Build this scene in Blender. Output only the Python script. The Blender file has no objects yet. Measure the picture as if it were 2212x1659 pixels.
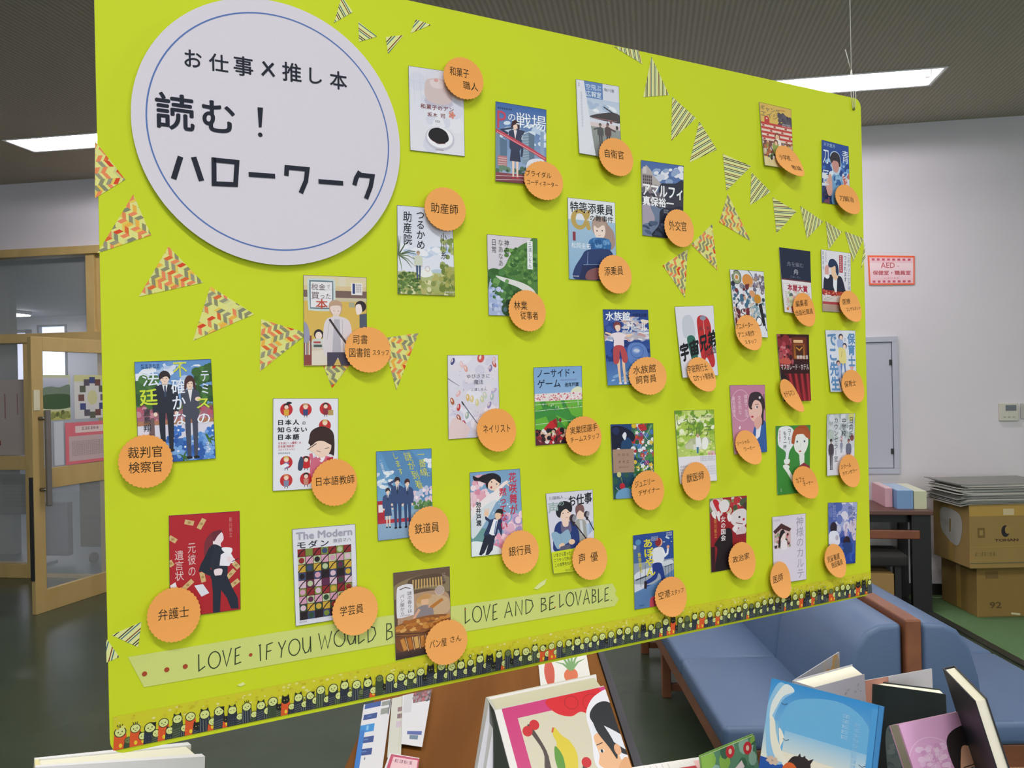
import bpy, math, random
from mathutils import Vector, Matrix
from mathutils.geometry import tessellate_polygon
R = math.radians
SC = bpy.context.scene
COL = SC.collection
# ------------------------------------------------------------------ camera
F, ROLL = 1789.0, 0.021
cam_d = bpy.data.cameras.new('camera'); cam = bpy.data.objects.new('camera', cam_d); COL.objects.link(cam)
cam_d.sensor_fit = 'HORIZONTAL'; cam_d.sensor_width = 36.0; cam_d.lens = F/2212*36
cam_d.clip_start = 0.02; cam_d.clip_end = 100
_n = math.hypot(1, ROLL)
cr, cu, cb = Vector((1, 0, -ROLL))/_n, Vector((ROLL, 0, 1))/_n, Vector((0, -1, 0))
CAM = Vector((0, 0, 1.6))
M = Matrix((cr, cu, cb)).transposed().to_4x4(); M.translation = CAM
cam.matrix_world = M
SC.camera = cam
# ------------------------------------------------------------------ light and exposure
SC.view_settings.view_transform = 'Standard'; SC.view_settings.look = 'None'
SC.view_settings.gamma = 1; SC.view_settings.use_curve_mapping = False
SC.view_settings.exposure = -0.06
SC.cycles.use_denoising = True
SC.cycles.max_bounces = 8
wd = bpy.data.worlds.new('daylight'); SC.world = wd; wd.use_nodes = True
wd.node_tree.nodes['Background'].inputs[0].default_value = (0.80, 0.88, 1.0, 1)
wd.node_tree.nodes['Background'].inputs[1].default_value = 0.50
CEIL = 3.44
TH = math.atan(-0.1656)
WE = Vector((math.cos(TH), math.sin(TH), 0)); WN = Vector((-WE.y, WE.x, 0)); WO = Vector((0, 6.525, 0))
def W(s, t, z): return WO + WE*s + WN*t + Vector((0, 0, z))
def area(loc, sx, sy, power, rot=(0, 0, 0), col=(1, .97, .93)):
    l = bpy.data.lights.new('unseen_room_light', 'AREA'); l.shape = 'RECTANGLE'; l.size = sx; l.size_y = sy
    l.energy = power; l.color = col
    o = bpy.data.objects.new('unseen_room_light', l); o.location = loc; o.rotation_euler = rot; COL.objects.link(o)
LAMPS_BACK = [(-2.2, 2.6), (0.6, 2.15), (3.2, 1.7), (-2.6, -0.4), (0.3, -0.9), (3.0, -1.3), (0.0, -3.6)]
POW = 46
for lx, ly in LAMPS_BACK: area((lx, ly, CEIL-.03), 1.2, .22, POW, (0, 0, TH))
# area lamp for daylight from unseen windows, behind and to the right of the viewer
area((2.6, -5.0, 1.7), 5.0, 1.9, 110, (R(90), 0, R(20)), (.86, .93, 1))

# ------------------------------------------------------------------ colour + materials
def lin(c): return c/12.92 if c <= .04045 else ((c+.055)/1.055)**2.4
def H3(h): return tuple(lin(int(h[i:i+2], 16)/255) for i in (0, 2, 4))
MATS = {}
def mat(name, hexcol, rough=.6, metal=0, spec=.5, noise=None, nscale=20, emit=None, estr=0, bump=0, bscale=60, trans=0, alpha=1, coat=0):
    if name in MATS: return MATS[name]
    m = bpy.data.materials.new(name); m.use_nodes = True; nt = m.node_tree; b = nt.nodes['Principled BSDF']
    c = H3(hexcol)
    b.inputs['Base Color'].default_value = (*c, 1); b.inputs['Roughness'].default_value = rough
    b.inputs['Metallic'].default_value = metal; b.inputs['Specular IOR Level'].default_value = spec
    b.inputs['Transmission Weight'].default_value = trans; b.inputs['Alpha'].default_value = alpha
    b.inputs['Coat Weight'].default_value = coat
    tc = nt.nodes.new('ShaderNodeTexCoord')
    if noise:
        n = nt.nodes.new('ShaderNodeTexNoise'); n.inputs['Scale'].default_value = nscale; n.inputs['Detail'].default_value = 5
        nt.links.new(tc.outputs['Object'], n.inputs['Vector'])
        mx = nt.nodes.new('ShaderNodeMix'); mx.data_type = 'RGBA'
        mx.inputs['A'].default_value = (*c, 1); mx.inputs['B'].default_value = (*H3(noise), 1)
        nt.links.new(n.outputs['Fac'], mx.inputs['Factor']); nt.links.new(mx.outputs['Result'], b.inputs['Base Color'])
    if bump:
        n2 = nt.nodes.new('ShaderNodeTexNoise'); n2.inputs['Scale'].default_value = bscale; n2.inputs['Detail'].default_value = 4
        nt.links.new(tc.outputs['Object'], n2.inputs['Vector'])
        bp = nt.nodes.new('ShaderNodeBump'); bp.inputs['Strength'].default_value = bump; bp.inputs['Distance'].default_value = .01
        nt.links.new(n2.outputs['Fac'], bp.inputs['Height']); nt.links.new(bp.outputs['Normal'], b.inputs['Normal'])
    if emit:
        b.inputs['Emission Color'].default_value = (*H3(emit), 1); b.inputs['Emission Strength'].default_value = estr
    MATS[name] = m; return m
def wood(name, a, b_, rough=.45, scale=(1, 1, 1)):
    if name in MATS: return MATS[name]
    m = bpy.data.materials.new(name); m.use_nodes = True; nt = m.node_tree; b = nt.nodes['Principled BSDF']
    tc = nt.nodes.new('ShaderNodeTexCoord'); mp = nt.nodes.new('ShaderNodeMapping'); mp.inputs['Scale'].default_value = scale
    n = nt.nodes.new('ShaderNodeTexNoise'); n.inputs['Scale'].default_value = 6; n.inputs['Detail'].default_value = 8; n.inputs['Distortion'].default_value = .4
    cr_ = nt.nodes.new('ShaderNodeValToRGB'); cr_.color_ramp.elements[0].position = .35; cr_.color_ramp.elements[1].position = .65
    cr_.color_ramp.elements[0].color = (*H3(a), 1); cr_.color_ramp.elements[1].color = (*H3(b_), 1)
    L = nt.links.new
    L(tc.outputs['Object'], mp.inputs['Vector']); L(mp.outputs['Vector'], n.inputs['Vector']); L(n.outputs['Fac'], cr_.inputs['Fac']); L(cr_.outputs['Color'], b.inputs['Base Color'])
    b.inputs['Roughness'].default_value = rough
    MATS[name] = m; return m
def print_mat(name, rough, coat=0, grain=.05):
    m = bpy.data.materials.new(name); m.use_nodes = True; nt = m.node_tree; b = nt.nodes['Principled BSDF']
    a = nt.nodes.new('ShaderNodeAttribute'); a.attribute_name = 'Col'
    tc = nt.nodes.new('ShaderNodeTexCoord'); n = nt.nodes.new('ShaderNodeTexNoise'); n.inputs['Scale'].default_value = 900
    hs = nt.nodes.new('ShaderNodeHueSaturation'); mr = nt.nodes.new('ShaderNodeMapRange')
    mr.inputs['To Min'].default_value = 1-grain; mr.inputs['To Max'].default_value = 1+grain
    L = nt.links.new
    L(tc.outputs['Object'], n.inputs['Vector']); L(n.outputs['Fac'], mr.inputs['Value']); L(mr.outputs['Result'], hs.inputs['Value'])
    L(a.outputs['Color'], hs.inputs['Color']); L(hs.outputs['Color'], b.inputs['Base Color'])
    b.inputs['Roughness'].default_value = rough; b.inputs['Specular IOR Level'].default_value = .3
    b.inputs['Coat Weight'].default_value = coat; b.inputs['Coat Roughness'].default_value = .25
    return m
PRINT = print_mat('printed_paper', .55); GLOSSY = print_mat('glossy_printed_jacket', .35, .3)
CARD = print_mat('coloured_card', .85)
# ------------------------------------------------------------------ objects
def tag(o, label=None, cat=None, group=None, kind=None):
    if label: o['label'] = label
    if cat: o['category'] = cat
    if group: o['group'] = group
    if kind: o['kind'] = kind
    return o
def empty(name, loc, label=None, cat=None, group=None, kind=None):
    o = bpy.data.objects.new(name, None); o.location = loc; o.empty_display_size = .05; COL.objects.link(o)
    return tag(o, label, cat, group, kind)
class MB:
    def __init__(s): s.v = []; s.f = []; s.sm = []
    def quad(s, *p):
        i = len(s.v); s.v += [Vector(q) for q in p]; s.f.append(tuple(range(i, i+len(p)))); s.sm.append(False); return s
    def box(s, c, e, ax=None, bev=0):
        """c centre, e full sizes, ax three axes"""
        ax = ax or (Vector((1, 0, 0)), Vector((0, 1, 0)), Vector((0, 0, 1))); c = Vector(c)
        X, Y, Z = [a*(d/2) for a, d in zip(ax, e)]
        if not bev:
            i = len(s.v)
            for z in (-1, 1):
                for x, y in ((-1, -1), (1, -1), (1, 1), (-1, 1)): s.v.append(c+X*x+Y*y+Z*z)
            for f in ((0, 3, 2, 1), (4, 5, 6, 7), (0, 1, 5, 4), (1, 2, 6, 5), (2, 3, 7, 6), (3, 0, 4, 7)):
                s.f.append(tuple(i+k for k in f)); s.sm.append(False)
        else:
            import bmesh
            bm = bmesh.new(); bmesh.ops.create_cube(bm, size=1)
            for v in bm.verts: v.co = Vector((v.co.x*e[0], v.co.y*e[1], v.co.z*e[2]))
            bmesh.ops.bevel(bm, geom=bm.edges[:], offset=bev, segments=4 if bev > .012 else 2, profile=.5, affect='EDGES')
            i = len(s.v); bm.verts.index_update()
            for v in bm.verts: s.v.append(c+ax[0]*v.co.x+ax[1]*v.co.y+ax[2]*v.co.z)
            for f in bm.faces: s.f.append(tuple(i+q.index for q in f.verts)); s.sm.append(bev > .012)
            bm.free()
        return s
    def tube(s, pts, r, n=10, cap=True):
        pts = [Vector(p) for p in pts]; rs = r if isinstance(r, (list, tuple)) else [r]*len(pts); i0 = len(s.v); up = None
        for k, p in enumerate(pts):
            d = (pts[min(k+1, len(pts)-1)]-pts[max(k-1, 0)]).normalized()
            if up is None: up = Vector((0, 0, 1)) if abs(d.z) < .9 else Vector((1, 0, 0))
            a = d.cross(up).normalized(); b = a.cross(d).normalized(); up = b
            for j in range(n):
                t = 2*math.pi*j/n; s.v.append(p+a*(rs[k]*math.cos(t))+b*(rs[k]*math.sin(t)))
        for k in range(len(pts)-1):
            for j in range(n):
                q = i0+k*n; s.f.append((q+j, q+(j+1) % n, q+n+(j+1) % n, q+n+j)); s.sm.append(True)
        if cap:
            s.f.append(tuple(i0+j for j in range(n))[::-1]); s.sm.append(False)
            e = i0+(len(pts)-1)*n; s.f.append(tuple(e+j for j in range(n))); s.sm.append(False)
        return s
    def prism(s, prof, d0, d1, fn):
        """profile list of (a,b) swept between depths d0,d1; fn(a,b,d)->world"""
        n = len(prof); i = len(s.v)
        for d in (d0, d1):
            for a, b in prof: s.v.append(Vector(fn(a, b, d)))
        s.f.append(tuple(i+k for k in range(n))); s.sm.append(False)
        s.f.append(tuple(i+n+k for k in range(n))[::-1]); s.sm.append(False)
        for k in range(n):
            s.f.append((i+k, i+n+k, i+n+(k+1) % n, i+(k+1) % n)); s.sm.append(False)
        return s
    def build(s, name, m, parent=None, label=None, cat=None, group=None, kind=None, origin=None, smooth=None):
        if parent is not None:
            o0 = Vector(parent.location); q = parent.parent
            while q: o0 += Vector(q.location); q = q.parent
        else:
            if origin is None:
                xs = [v.x for v in s.v]; ys = [v.y for v in s.v]; zs = [v.z for v in s.v]
                origin = Vector(((min(xs)+max(xs))/2, (min(ys)+max(ys))/2, min(zs)))
            o0 = Vector(origin)
        me = bpy.data.meshes.new(name); me.from_pydata([tuple(v-o0) for v in s.v], [], s.f)
        me.polygons.foreach_set('use_smooth', s.sm if smooth is None else [smooth]*len(s.f))
        import bmesh
        bm = bmesh.new(); bm.from_mesh(me); bmesh.ops.recalc_face_normals(bm, faces=bm.faces); bm.to_mesh(me); bm.free()
        me.materials.append(m); me.update()
        o = bpy.data.objects.new(name, me); COL.objects.link(o)
        if parent is not None: o.parent = parent
        else: o.location = o0
        return tag(o, label, cat, group, kind)
# ------------------------------------------------------------------ text outlines
_tc = bpy.data.curves.new('lettering_outline', 'FONT'); _to = bpy.data.objects.new('lettering_outline', _tc); COL.objects.link(_to)
_tcache = {}
def glyphs(s, bold=0, space=1.0, res=2):
    k = (s, bold, space, res)
    if k in _tcache: return _tcache[k]
    _tc.body = s; _tc.offset = 0; _tc.space_character = space; _tc.resolution_u = res
    bpy.context.view_layer.update()
    dg = bpy.context.evaluated_depsgraph_get()
    me = bpy.data.meshes.new_from_object(_to.evaluated_get(dg)); me.calc_loop_triangles()
    V = [(v.co.x, v.co.y) for v in me.vertices]; T = [[tuple(t.vertices) for t in me.loop_triangles]]
    bpy.data.meshes.remove(me)
    if V:
        x0 = min(p[0] for p in V); x1 = max(p[0] for p in V); y0 = min(p[1] for p in V); y1 = max(p[1] for p in V)
    else: x0 = y0 = 0; x1 = y1 = 1
    if bold >= .008 and V:   # heavier strokes: the outline laid down several times, slightly shifted
        n = len(V); V2 = []; T2 = []
        for j, (dx, dy) in enumerate([(1, 0), (-1, 0), (.2, .9), (-.2, -.9)] + ([(0, 0)] if bold > .024 else [])):
            V2 += [(p[0]+dx*bold, p[1]+dy*bold) for p in V]; T2.append([tuple(q+j*n for q in t) for t in T[0]])
        V, T = V2, T2
    _tcache[k] = (V, T, (x0, y0, x1, y1)); return _tcache[k]
# ------------------------------------------------------------------ flat print, drawn as coloured shapes
def clip_half(P, ax, val, keep_less):
    out = []; n = len(P)
    for i in range(n):
        a, b = P[i], P[(i+1) % n]
        ia = (a[ax] <= val) if keep_less else (a[ax] >= val); ib = (b[ax] <= val) if keep_less else (b[ax] >= val)
        if ia: out.append(a)
        if ia != ib:
            t = (val-a[ax])/(b[ax]-a[ax]); out.append(tuple(p+(q-p)*t for p, q in zip(a, b)))
    return out
class Canvas:
    def __init__(s, w=100., h=140., clip=True, seed=1):
        s.w, s.h, s.clip = w, h, clip; s.items = []; s.z = 0; s.rnd = random.Random(seed)
    def _c(s, c): return H3(c) if isinstance(c, str) else c
    def tri(s, pts, cols, tris):
        for t in tris:
            P = [(*pts[i], *cols[i]) for i in t]
            if s.clip:
                for ax, val, less in ((0, 0, False), (0, s.w, True), (1, 0, False), (1, s.h, True)):
                    if any((p[ax] > val) if less else (p[ax] < val) for p in P): P = clip_half(P, ax, val, less)
                    if len(P) < 3: break
                if len(P) < 3: continue
            s.items.append((s.z, P))
    def poly(s, pts, col, step=True, cols=None):
        if step: s.z += 1
        c = s._c(col) if col else None
        cols = [s._c(q) for q in cols] if cols else [c]*len(pts)
        tr = tessellate_polygon([[Vector((p[0], p[1], 0)) for p in pts]])
        s.tri(pts, cols, tr); return s
    def rect(s, x0, y0, x1, y1, col, bot=None, right=None):
        if bot: return s.poly([(x0, y0), (x1, y0), (x1, y1), (x0, y1)], None, cols=[col, col, bot, bot])
        if right: return s.poly([(x0, y0), (x1, y0), (x1, y1), (x0, y1)], None, cols=[col, right, right, col])
        return s.poly([(x0, y0), (x1, y0), (x1, y1), (x0, y1)], col)
    def bg(s, col, bot=None): return s.rect(0, 0, s.w, s.h, col, bot)
    def ell(s, cx, cy, rx, ry=None, col='000000', rot=0, n=24, a0=0, a1=360, step=True):
        ry = rx if ry is None else ry; c, q = math.cos(R(rot)), math.sin(R(rot)); P = []
        full = (a1-a0) >= 360
        for k in range(n if full else n+1):
            t = R(a0+(a1-a0)*k/n); x, y = rx*math.cos(t), ry*math.sin(t)
            P.append((cx+x*c-y*q, cy+x*q+y*c))
        return s.poly(P, col, step)
    def ring(s, cx, cy, r, w, col, ry=None, n=40, a0=0, a1=360):
        ry = ry or r
        pts = [(cx+r*math.cos(R(a0+(a1-a0)*k/n)), cy+ry*math.sin(R(a0+(a1-a0)*k/n))) for k in range(n+1)]
        return s.line(pts, w, col)
    def line(s, pts, w, col, w1=None):
        s.z += 1; c = s._c(col); n = len(pts); ws = [w+((w1 if w1 is not None else w)-w)*k/max(1, n-1) for k in range(n)]
        L, Rr = [], []
        for k in range(n):
            a = pts[max(k-1, 0)]; b = pts[min(k+1, n-1)]; dx, dy = b[0]-a[0], b[1]-a[1]; d = math.hypot(dx, dy) or 1
            m = 1.0
            if 0 < k < n-1:   # mitred corner
                p = pts[k]; e1 = math.hypot(p[0]-a[0], p[1]-a[1]) or 1; e2 = math.hypot(b[0]-p[0], b[1]-p[1]) or 1
                ux, uy = (p[0]-a[0])/e1, (p[1]-a[1])/e1; tx, ty = ux+(b[0]-p[0])/e2, uy+(b[1]-p[1])/e2; tl = math.hypot(tx, ty)
                if tl > .3: dx, dy, d = tx, ty, tl; m = 1/max(.45, (tx*ux+ty*uy)/tl)
            nx, ny = -dy/d*ws[k]/2*m, dx/d*ws[k]/2*m
            L.append((pts[k][0]+nx, pts[k][1]+ny)); Rr.append((pts[k][0]-nx, pts[k][1]-ny))
        for k in range(n-1):
            s.tri([L[k], L[k+1], Rr[k+1], Rr[k]], [c]*4, [(0, 1, 2), (0, 2, 3)])
        return s
    def curve(s, pts, col, closed=True, n=5, w=None, w1=None):
        """smooth Catmull-Rom outline: filled if closed, else a stroke of width w"""
        P = []; m = len(pts)
        rng = range(m) if closed else range(m-1)
        for i in rng:
            g = (lambda k: pts[k % m]) if closed else (lambda k: pts[min(max(k, 0), m-1)])
            p0, p1, p2, p3 = g(i-1), g(i), g(i+1), g(i+2)
            for j in range(n):
                t = j/n
                P.append(tuple(.5*((2*b)+(-a+c)*t+(2*a-5*b+4*c-d)*t*t+(-a+3*b-3*c+d)*t**3) for a, b, c, d in zip(p0, p1, p2, p3)))
        if not closed: P.append(pts[-1]); return s.line(P, w, col, w1)
        return s.poly(P, col)
    def blobs(s, x0, y0, x1, y1, cols, n, r, asp=1.0, rot=0, k=8):
        for i in range(n):
            if i % 12 == 0: s.z += 1
            x = s.rnd.uniform(x0, x1); y = s.rnd.uniform(y0, y1); q = r*s.rnd.uniform(.5, 1.3)
            s.z += .08
            s.ell(x, y, q, q*asp, s.rnd.choice(cols), rot+s.rnd.uniform(-25, 25), n=k, step=False)
        return s
    def text(s, t, x0, y0, x1, y1, col, bold=0, vert=False, space=1.0, skew=0, keep=False):
        """lettering fitted into the box x0,y0 (top left) .. x1,y1; vert = set top to bottom"""
        s.z += 1; c = s._c(col)
        if vert:
            n = len(t); ch = (y1-y0)/n; w = x1-x0
            for i, g in enumerate(t):
                if g == ' ': continue
                V, T, b = glyphs(g, bold)
                if g in 'ー―…|':
                    cx, cy = (x0+x1)/2, y0+(i+.5)*ch; mx, my = (b[0]+b[2])/2, (b[1]+b[3])/2
                    P = [(cx+(p[1]-my)*w, cy+(p[0]-mx)*ch) for p in V]
                else:
                    em = 1.0; P = [(x0+(p[0])/em*w, y0+(i+1)*ch-(p[1]+.12)*ch) for p in V]
                if skew: P = [(p[0]+(p[1]-y0)*skew, p[1]) for p in P]
                s.glyph_tris(P, c, T)
            return s
        V, T, b = glyphs(t, bold, space)
        sx = (x1-x0)/max(1e-6, b[2]-b[0]); sy = (y1-y0)/max(1e-6, b[3]-b[1])
        if keep: sy = min(sx, sy); 
        P = [(x0+(p[0]-b[0])*sx, y1-(p[1]-b[1])*sy) for p in V]
        if skew: P = [(p[0], p[1]+(p[0]-x0)*skew) for p in P]
        s.glyph_tris(P, c, T); return s
    def glyph_tris(s, P, c, T):
        z = s.z
        for k, g in enumerate(T): s.z = z+k*.15; s.tri(P, [c]*len(P), g)
        s.z = z
    def scrib(s, x0, y0, x1, y1, col, rows=1, cw=3.0):
        """print too small to read: rows of short strokes"""
        s.z += 1; c = s._c(col); rh = (y1-y0)/rows
        for r_ in range(rows):
            x = x0; ya = y0+r_*rh
            while x < x1-cw*.5:
                w = cw*.75; hgt = rh*.62
                for q in range(3):
                    yy = ya+hgt*q/2.2; P = [(x, yy), (x+w, yy), (x+w, yy+hgt*.16), (x, yy+hgt*.16)]
                    s.tri(P, [c]*4, [(0, 1, 2), (0, 2, 3)])
                xx = x+w*s.rnd.choice((.1, .45, .75)); P = [(xx, ya), (xx+w*.18, ya), (xx+w*.18, ya+hgt), (xx, ya+hgt)]
                s.tri(P, [c]*4, [(0, 1, 2), (0, 2, 3)])
                x += cw
        return s
    def build(s, name, fn, m, parent=None, base=0., step=6e-6, bands=None, origin=None, **kw):
        """fn(u,v,extra)->world point; extra = height above the sheet"""
        verts, faces, cols, idx = [], [], [], {}
        if parent is not None:
            o0 = Vector(parent.location); q = parent.parent
            while q: o0 += Vector(q.location); q = q.parent
        else: o0 = Vector(origin)
        for z, P in s.items:
            parts = [P]
            if bands:
                parts = []
                lo = min(p[1] for p in P); hi = max(p[1] for p in P)
                for b in range(bands):
                    a0, a1 = s.h*b/bands, s.h*(b+1)/bands
                    if (hi < a0 and b) or (lo > a1 and b < bands-1): continue
                    Q = P
                    if lo < a0 and b: Q = clip_half(Q, 1, a0, False)
                    if len(Q) > 2 and hi > a1 and b < bands-1: Q = clip_half(Q, 1, a1, True)
                    if len(Q) > 2: parts.append(Q)
            for Q in parts:
                f = []
                for p in Q:
                    key = (round(p[0], 4), round(p[1], 4), z)
                    if key not in idx:
                        idx[key] = len(verts); verts.append(tuple(fn(p[0]/s.w, p[1]/s.h, base+z*step)-o0))
                    f.append(idx[key])
                if len(set(f)) < 3: continue
                faces.append(f); cols += [(*p[2:5], 1.0) for p in Q]
        good = []; gc = []; k = 0
        for f in faces:
            n = len(f); keep = []
            for q in range(n):
                if f[q] not in [f[w_] for w_ in keep]: keep.append(q)
            if len(keep) > 2: good.append([f[q] for q in keep]); gc += [cols[k+q] for q in keep]
            k += n
        me = bpy.data.meshes.new(name); me.from_pydata(verts, [], good)
        at = me.color_attributes.new('Col', 'FLOAT_COLOR', 'CORNER')
        at.data.foreach_set('color', [x for c in gc for x in c])
        me.materials.append(m); me.update()
        o = bpy.data.objects.new(name, me); COL.objects.link(o)
        if parent is not None: o.parent = parent
        else: o.location = o0
        return tag(o, kw.get('label'), kw.get('cat'), kw.get('group'), kw.get('kind'))
def solid(o, t, off=-1):
    md = o.modifiers.new('thickness', 'SOLIDIFY'); md.thickness = t; md.offset = off; return o
# ------------------------------------------------------------------ pixel -> place
def ray(x, y):
    u, v = x-1106, 829.5-y
    return Vector(((u+ROLL*v)/_n, F, (-ROLL*u+v)/_n))
def on_plane(x, y, P, N):
    d = ray(x, y); return CAM+d*((P-CAM).dot(N)/d.dot(N))
BX = Vector((.8757, .4830, 0)).normalized(); BN = Vector((BX.y, -BX.x, 0)); BO = Vector((-.3916, .792, 1.2525))
BW, BH = 1.0925, .789
def board(bx, by, bz=0.): return BO+BX*bx+Vector((0, 0, by))+BN*bz
def p2b(x, y, bz=0.):
    p = on_plane(x, y, BO+BN*bz, BN)-BO; return p.dot(BX), p.z
# ================================================================== the room
def wallmat():
    m = mat('wall_paint', 'e6e1e4', .8, noise='dfdade', nscale=3, bump=.08, bscale=350); return m
WALL = wallmat()
WOODF = wood('pale_wood_frame', 'bfa469', 'b49a5e', .45, (1, 1, .3))
WAX = (WE, WN, Vector((0, 0, 1)))
def wbox(mb, s0, s1, t0, t1, z0, z1, bev=0): return mb.box(W((s0+s1)/2, (t0+t1)/2, (z0+z1)/2), (s1-s0, t1-t0, z1-z0), WAX, bev)
def floor_mat():
    m = bpy.data.materials.new('dark_green_vinyl'); m.use_nodes = True; nt = m.node_tree; b = nt.nodes['Principled BSDF']; L = nt.links.new
    tc = nt.nodes.new('ShaderNodeTexCoord'); n = nt.nodes.new('ShaderNodeTexNoise'); n.inputs['Scale'].default_value = 2.5; n.inputs['Detail'].default_value = 7
    cr_ = nt.nodes.new('ShaderNodeValToRGB'); cr_.color_ramp.elements[0].color = (*H3('323c2d'), 1); cr_.color_ramp.elements[1].color = (*H3('414d3c'), 1)
    L(tc.outputs['Object'], n.inputs['Vector']); L(n.outputs['Fac'], cr_.inputs['Fac']); L(cr_.outputs['Color'], b.inputs['Base Color'])
    n2 = nt.nodes.new('ShaderNodeTexNoise'); n2.inputs['Scale'].default_value = 9
    bp = nt.nodes.new('ShaderNodeBump'); bp.inputs['Strength'].default_value = .05; L(tc.outputs['Object'], n2.inputs['Vector']); L(n2.outputs['Fac'], bp.inputs['Height']); L(bp.outputs['Normal'], b.inputs['Normal'])
    b.inputs['Roughness'].default_value = .24; b.inputs['Specular IOR Level'].default_value = .22; return m
def ceil_mat():
    m = bpy.data.materials.new('ribbed_ceiling_board'); m.use_nodes = True; nt = m.node_tree; b = nt.nodes['Principled BSDF']; L = nt.links.new
    tc = nt.nodes.new('ShaderNodeTexCoord'); mp = nt.nodes.new('ShaderNodeMapping'); mp.inputs['Rotation'].default_value = (0, 0, -TH)
    w = nt.nodes.new('ShaderNodeTexWave'); w.wave_type = 'BANDS'; w.bands_direction = 'X'; w.inputs['Scale'].default_value = 11; w.inputs['Distortion'].default_value = .6; w.inputs['Detail'].default_value = 2; w.inputs['Detail Scale'].default_value = 3
    cr_ = nt.nodes.new('ShaderNodeValToRGB'); cr_.color_ramp.elements[0].color = (*H3('a39b8a'), 1); cr_.color_ramp.elements[1].color = (*H3('bab0a0'), 1)
    L(tc.outputs['Object'], mp.inputs['Vector']); L(mp.outputs['Vector'], w.inputs['Vector']); L(w.outputs['Fac'], cr_.inputs['Fac']); L(cr_.outputs['Color'], b.inputs['Base Color'])
    bp = nt.nodes.new('ShaderNodeBump'); bp.inputs['Strength'].default_value = .35; bp.inputs['Distance'].default_value = .005
    L(w.outputs['Fac'], bp.inputs['Height']); L(bp.outputs['Normal'], b.inputs['Normal']); b.inputs['Roughness'].default_value = .9
    return m
FL = MB().box((0, 2.5, -.05), (22, 21, .1)).build('floor', floor_mat(), kind='structure', origin=(0, 0, 0))
# ceiling with openings for the recessed fluorescent fittings in view
LAMPS = [(2.03, 5.20), (-2.98, 6.03), (-.50, 5.62)]
LW, LL = .30, 1.27
def W2(p):  # world xy -> wall coords
    d = Vector((p[0], p[1], 0))-WO; return d.dot(WE), d.dot(WN)
cs = sorted(W2((x, y)) for x, y in LAMPS)
tc_ = sum(c[1] for c in cs)/3; cs = [(c[0], tc_) for c in cs]
cl = MB()
def cbox(s0, s1, t0, t1): wbox(cl, s0, s1, t0, t1, CEIL, CEIL+.02)
cbox(-11, 11, -14, tc_-LW/2); cbox(-11, 11, tc_+LW/2, .06)
edge = -11
for s, t in cs: cbox(edge, s-LL/2, tc_-LW/2, tc_+LW/2); edge = s+LL/2
cbox(edge, 11, tc_-LW/2, tc_+LW/2)
cl.build('ceiling', ceil_mat(), kind='structure', origin=(0, 0, CEIL))
TUBE = mat('lit_fluorescent_tube', 'ffffff', emit='fff8ff', estr=60); REFL = mat('white_enamel_reflector', 'f4f4f2', .35)
DARK = mat('dark_metal', '1d1b1a', .5); METAL = mat('brushed_steel', '8d8a84', .35, 1)
for i, (s, t) in enumerate(cs):
    lab = ['recessed twin tube ceiling light at the far left, cut off by the yellow board', 'recessed twin tube ceiling light hidden behind the top of the yellow board', 'recessed twin tube ceiling light above the board\'s right corner'][i]
    o = empty('ceiling_light', W(s, t, CEIL), lab, 'ceiling light', 'recessed ceiling lights')
    b = MB(); wbox(b, s-LL/2, s+LL/2, t-LW/2, t+LW/2, CEIL+.10, CEIL+.11)
    for a in (-1, 1):
        wbox(b, s-LL/2, s+LL/2, t+a*(LW/2-.004)-.004, t+a*(LW/2-.004)+.004, CEIL-.004, CEIL+.10)
        wbox(b, s+a*(LL/2-.004)-.004, s+a*(LL/2-.004)+.004, t-LW/2, t+LW/2, CEIL-.004, CEIL+.10)
    b.prism([(-.045, .10), (.045, .10), (0, .045)], s-LL/2+.03, s+LL/2-.03, lambda a_, b_, d, t=t: W(d, t+a_, CEIL+b_))
    b.build('reflector', REFL, o)
    f = MB()
    for a in (-1, 1):
        wbox(f, s-LL/2-.012, s+LL/2+.012, t+a*(LW/2+.006)-.006, t+a*(LW/2+.006)+.006, CEIL-.006, CEIL-.001)
        wbox(f, s+a*(LL/2+.006)-.006, s+a*(LL/2+.006)+.006, t-LW/2, t+LW/2, CEIL-.006, CEIL-.001)
    f.build('trim_frame', REFL, o)
    for a in (-.085, .085):
        for q in (-1, 1):
            e = MB(); wbox(e, s+q*(LL/2-.03)-.014, s+q*(LL/2-.03)+.014, t+a-.02, t+a+.02, CEIL+.025, CEIL+.09); e.build('lamp_holder', REFL, o)
        MB().tube([W(s-LL/2+.045, t+a, CEIL+.05), W(s+LL/2-.045, t+a, CEIL+.05)], .019, 14).build('fluorescent_tube', TUBE, o)
# back wall: solid from the door jamb to the right, plus the strip above the glazed door front
wb = MB(); wbox(wb, -3.12, 9, 0, .14, 0, CEIL); wbox(wb, -9, -3.12, 0, .14, 2.84, CEIL); wbox(wb, -9, -7.2, 0, .14, 0, 2.84)
wb.build('wall_back', WALL, kind='structure', origin=WO)
bb = MB(); wbox(bb, -3.05, 9, -.012, 0, 0, .085); bb.build('baseboard_back', DARK, kind='structure')
# green carpet tiles on the right and the dark strip that edges them
MB().box((6.6, 2.2, .003), (7.6, 14, .006)).build('floor_carpet', mat('green_carpet', '5f8150', .95, noise='557548', nscale=30, bump=.3, bscale=300), kind='structure')
MB().box((2.775, 2.2, .005), (.055, 14, .010)).build('trim_1', mat('dark_edge_strip', '2c2f27', .5), kind='structure')
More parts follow.
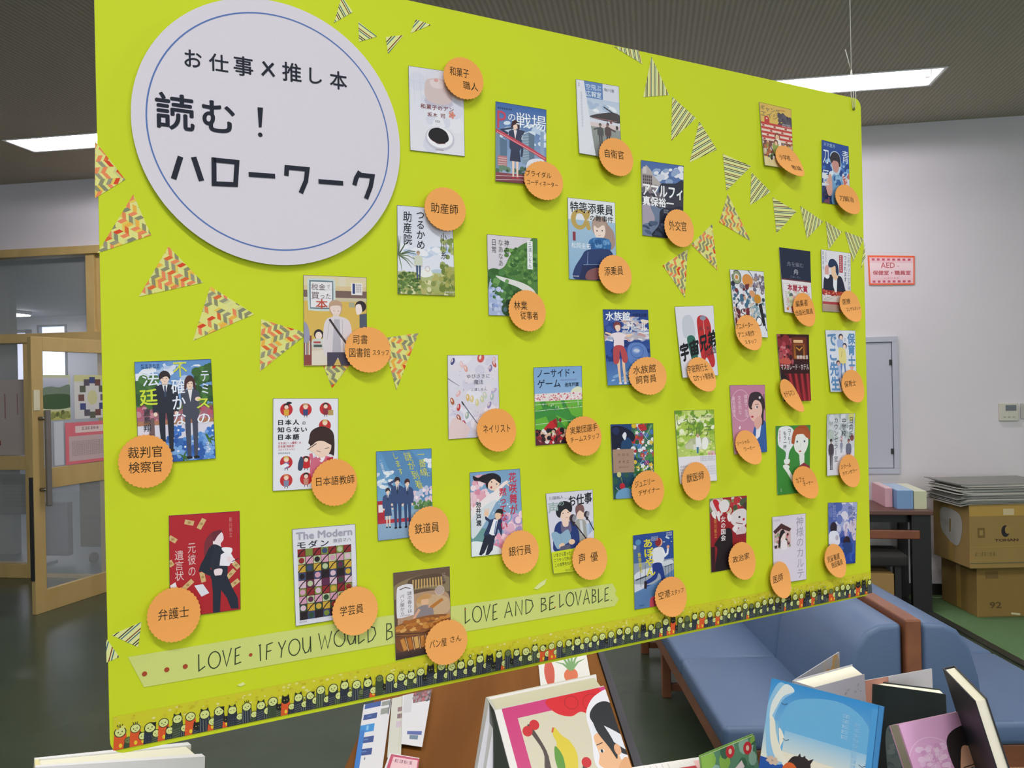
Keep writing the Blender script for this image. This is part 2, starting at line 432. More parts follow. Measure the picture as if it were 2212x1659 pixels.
# ------------------------------------------------------------------ glazed front with its open door
GLASS = mat('clear_glass', 'eef4f2', .03, spec=.5, alpha=.16)
fr = empty('window_1', W(-3.9, .07, 0), kind='structure')
def rail(s0, s1, z0, z1, nm='rail', t0=-.03, t1=.09): b = MB(); wbox(b, s0, s1, t0, t1, z0, z1, .004); return b.build(nm, WOODF, fr)
rail(-7.2, -3.12, 2.79, 2.86, 'head_rail', -.05, .10); rail(-7.2, -3.12, 2.045, 2.125, 'transom_rail', -.04, .09)
rail(-3.68, -3.60, 2.125, 2.79, 'mullion'); rail(-3.60, -3.12, 2.125, 2.79, 'mullion_panel', 0, .06)
rail(-3.22, -3.12, 0, 2.045, 'jamb', -.04, .10); rail(-4.30, -4.22, 0, 2.045, 'stile'); rail(-5.72, -5.64, 0, 2.79, 'stile')
rail(-5.64, -4.30, .94, 1.06, 'middle_rail'); rail(-5.64, -4.30, 0, .12, 'bottom_rail'); rail(-4.22, -3.22, 0, .02, 'threshold', .0, .09)
rail(-3.68, -3.55, 0, 2.045, 'inner_post', .10, .16)
for s0, s1, z0, z1 in ((-5.64, -3.68, 2.125, 2.79), (-5.64, -4.30, 1.06, 2.045), (-5.64, -4.30, .12, .94)):
    b = MB(); wbox(b, s0, s1, .03, .035, z0, z1); b.build('glass_pane', GLASS, fr)
# door leaf, hinged at the right jamb and swung towards the viewer
DA = Vector((-3.495, 6.00, 0)); DD = Vector((.18, .60, 0)).normalized(); DN = Vector((DD.y, -DD.x, 0))
DAX = (DD, DN, Vector((0, 0, 1)))
dr = empty('door_1', DA, kind='structure')
def dbox(a0, a1, z0, z1, n0=-.018, n1=.018, bev=.003): return MB().box(DA+DD*((a0+a1)/2)+DN*((n0+n1)/2)+Vector((0, 0, (z0+z1)/2)), (a1-a0, n1-n0, z1-z0), DAX, bev)
DL = .90
dbox(0, .10, .0, 2.02).build('door_stile', WOODF, dr); dbox(DL-.10, DL, .0, 2.02).build('door_stile', WOODF, dr)
dbox(.10, DL-.10, 1.915, 2.02).build('door_rail', WOODF, dr); dbox(.10, DL-.10, .90, 1.05).build('door_rail', WOODF, dr); dbox(.10, DL-.10, .0, .16).build('door_rail', WOODF, dr)
for z0, z1 in ((.16, .90), (1.05, 1.915)): dbox(.10, DL-.10, z0, z1, -.003, .003, 0).build('glass_pane', GLASS, dr)
hd = MB(); zc = Vector((0, 0, 1))
for sgn in (1,):
    p = DA+DD*.085+DN*.07*sgn
    hd.box(p+zc*1.13, (.045, .02, .70), DAX, .004)
    for z in (1.42, .90): hd.tube([DA+DD*.06+DN*.015*sgn+zc*z, p+zc*z], .014)
hd.build('door_handle', METAL, dr)
dbox(.012, .065, 1.48, 1.63, .018, .024, .001).build('lock_plate', mat('pale_plate', 'd9d3b4', .5), dr)
lk = MB().box(DA+DD*-.004+zc*.62, (.012, .03, .75), DAX); lk.build('edge_seal', DARK, dr)
# ------------------------------------------------------------------ the room seen through the glass
BK = mat('corridor_wall_paint', 'aab0b8', .85)
def bpl(name, fn, m): b = MB(); fn(b); return b.build(name, m, kind='structure')
bpl('wall_far', lambda b: (wbox(b, -12, -8.72, 5.6, 5.7, 0, 2.85), wbox(b, -8.2, -1, 5.6, 5.7, 0, 2.85), wbox(b, -8.72, -8.2, 5.6, 5.7, 0, 1.2), wbox(b, -8.72, -8.2, 5.6, 5.7, 2.72, 2.85)), BK)
bpl('ceiling_far', lambda b: wbox(b, -12, -1, .16, 5.7, 2.85, 2.9), mat('corridor_ceiling', '8b939b', .9, noise='838b93', nscale=2))
bpl('floor_far', lambda b: wbox(b, -12, -1, .14, 5.7, 0, .006), mat('corridor_floor', '5f7078', .4))
bpl('wall_pillar', lambda b: wbox(b, -6.9, -5.22, .9, 1.0, 0, 2.85), mat('grey_pillar', '9a9a98', .9))
w2 = empty('window_2', W(-8.46, 5.65, 1.2), kind='structure')
b = MB(); wbox(b, -8.72, -8.2, 5.68, 5.69, 1.2, 2.72); b.build('bright_pane', mat('daylit_pane', 'ffffff', emit='d4e2ff', estr=1.35), w2)
ALU = mat('aluminium_frame', '5d6672', .4, .4)
for z0, z1 in ((1.2, 1.24), (2.69, 2.72)): b = MB(); wbox(b, -8.72, -8.2, 5.6, 5.66, z0, z1); b.build('window_rail', ALU, w2)
for s0 in (-8.74, -8.24): b = MB(); wbox(b, s0, s0+.04, 5.59, 5.66, 1.2, 2.72); b.build('window_stile', ALU, w2)
w3 = empty('window_3', W(-9.0, 5.55, 1.0), kind='structure')
b = MB(); wbox(b, -9.10, -8.90, 5.57, 5.59, 1.1, 2.6); b.build('bright_pane', mat('daylit_pane_dim', 'ffffff', emit='b9c6ee', estr=.8), w3)
for s0 in (-9.16, -8.90): b = MB(); wbox(b, s0, s0+.06, 5.53, 5.60, 1.05, 2.65); b.build('window_stile', ALU, w3)
for z0 in (1.05, 2.6): b = MB(); wbox(b, -9.16, -8.84, 5.53, 5.60, z0, z0+.05); b.build('window_rail', ALU, w3)
o = empty('ceiling_light', W(-8.37, 4.6, 2.85), 'slim lit ceiling light in the room beyond the transom glass', 'ceiling light')
b = MB(); wbox(b, -8.57, -8.18, 4.38, 4.82, 2.80, 2.85, .01); b.build('housing', REFL, o)
b = MB(); wbox(b, -8.55, -8.20, 4.40, 4.80, 2.785, 2.80); b.build('diffuser', TUBE, o)
# grey cabinet on castors standing behind the glass door
cab = empty('rolling_cabinet', W(-3.92, .78, 0), 'dark grey cabinet on castors behind the glass door', 'cabinet')
CG = mat('dark_grey_steel', '4a4840', .6)
b = MB(); wbox(b, -4.22, -3.62, .55, 1.0, .16, .98, .006); b.build('body', CG, cab)
for k in range(3):
    b = MB(); wbox(b, -4.19, -3.65, .53, .55, .19+k*.26, .43+k*.26, .004); dw = b.build('drawer', mat('drawer_front', '524f46', .6), cab)
    b = MB(); wbox(b, -3.83, -3.77, .505, .53, .34+k*.26, .40+k*.26, .004); b.build('handle', DARK, dw)
for a in (-4.12, -3.9, -3.72):
    c = W(a, .6, .05); MB().tube([c-WE*.018, c+WE*.018], .05, 16).build('castor', DARK, cab)
b = MB(); wbox(b, -3.97, -3.6, .50, .505, .78, 1.03); b.build('notice_sheet', mat('pale_notice', '9ba5a8', .7), cab)
# notices on the glass
def sheet_on_glass(name, s0, s1, z0, z1, colr, label, t=.022, draw=None, door=False):
    c = Canvas(100, 100*(z1-z0)/(s1-s0)); c.bg(colr)
    if draw: draw(c)
    if door: fn = lambda u, v, e: DA+DD*(s0+(s1-s0)*u)+DN*(t+e)+Vector((0, 0, z1-(z1-z0)*v))
    else: fn = lambda u, v, e: W(s0+(s1-s0)*u, t-e, z1-(z1-z0)*v)
    bm_ = Canvas(100, c.h); bm_.bg(colr)
    o = bm_.build(name, fn, PRINT, origin=fn(.5, 1, 0), label=label, cat='notice'); solid(o, .0006, 0)
    c.build('printed_sheet', fn, PRINT, parent=o, base=.0006, step=5e-5)
    return o
def d_land(c):
    c.rect(4, 8, 96, 60, 'c9ccd6', '8e9db0'); c.curve([(0, 42), (30, 33), (60, 36), (100, 30), (100, 80), (0, 80)], '6d7f6c'); c.curve([(0, 62), (40, 55), (100, 60), (100, 95), (0, 95)], '3f5a38')
    c.rect(0, 105, 100, c.h, 'b7b56a'); c.blobs(4, c.h*.82, 96, c.h-6, ['59622e', '6f7a3e', '8a9150'], 24, 7)
def d_ring(c):
    c.rect(0, 0, 100, 14, 'cfcf94')
    for k in range(12):
        a = R(k*30); x, y = 50+31*math.cos(a), c.h*.52+38*math.sin(a)
        c.rect(x-8, y-7, x+8, y+7, ['5a5560', '3f4a7a', '6d4a44', '5c6150'][k % 4])
    c.ell(50, c.h*.52, 14, 16, 'cfcf9a')
def d_pink(c):
    c.rect(0, 0, 100, c.h, 'd9707a'); c.rect(7, 22, 93, c.h-5, 'c8b2b0'); c.rect(20, 6, 86, 17, 'e7d2cc'); c.scrib(34, 8, 72, 15, '6b4a4e', 1, 6)
    c.scrib(13, 30, 88, c.h-12, '8f7f80', 9, 4)
sheet_on_glass('landscape_poster', .10, .36, 1.40, 1.74, 'c4c9a4', 'poster with a green landscape photo on the glass door', draw=d_land, door=True, t=.006)
sheet_on_glass('photo_circle_poster', .40, .76, 1.40, 1.74, 'd6d6d2', 'poster with a ring of small photos on the glass door', draw=d_ring, door=True, t=.006)
sheet_on_glass('pink_notice', .30, .78, 1.055, 1.375, 'd9707a', 'pink bordered notice low on the glass door', draw=d_pink, door=True, t=.012)
sheet_on_glass('white_paper_strip', .20, .29, 1.06, 1.39, 'c9cfd6', 'narrow white paper strip beside the pink notice', door=True, t=.006)
sheet_on_glass('beige_notice', -4.62, -4.31, 1.07, 1.73, 'a89f98', 'beige notice behind the fixed glass left of the door', draw=lambda c: (c.rect(28, 40, 32, 110, '8c6a62'), c.rect(68, 40, 71, 100, '8c6a62'), c.rect(6, 172, 14, 186, '7a2f34')))
sheet_on_glass('grey_notice', -4.60, -4.33, .55, .90, '8f9190', 'grey notice sheet below the middle rail left of the door', draw=lambda c: c.scrib(12, 15, 90, 110, '7f8180', 8, 5))
bn = empty('cleaning_stand', W(-4.62, .5, 0), 'pale blue mop stand behind the lower glass left of the door', 'stand')
MB().tube([W(-4.62, .5, .02), W(-4.63, .5, .62)], [.045, .03], 12).build('pole', mat('pale_blue_plastic', '7f8fa8', .5), bn)
MB().box(W(-4.45, .55, .33), (.26, .08, .5), WAX, .01).build('blue_panel', mat('slate_panel', '5a6076', .6), bn)
MB().box(W(-4.62, .5, .66), (.07, .06, .1), WAX, .01).build('grip', DARK, bn)
b_ = MB(); wbox(b_, -4.75, -4.48, .42, .58, .0, .03, .006); b_.build('base', mat('pale_blue_plastic', ''), bn)
# ------------------------------------------------------------------ things on the back wall, right
ae = empty('notice_sign', W(2.83, -.01, 2.27), 'pink sign with orange red border reading AED on the back wall', 'sign')
AEDP = [(1874, 552), (1975, 553), (1975, 615), (1877, 616)]
aq = []
for p in AEDP:
    q = on_plane(*p, WO, WN)-WO; aq.append((q.dot(WE), q.z))
def quadmap(q):
    def f(u, v):
        a = [q[0][i]+(q[1][i]-q[0][i])*u for i in (0, 1)]; b = [q[3][i]+(q[2][i]-q[3][i])*u for i in (0, 1)]
        return a[0]+(b[0]-a[0])*v, a[1]+(b[1]-a[1])*v
    return f
aq_f = quadmap(aq)
def aed(u, v, e): s, z = aq_f(u, v); return W(s, -.006-e, z)
c = Canvas(100, 66); c.bg('ef6a43'); o = c.build('backing_card', aed, PRINT, parent=ae); solid(o, .006, 0)
c = Canvas(100, 66); c.rect(3, 4.5, 97, 62.5, 'f3c9cf')
c.rect(3, 17, 97, 50, 'f8dfe1', 'f5d0d6')
for k in range(8):
    for y in (6.5, 56): c.rect(8+k*11, y, 14+k*11, y+5, 'c4566a')
c.text('AED', 27, 16, 57, 28, 'c85a5e', .01); c.rect(63, 23, 66, 25, 'd48'+'090'); c.text('保健室・職員室', 9, 34, 91, 44, 'b8404c', .02); c.text('にあります', 34, 49, 66, 53, 'd06a70')
c.build('lettering', aed, PRINT, parent=ae, base=.004, step=3e-5)
pn = empty('wall_panel', W(2.5, -.01, .9), 'white metal access panel with a framed door on the back wall', 'wall panel')
WP = mat('white_enamel', 'bdbfca', .5)
b = MB()
for s0, s1, z0, z1 in ((2.15, 2.86, .885, .925), (2.15, 2.86, 1.85, 1.89), (2.15, 2.19, .925, 1.85), (2.82, 2.86, .925, 1.85)): wbox(b, s0, s1, -.022, 0, z0, z1, .002)
b.build('frame', WP, pn)
b = MB(); wbox(b, 2.194, 2.816, -.012, 0, .929, 1.846, .001); dd = b.build('panel_door', WP, pn)
b = MB()
for z in (1.7, 1.05): wbox(b, 2.800, 2.815, -.02, -.010, z-.02, z+.02)
b.build('hinge', DARK, dd)
b = MB(); wbox(b, 2.45, 2.62, -.014, -.011, 1.77, 1.80); b.build('name_plate', mat('plate_grey', 'a9abb5', .5), dd)
b = MB(); wbox(b, 2.188, 2.822, -.004, -.003, .923, 1.852); b.build('shadow_gap', DARK, pn)
th = empty('thermostat', W(3.6, -.01, 1.27), 'cream air conditioner controller with grey display on the right wall', 'thermostat')
b = MB(); wbox(b, 3.535, 3.66, -.022, 0, 1.262, 1.388, .004); b.build('body', mat('cream_plastic', 'cfcdbd', .5), th)
b = MB(); wbox(b, 3.575, 3.645, -.024, -.021, 1.335, 1.375); b.build('display', mat('lcd_grey', '6b7176', .3), th)
b = MB()
for k in range(3): wbox(b, 3.56+k*.03, 3.575+k*.03, -.024, -.021, 1.285, 1.295)
b.build('button', mat('button_grey', 'b0ae9f', .5), th)
s2 = empty('wall_switch', W(3.73, -.01, 1.28), 'small pale switch plate right of the cream controller', 'switch')
b = MB(); wbox(b, 3.68, 3.77, -.012, 0, 1.275, 1.385, .003); b.build('plate', mat('pale_switch', 'bdbbb4', .5), s2)
b = MB(); wbox(b, 3.70, 3.75, -.018, -.011, 1.31, 1.36, .002); b.build('rocker', mat('switch_grey', '8d8d8a', .4), s2)
# ------------------------------------------------------------------ desk, file boxes, cardboard boxes
def ax_box(mb, x0, x1, y0, y1, z0, z1, bev=0): return mb.box(((x0+x1)/2, (y0+y1)/2, (z0+z1)/2), (x1-x0, y1-y0, z1-z0), None, bev)
dk = empty('desk', (2.4, 5.8, 0), 'brown topped desk with dark frame against the back wall', 'desk')
DW = wood('dark_brown_wood', '57362b', '6b4537', .35, (.3, 1, 1))
DAX2 = WAX
def kbox(mb, s0, s1, t0, t1, z0, z1, bev=0): return wbox(mb, s0, s1, t0, t1, z0, z1, bev)
DK0, DK1, DT0, DT1 = 1.75, 2.92, -.53, -.02
b = MB(); kbox(b, DK0, DK1, DT0, DT1, .665, .695, .004); b.build('desk_top', DW, dk)
b = MB(); kbox(b, DK0+.02, DK1-.08, DT0+.02, DT0+.05, .50, .56, .006); b.build('foot_rail', wood('red_brown_rail', '7a4128', '8d5030', .35), dk)
BLK = mat('black_steel', '181716', .5)
for s0 in (DK0+.02, DK1-.13):
    b = MB(); kbox(b, s0, s0+.12, DT0+.03, DT0+.08, 0, .665); b.build('leg', BLK, dk)
    b = MB(); kbox(b, s0+.03, s0+.09, DT1-.08, DT1-.03, 0, .665); b.build('leg', BLK, dk)
b = MB(); kbox(b, DK0+.1, DK1-.1, DT0+.1, DT0+.13, .60, .655); b.build('apron', BLK, dk)
st = empty('stool', W(2.45, -.4, 0), 'low dark seat tucked under the brown desk', 'stool')
b = MB(); kbox(b, 1.95, 2.74, -.60, -.25, .33, .41, .02); b.build('seat', mat('charcoal_fabric', '2c2b2a', .85), st)
for s_ in (2.0, 2.66):
    for t_ in (-.56, -.31): b = MB(); kbox(b, s_, s_+.04, t_, t_+.04, 0, .33); b.build('leg', BLK, st)
CB = mat('corrugated_card', 'a5884f', .85, noise='9b7e47', nscale=6); CB2 = mat('corrugated_card_dark', '97793f', .85, noise='8d7038', nscale=6)
TAPE = mat('brown_tape', 'b3904a', .35)
def carton(name, s0, s1, t0, t1, z0, z1, label, m, marks=None, flap=True):
    o = empty(name, W((s0+s1)/2, (t0+t1)/2, z0), label, 'box')
    b = MB(); wbox(b, s0, s1, t0, t1, z0, z1, .003); b.build('carton_body', m, o)
    b = MB(); wbox(b, s0+.004, s1-.004, (t0+t1)/2-.025, (t0+t1)/2+.025, z1, z1+.0015)
    b.build('sealing_tape', TAPE, o)
    if marks:
        c = Canvas(100, 100*(z1-z0)/(s1-s0)); marks(c)
        c.build('printed_marks', lambda u, v, e: W(s0+(s1-s0)*u, t0-.0015-e, z1-(z1-z0)*v), PRINT, parent=o, step=4e-5)
    return o
def m_under(c): c.rect(8, 22, 42, 58, '17130f'); c.rect(12, 34, 38, 38, '8f7a55'); c.rect(50, 0, 52, c.h, '6f5a38')
def m_small(c): c.rect(6, 20, 36, 62, '1b1815'); c.rect(11, 34, 31, 38, 'a5884f'); c.rect(49, 0, 51.5, c.h, '5c4a2c')
ub = carton('cardboard_box', 2.33, 2.645, -.595, -.30, .0, .285, 'small carton with black label tucked under the dark seat', mat('kraft_card', 'a5854e', .85), m_small)
def m_low(c): c.text('92', 14, c.h*.70, 27, c.h*.82, '5e4c2c', .02); c.rect(10, 5, 24, 13, '7d6236'); c.line([(38, c.h*.93), (48, c.h*.955)], 2.2, 'd5cfa6')
def m_up(c):
    c.ell(40, c.h*.42, 4.5, 6.5, '2f2a2c'); c.ell(42.5, c.h*.40, 3, 4.5, 'a5884f'); c.text('TOHAN', 28, c.h*.54, 54, c.h*.58, '5a3f2c', .04)
    c.rect(9, c.h*.36, 17, c.h*.52, '7a6336'); c.rect(11, c.h*.40, 15, c.h*.48, 'a5884f'); c.rect(0, c.h*.66, 100, c.h*.665, 'c0a362'); c.rect(0, 2, 100, 13, 'bf9a4e'); c.rect(38, 5, 50, 12, 'd9c59a')
    c.rect(0, c.h*.91, 100, c.h*.925, '6f6a4a'); c.scrib(6, c.h*.75, 32, c.h*.83, '96834e', 1, 5); c.rect(82, c.h*.80, 92, c.h*.90, '6d5a34'); c.rect(90, 0, 96, c.h*.62, 'bfb595')
def front_box(name, x0, x1, y0, y1, z0, z1, label, m, marks):
    o = empty(name, ((x0+x1)/2, (y0+y1)/2, z0), label, 'box'); b = MB(); ax_box(b, x0, x1, y0, y1, z0, z1, .004); b.build('carton_body', m, o)
    b = MB(); ax_box(b, x0-.0012, x0, (y0+y1)/2-.025, (y0+y1)/2+.025, z0+.01, z1-.01); b.build('sealing_tape', TAPE, o)
    c = Canvas(100, 100*(z1-z0)/(x1-x0)); marks(c)
    c.build('printed_marks', lambda u, v, e: Vector((x0+(x1-x0)*u, y0-.0015-e, z1-(z1-z0)*v)), PRINT, parent=o, step=4e-5); return o
front_box('cardboard_box', 3.02, 3.60, 5.43, 5.88, .006, .335, 'lower cardboard box marked 92 standing on the green floor', CB2, m_low)
ubx = front_box('cardboard_box', 2.94, 3.52, 5.36, 5.82, .342, .755, 'upper cardboard box with TOHAN mark under the newspapers', CB, m_up)
c = Canvas(100, 90); c.curve([(25, 8), (80, 14), (88, 50), (70, 86), (25, 66), (15, 35)], 'b9b6ae'); c.line([(50, 30), (48, 60)], 5, '8f7a4a')
c.build('shipping_label', lambda u, v, e: Vector((2.938-e, 5.78-.38*u, .72-.27*v)), PRINT, parent=ubx)
# newspapers piled on the upper box
ORD = ['second', 'third', 'fourth', 'fifth', 'sixth', 'seventh', 'eighth', 'ninth', 'tenth', 'eleventh', 'twelfth', 'thirteenth', 'fourteenth', 'fifteenth', 'sixteenth', 'seventeenth', 'eighteenth', 'nineteenth', 'twentieth', 'twenty first']
NEWS = ['bottom folded newspaper of the pile, lying directly on the cardboard box']+['folded newspaper, %s from the bottom of the pile on the box' % q for q in ORD]+['folded newspaper just under the topmost one of the pile']
rn = random.Random(5); z = .757
for k in range(23):
    t = rn.uniform(.0045, .0075); o = Vector((3.20+rn.uniform(-.03, .03), 5.56+rn.uniform(-.02, .02), z))
    a = rn.uniform(-.02, .02); A = (Vector((math.cos(a), math.sin(a), 0)), Vector((-math.sin(a), math.cos(a), 0)), Vector((0, 0, 1)))
    n = 10; prof = []
    wv = rn.uniform(-.02, .018)
    wd_ = rn.uniform(.60, .68); b = MB()
    top = lambda x, wv=wv, k=k: (-.030*max(0, -x-.275)*6 if k < 10 else (.05*max(0, -x-.26)*2.2))
    prof = [(-wd_/2+wd_*i/n, top(-wd_/2+wd_*i/n)) for i in range(n+1)]; prof += [(p[0], p[1]+t*.93) for p in prof[::-1]]
    b.prism(prof, -.21, .21, lambda p, q, d, o=o, A=A: o+A[0]*p+A[1]*d+A[2]*q)
    b.build('newspaper', mat('newsprint_%s' % 'abc'[k % 3], ['bab8b0', '8f8f89', 'cbc9c0'][k % 3], .9), None,
            NEWS[k] if k < 22 else 'topmost folded newspaper of the pile on the cardboard box', 'newspaper', 'newspapers piled on the box', origin=o)
    z += t
# file boxes on the desk
def filebox(s0, t0, w, d, h, colr, label):
    o = empty('card_file_box', W(s0+w/2, t0+d/2, .696), label, 'file box', 'coloured file boxes on the desk')
    m = mat('file_'+colr, colr, .7); b = MB(); wbox(b, s0, s0+w, t0, t0+d, .696, .696+h, .002); b.build('box_body', m, o)
    b = MB(); wbox(b, s0+.004, s0+w-.004, t0+.004, t0+d-.004, .696+h, .696+h+.003); b.build('box_lid', mat('file_lid_'+colr, {'d9a9b2': 'f0d2d6', '7fa3cf': 'bcd2ea', 'd4d6b4': 'eceed6'}[colr], .7), o)
filebox(2.655, -.38, .05, .34, .13, 'd9a9b2', 'pink file box, rear left of the row on the desk')
filebox(2.71, -.46, .105, .38, .125, '7fa3cf', 'blue file box between the pink and cream ones')
filebox(2.82, -.46, .08, .42, .12, 'd4d6b4', 'cream file box, rightmost on the brown desk')
cd = MB().tube([W(2.95, -.06, .02), W(3.05, -.12, .012), W(3.15, -.10, .012), W(3.25, -.3, .012), W(3.3, -.42, .012)], .004, 6); cd.build('floor_cable', mat('pale_cable', '8d9a74', .6), None, 'thin pale cable lying on the floor beside the cartons', 'cable')
# ------------------------------------------------------------------ two blue sofas back to back
BLUE = mat('blue_vinyl', '556c8d', .45, noise='4f6586', nscale=4, bump=.10, bscale=260)
SW = wood('red_brown_sofa_wood', '8f5a3c', '7b4a30', .4, (1, .3, 1))
def sofa(x_front, x_back, label, sgn):
    o = empty('sofa', ((x_front+x_back)/2, 3.75, 0), label, 'sofa', 'blue sofas back to back')
    lo, hi = (x_front, x_back) if sgn > 0 else (x_back, x_front)
    YS = [2.84, 3.56, 4.28, 5.0]
    xb = x_back-sgn*.22
    for k in range(3):
        a, c_ = sorted((x_front, xb+sgn*.04)); b = MB(); ax_box(b, a, c_, YS[k]+.002, YS[k+1]-.002, .32, .405, .022); b.build('seat_cushion', BLUE, o)
        prof = [(xb, .40), (xb+sgn*.02, .56), (xb+sgn*.05, .66), (xb+sgn*.09, .72), (xb+sgn*.14, .745), (x_back-sgn*.004, .75), (x_back-sgn*.004, .30), (xb, .30)]
        b = MB(); b.prism(prof, YS[k]+.002, YS[k+1]-.002, lambda p, q, d: Vector((p, d, q))); bo = b.build('back_cushion', BLUE, o)
        bv = bo.modifiers.new('soft_edges', 'BEVEL'); bv.width = .018; bv.segments = 4; bv.limit_method = 'ANGLE'; bv.angle_limit = R(50); bo.data.polygons.foreach_set('use_smooth', [True]*len(bo.data.polygons))
    a, c_ = sorted((x_front+sgn*.02, x_back-sgn*.005))
    b = MB(); ax_box(b, a, c_, 2.86, 4.98, .235, .318, .004); b.build('base_frame', SW, o)
    for y in (2.92, 4.20, 4.88):
        for x in (x_front+sgn*.05, x_back-sgn*.06):
            b = MB(); ax_box(b, x-.022, x+.022, y-.022, y+.022, 0, .235, .003); b.build('leg', SW, o)
        b = MB(); s_, e_ = sorted((x_front+sgn*.05, x_back-sgn*.06)); ax_box(b, s_, e_, y-.015, y+.015, .03, .065, .003); b.build('stretcher', SW, o)
    return o
sofa(.70, 1.325, 'blue vinyl sofa with its seat facing left, behind the yellow board', 1)
sofa(2.05, 1.385, 'blue vinyl sofa with its seat facing right, nearer the green floor', -1)
b = MB(); ax_box(b, 1.328, 1.382, 2.83, 5.0, .04, .765, .006); b.build('wooden_divider', SW, None, 'red brown wooden divider standing between the two blue sofas', 'divider')
# ================================================================== the hanging yellow board
def board_mat():
    m = mat('yellow_foam_board', 'c6d510', .75, noise='ccdb14', nscale=5, bump=.05, bscale=900); return m
YEL = board_mat()
def rrect(w, h, r, n=8):
    P = []
    for cx, cy, a in ((w-r, r, -90), (w-r, h-r, 0), (r, h-r, 90), (r, r, 180)):
        for k in range(n+1): t = R(a+90*k/n); P.append((cx+r*math.cos(t), cy+r*math.sin(t)))
    return P
b = MB(); b.prism(rrect(BW, BH, .014), 0, -.005, lambda p, q, d: board(p, q, d))
BOARD = b.build('display_board', YEL, None, 'large yellow foam display board hanging from threads, covered in book covers', 'board', origin=board(BW/2, 0))
for o_ in (BOARD,): o_.data.polygons.foreach_set('use_smooth', [False]*len(o_.data.polygons))
# little gap-marks of the cover film (clear tape glints) and hanging threads
THR = mat('white_thread', 'e8e6e0', .6)
def thread(bx, label):
    top = board(bx, BH, -.0025); t = empty('hanging_thread', top, label, 'thread', 'threads that hold the board')
    t.location = board(bx, BH-.018, .001)
    b = MB().tube([board(bx, BH+.045, -.002), board(bx+.0005, BH+.35, -.002), Vector((*board(bx+.0005, BH, -.002).xy, CEIL-.001))], .0006, 6); b.build('cord', THR, t)
    for k, dx in enumerate((-.006, 0, .005)):
        b = MB().tube([board(bx+dx*.4, BH-.018, .0014), board(bx+dx, BH+.004, .0014), board(bx+dx*.9, BH+.025, -.001), board(bx, BH+.046, -.002)], .0005, 6); b.build('loop', THR, t)
    b = MB().tube([board(bx-.002, BH+.047, -.002), board(bx-.008, BH+.062, -.002), board(bx-.013, BH+.075, -.002)], .0006, 6); b.build('loose_end', THR, t)
    b = MB().tube([board(bx, BH-.018, .0006), board(bx, BH-.018, .0022)], .0022, 10); b.build('eyelet_hole', mat('hole_dark', '6d7420', .9), t)
    return t
thread(p2b(1843, 236)[0], 'white thread tied through the right corner of the yellow board')
thread(.02, 'white thread holding the left corner of the yellow board, above the frame')
def flat_fn(bz): return lambda u, v, e, bz=bz: board(u, v, bz+e)
class BC(Canvas):
    """canvas in board millimetres, y up"""
    def __init__(s, seed=1): super().__init__(1000., 1000., clip=False, seed=seed)
    def px(s, *pts, bz=0.): return [tuple(c*1000 for c in p2b(x, y, bz)) for x, y in pts]
    def put(s, name, bz, m, parent=None, **k):
        o = s.items and Canvas.build(s, name, lambda u, v, e: board(u, v, bz+e), m, parent=parent, **k); return o
def ctr(pts): return (sum(p[0] for p in pts)/len(pts), sum(p[1] for p in pts)/len(pts))
def btext(c, t, cx, cy, w, h, col, bold=0, space=1.0, rot=0, res=6):
    """lettering on board canvas centred at photo position cx,cy with photo width w, height h"""
    x, y = p2b(cx, cy); x *= 1000; y *= 1000
    ww = (p2b(cx+w/2, cy)[0]-p2b(cx-w/2, cy)[0])*1000; hh = (p2b(cx, cy-h/2)[1]-p2b(cx, cy+h/2)[1])*1000
    V, T, b = glyphs(t, bold, space, res); sx = ww/(b[2]-b[0]); sy = hh/(b[3]-b[1]); mx, my = (b[0]+b[2])/2, (b[1]+b[3])/2
    cc, ss = math.cos(R(rot)), math.sin(R(rot)); P = []
    for p in V:
        a, q = (p[0]-mx)*sx, (p[1]-my)*sy; P.append((x+a*cc-q*ss, y+a*ss+q*cc))
    s_ = c.z; c.z += 1; col = c._c(col); c.glyph_tris(P, col, T)
# ------------------------------------------------------------------ round title sign
tc0 = (167.5, 615.5)
def disc(c, x, y, r, col, n=96): c.poly([(x+r*math.cos(2*math.pi*k/n), y+r*math.sin(2*math.pi*k/n)) for k in range(n)], col)
c = BC(); disc(c, *tc0, 138.3, 'dbd5e0')
SIGN = c.put('title_sign', .006, CARD, origin=board(.168, .477, .006), label='large round lilac white title sign with a thin blue ring', cat='sign'); solid(SIGN, .001, 0)
c = BC(); c.poly([(tc0[0]+60*math.cos(t*math.pi/20), tc0[1]+60*math.sin(t*math.pi/20)) for t in range(40)], 'c9c070'); o = c.put('foam_spacer', .0030, CARD, parent=SIGN); solid(o, .005, 0)
c = BC(); c.line([(tc0[0]+124.5*math.cos(2*math.pi*k/120), tc0[1]+.5+123*math.sin(2*math.pi*k/120)) for k in range(121)], 1.5, '5a78b4')
c.put('blue_ring', .0066, CARD, parent=SIGN, step=3e-5)
c = BC(); K1 = '262a36'
x_ = [(415, 132, 36, 36, 'お'), (470, 141, 41, 37, '仕'), (523, 148, 41, 41, '事'), (576, 154, 27, 31, '☓'), (627, 161, 40, 40, '推'), (678, 169, 26, 32, 'し'), (727, 178, 36, 38, '本')]
for a, b_, w_, h_, t_ in [q for q in x_ if q[4] != '☓']: btext(c, t_, a, b_, w_, h_, K1, .014)
for a, b_, w_, h_, t_ in [(376, 246, 81, 76, '読'), (470, 257, 68, 65, 'む')]: btext(c, t_, a, b_, w_, h_, K1, .018)
c.poly(c.px((553, 236), (565, 237), (562, 279), (556, 279)), K1); q = c.px((559, 295))[0]; disc(c, *q, 2.3, K1, 20)
def pstroke(c, pts, w, col=K1): c.line([tuple(v*1000 for v in p2b(*p)) for p in pts], w, col)
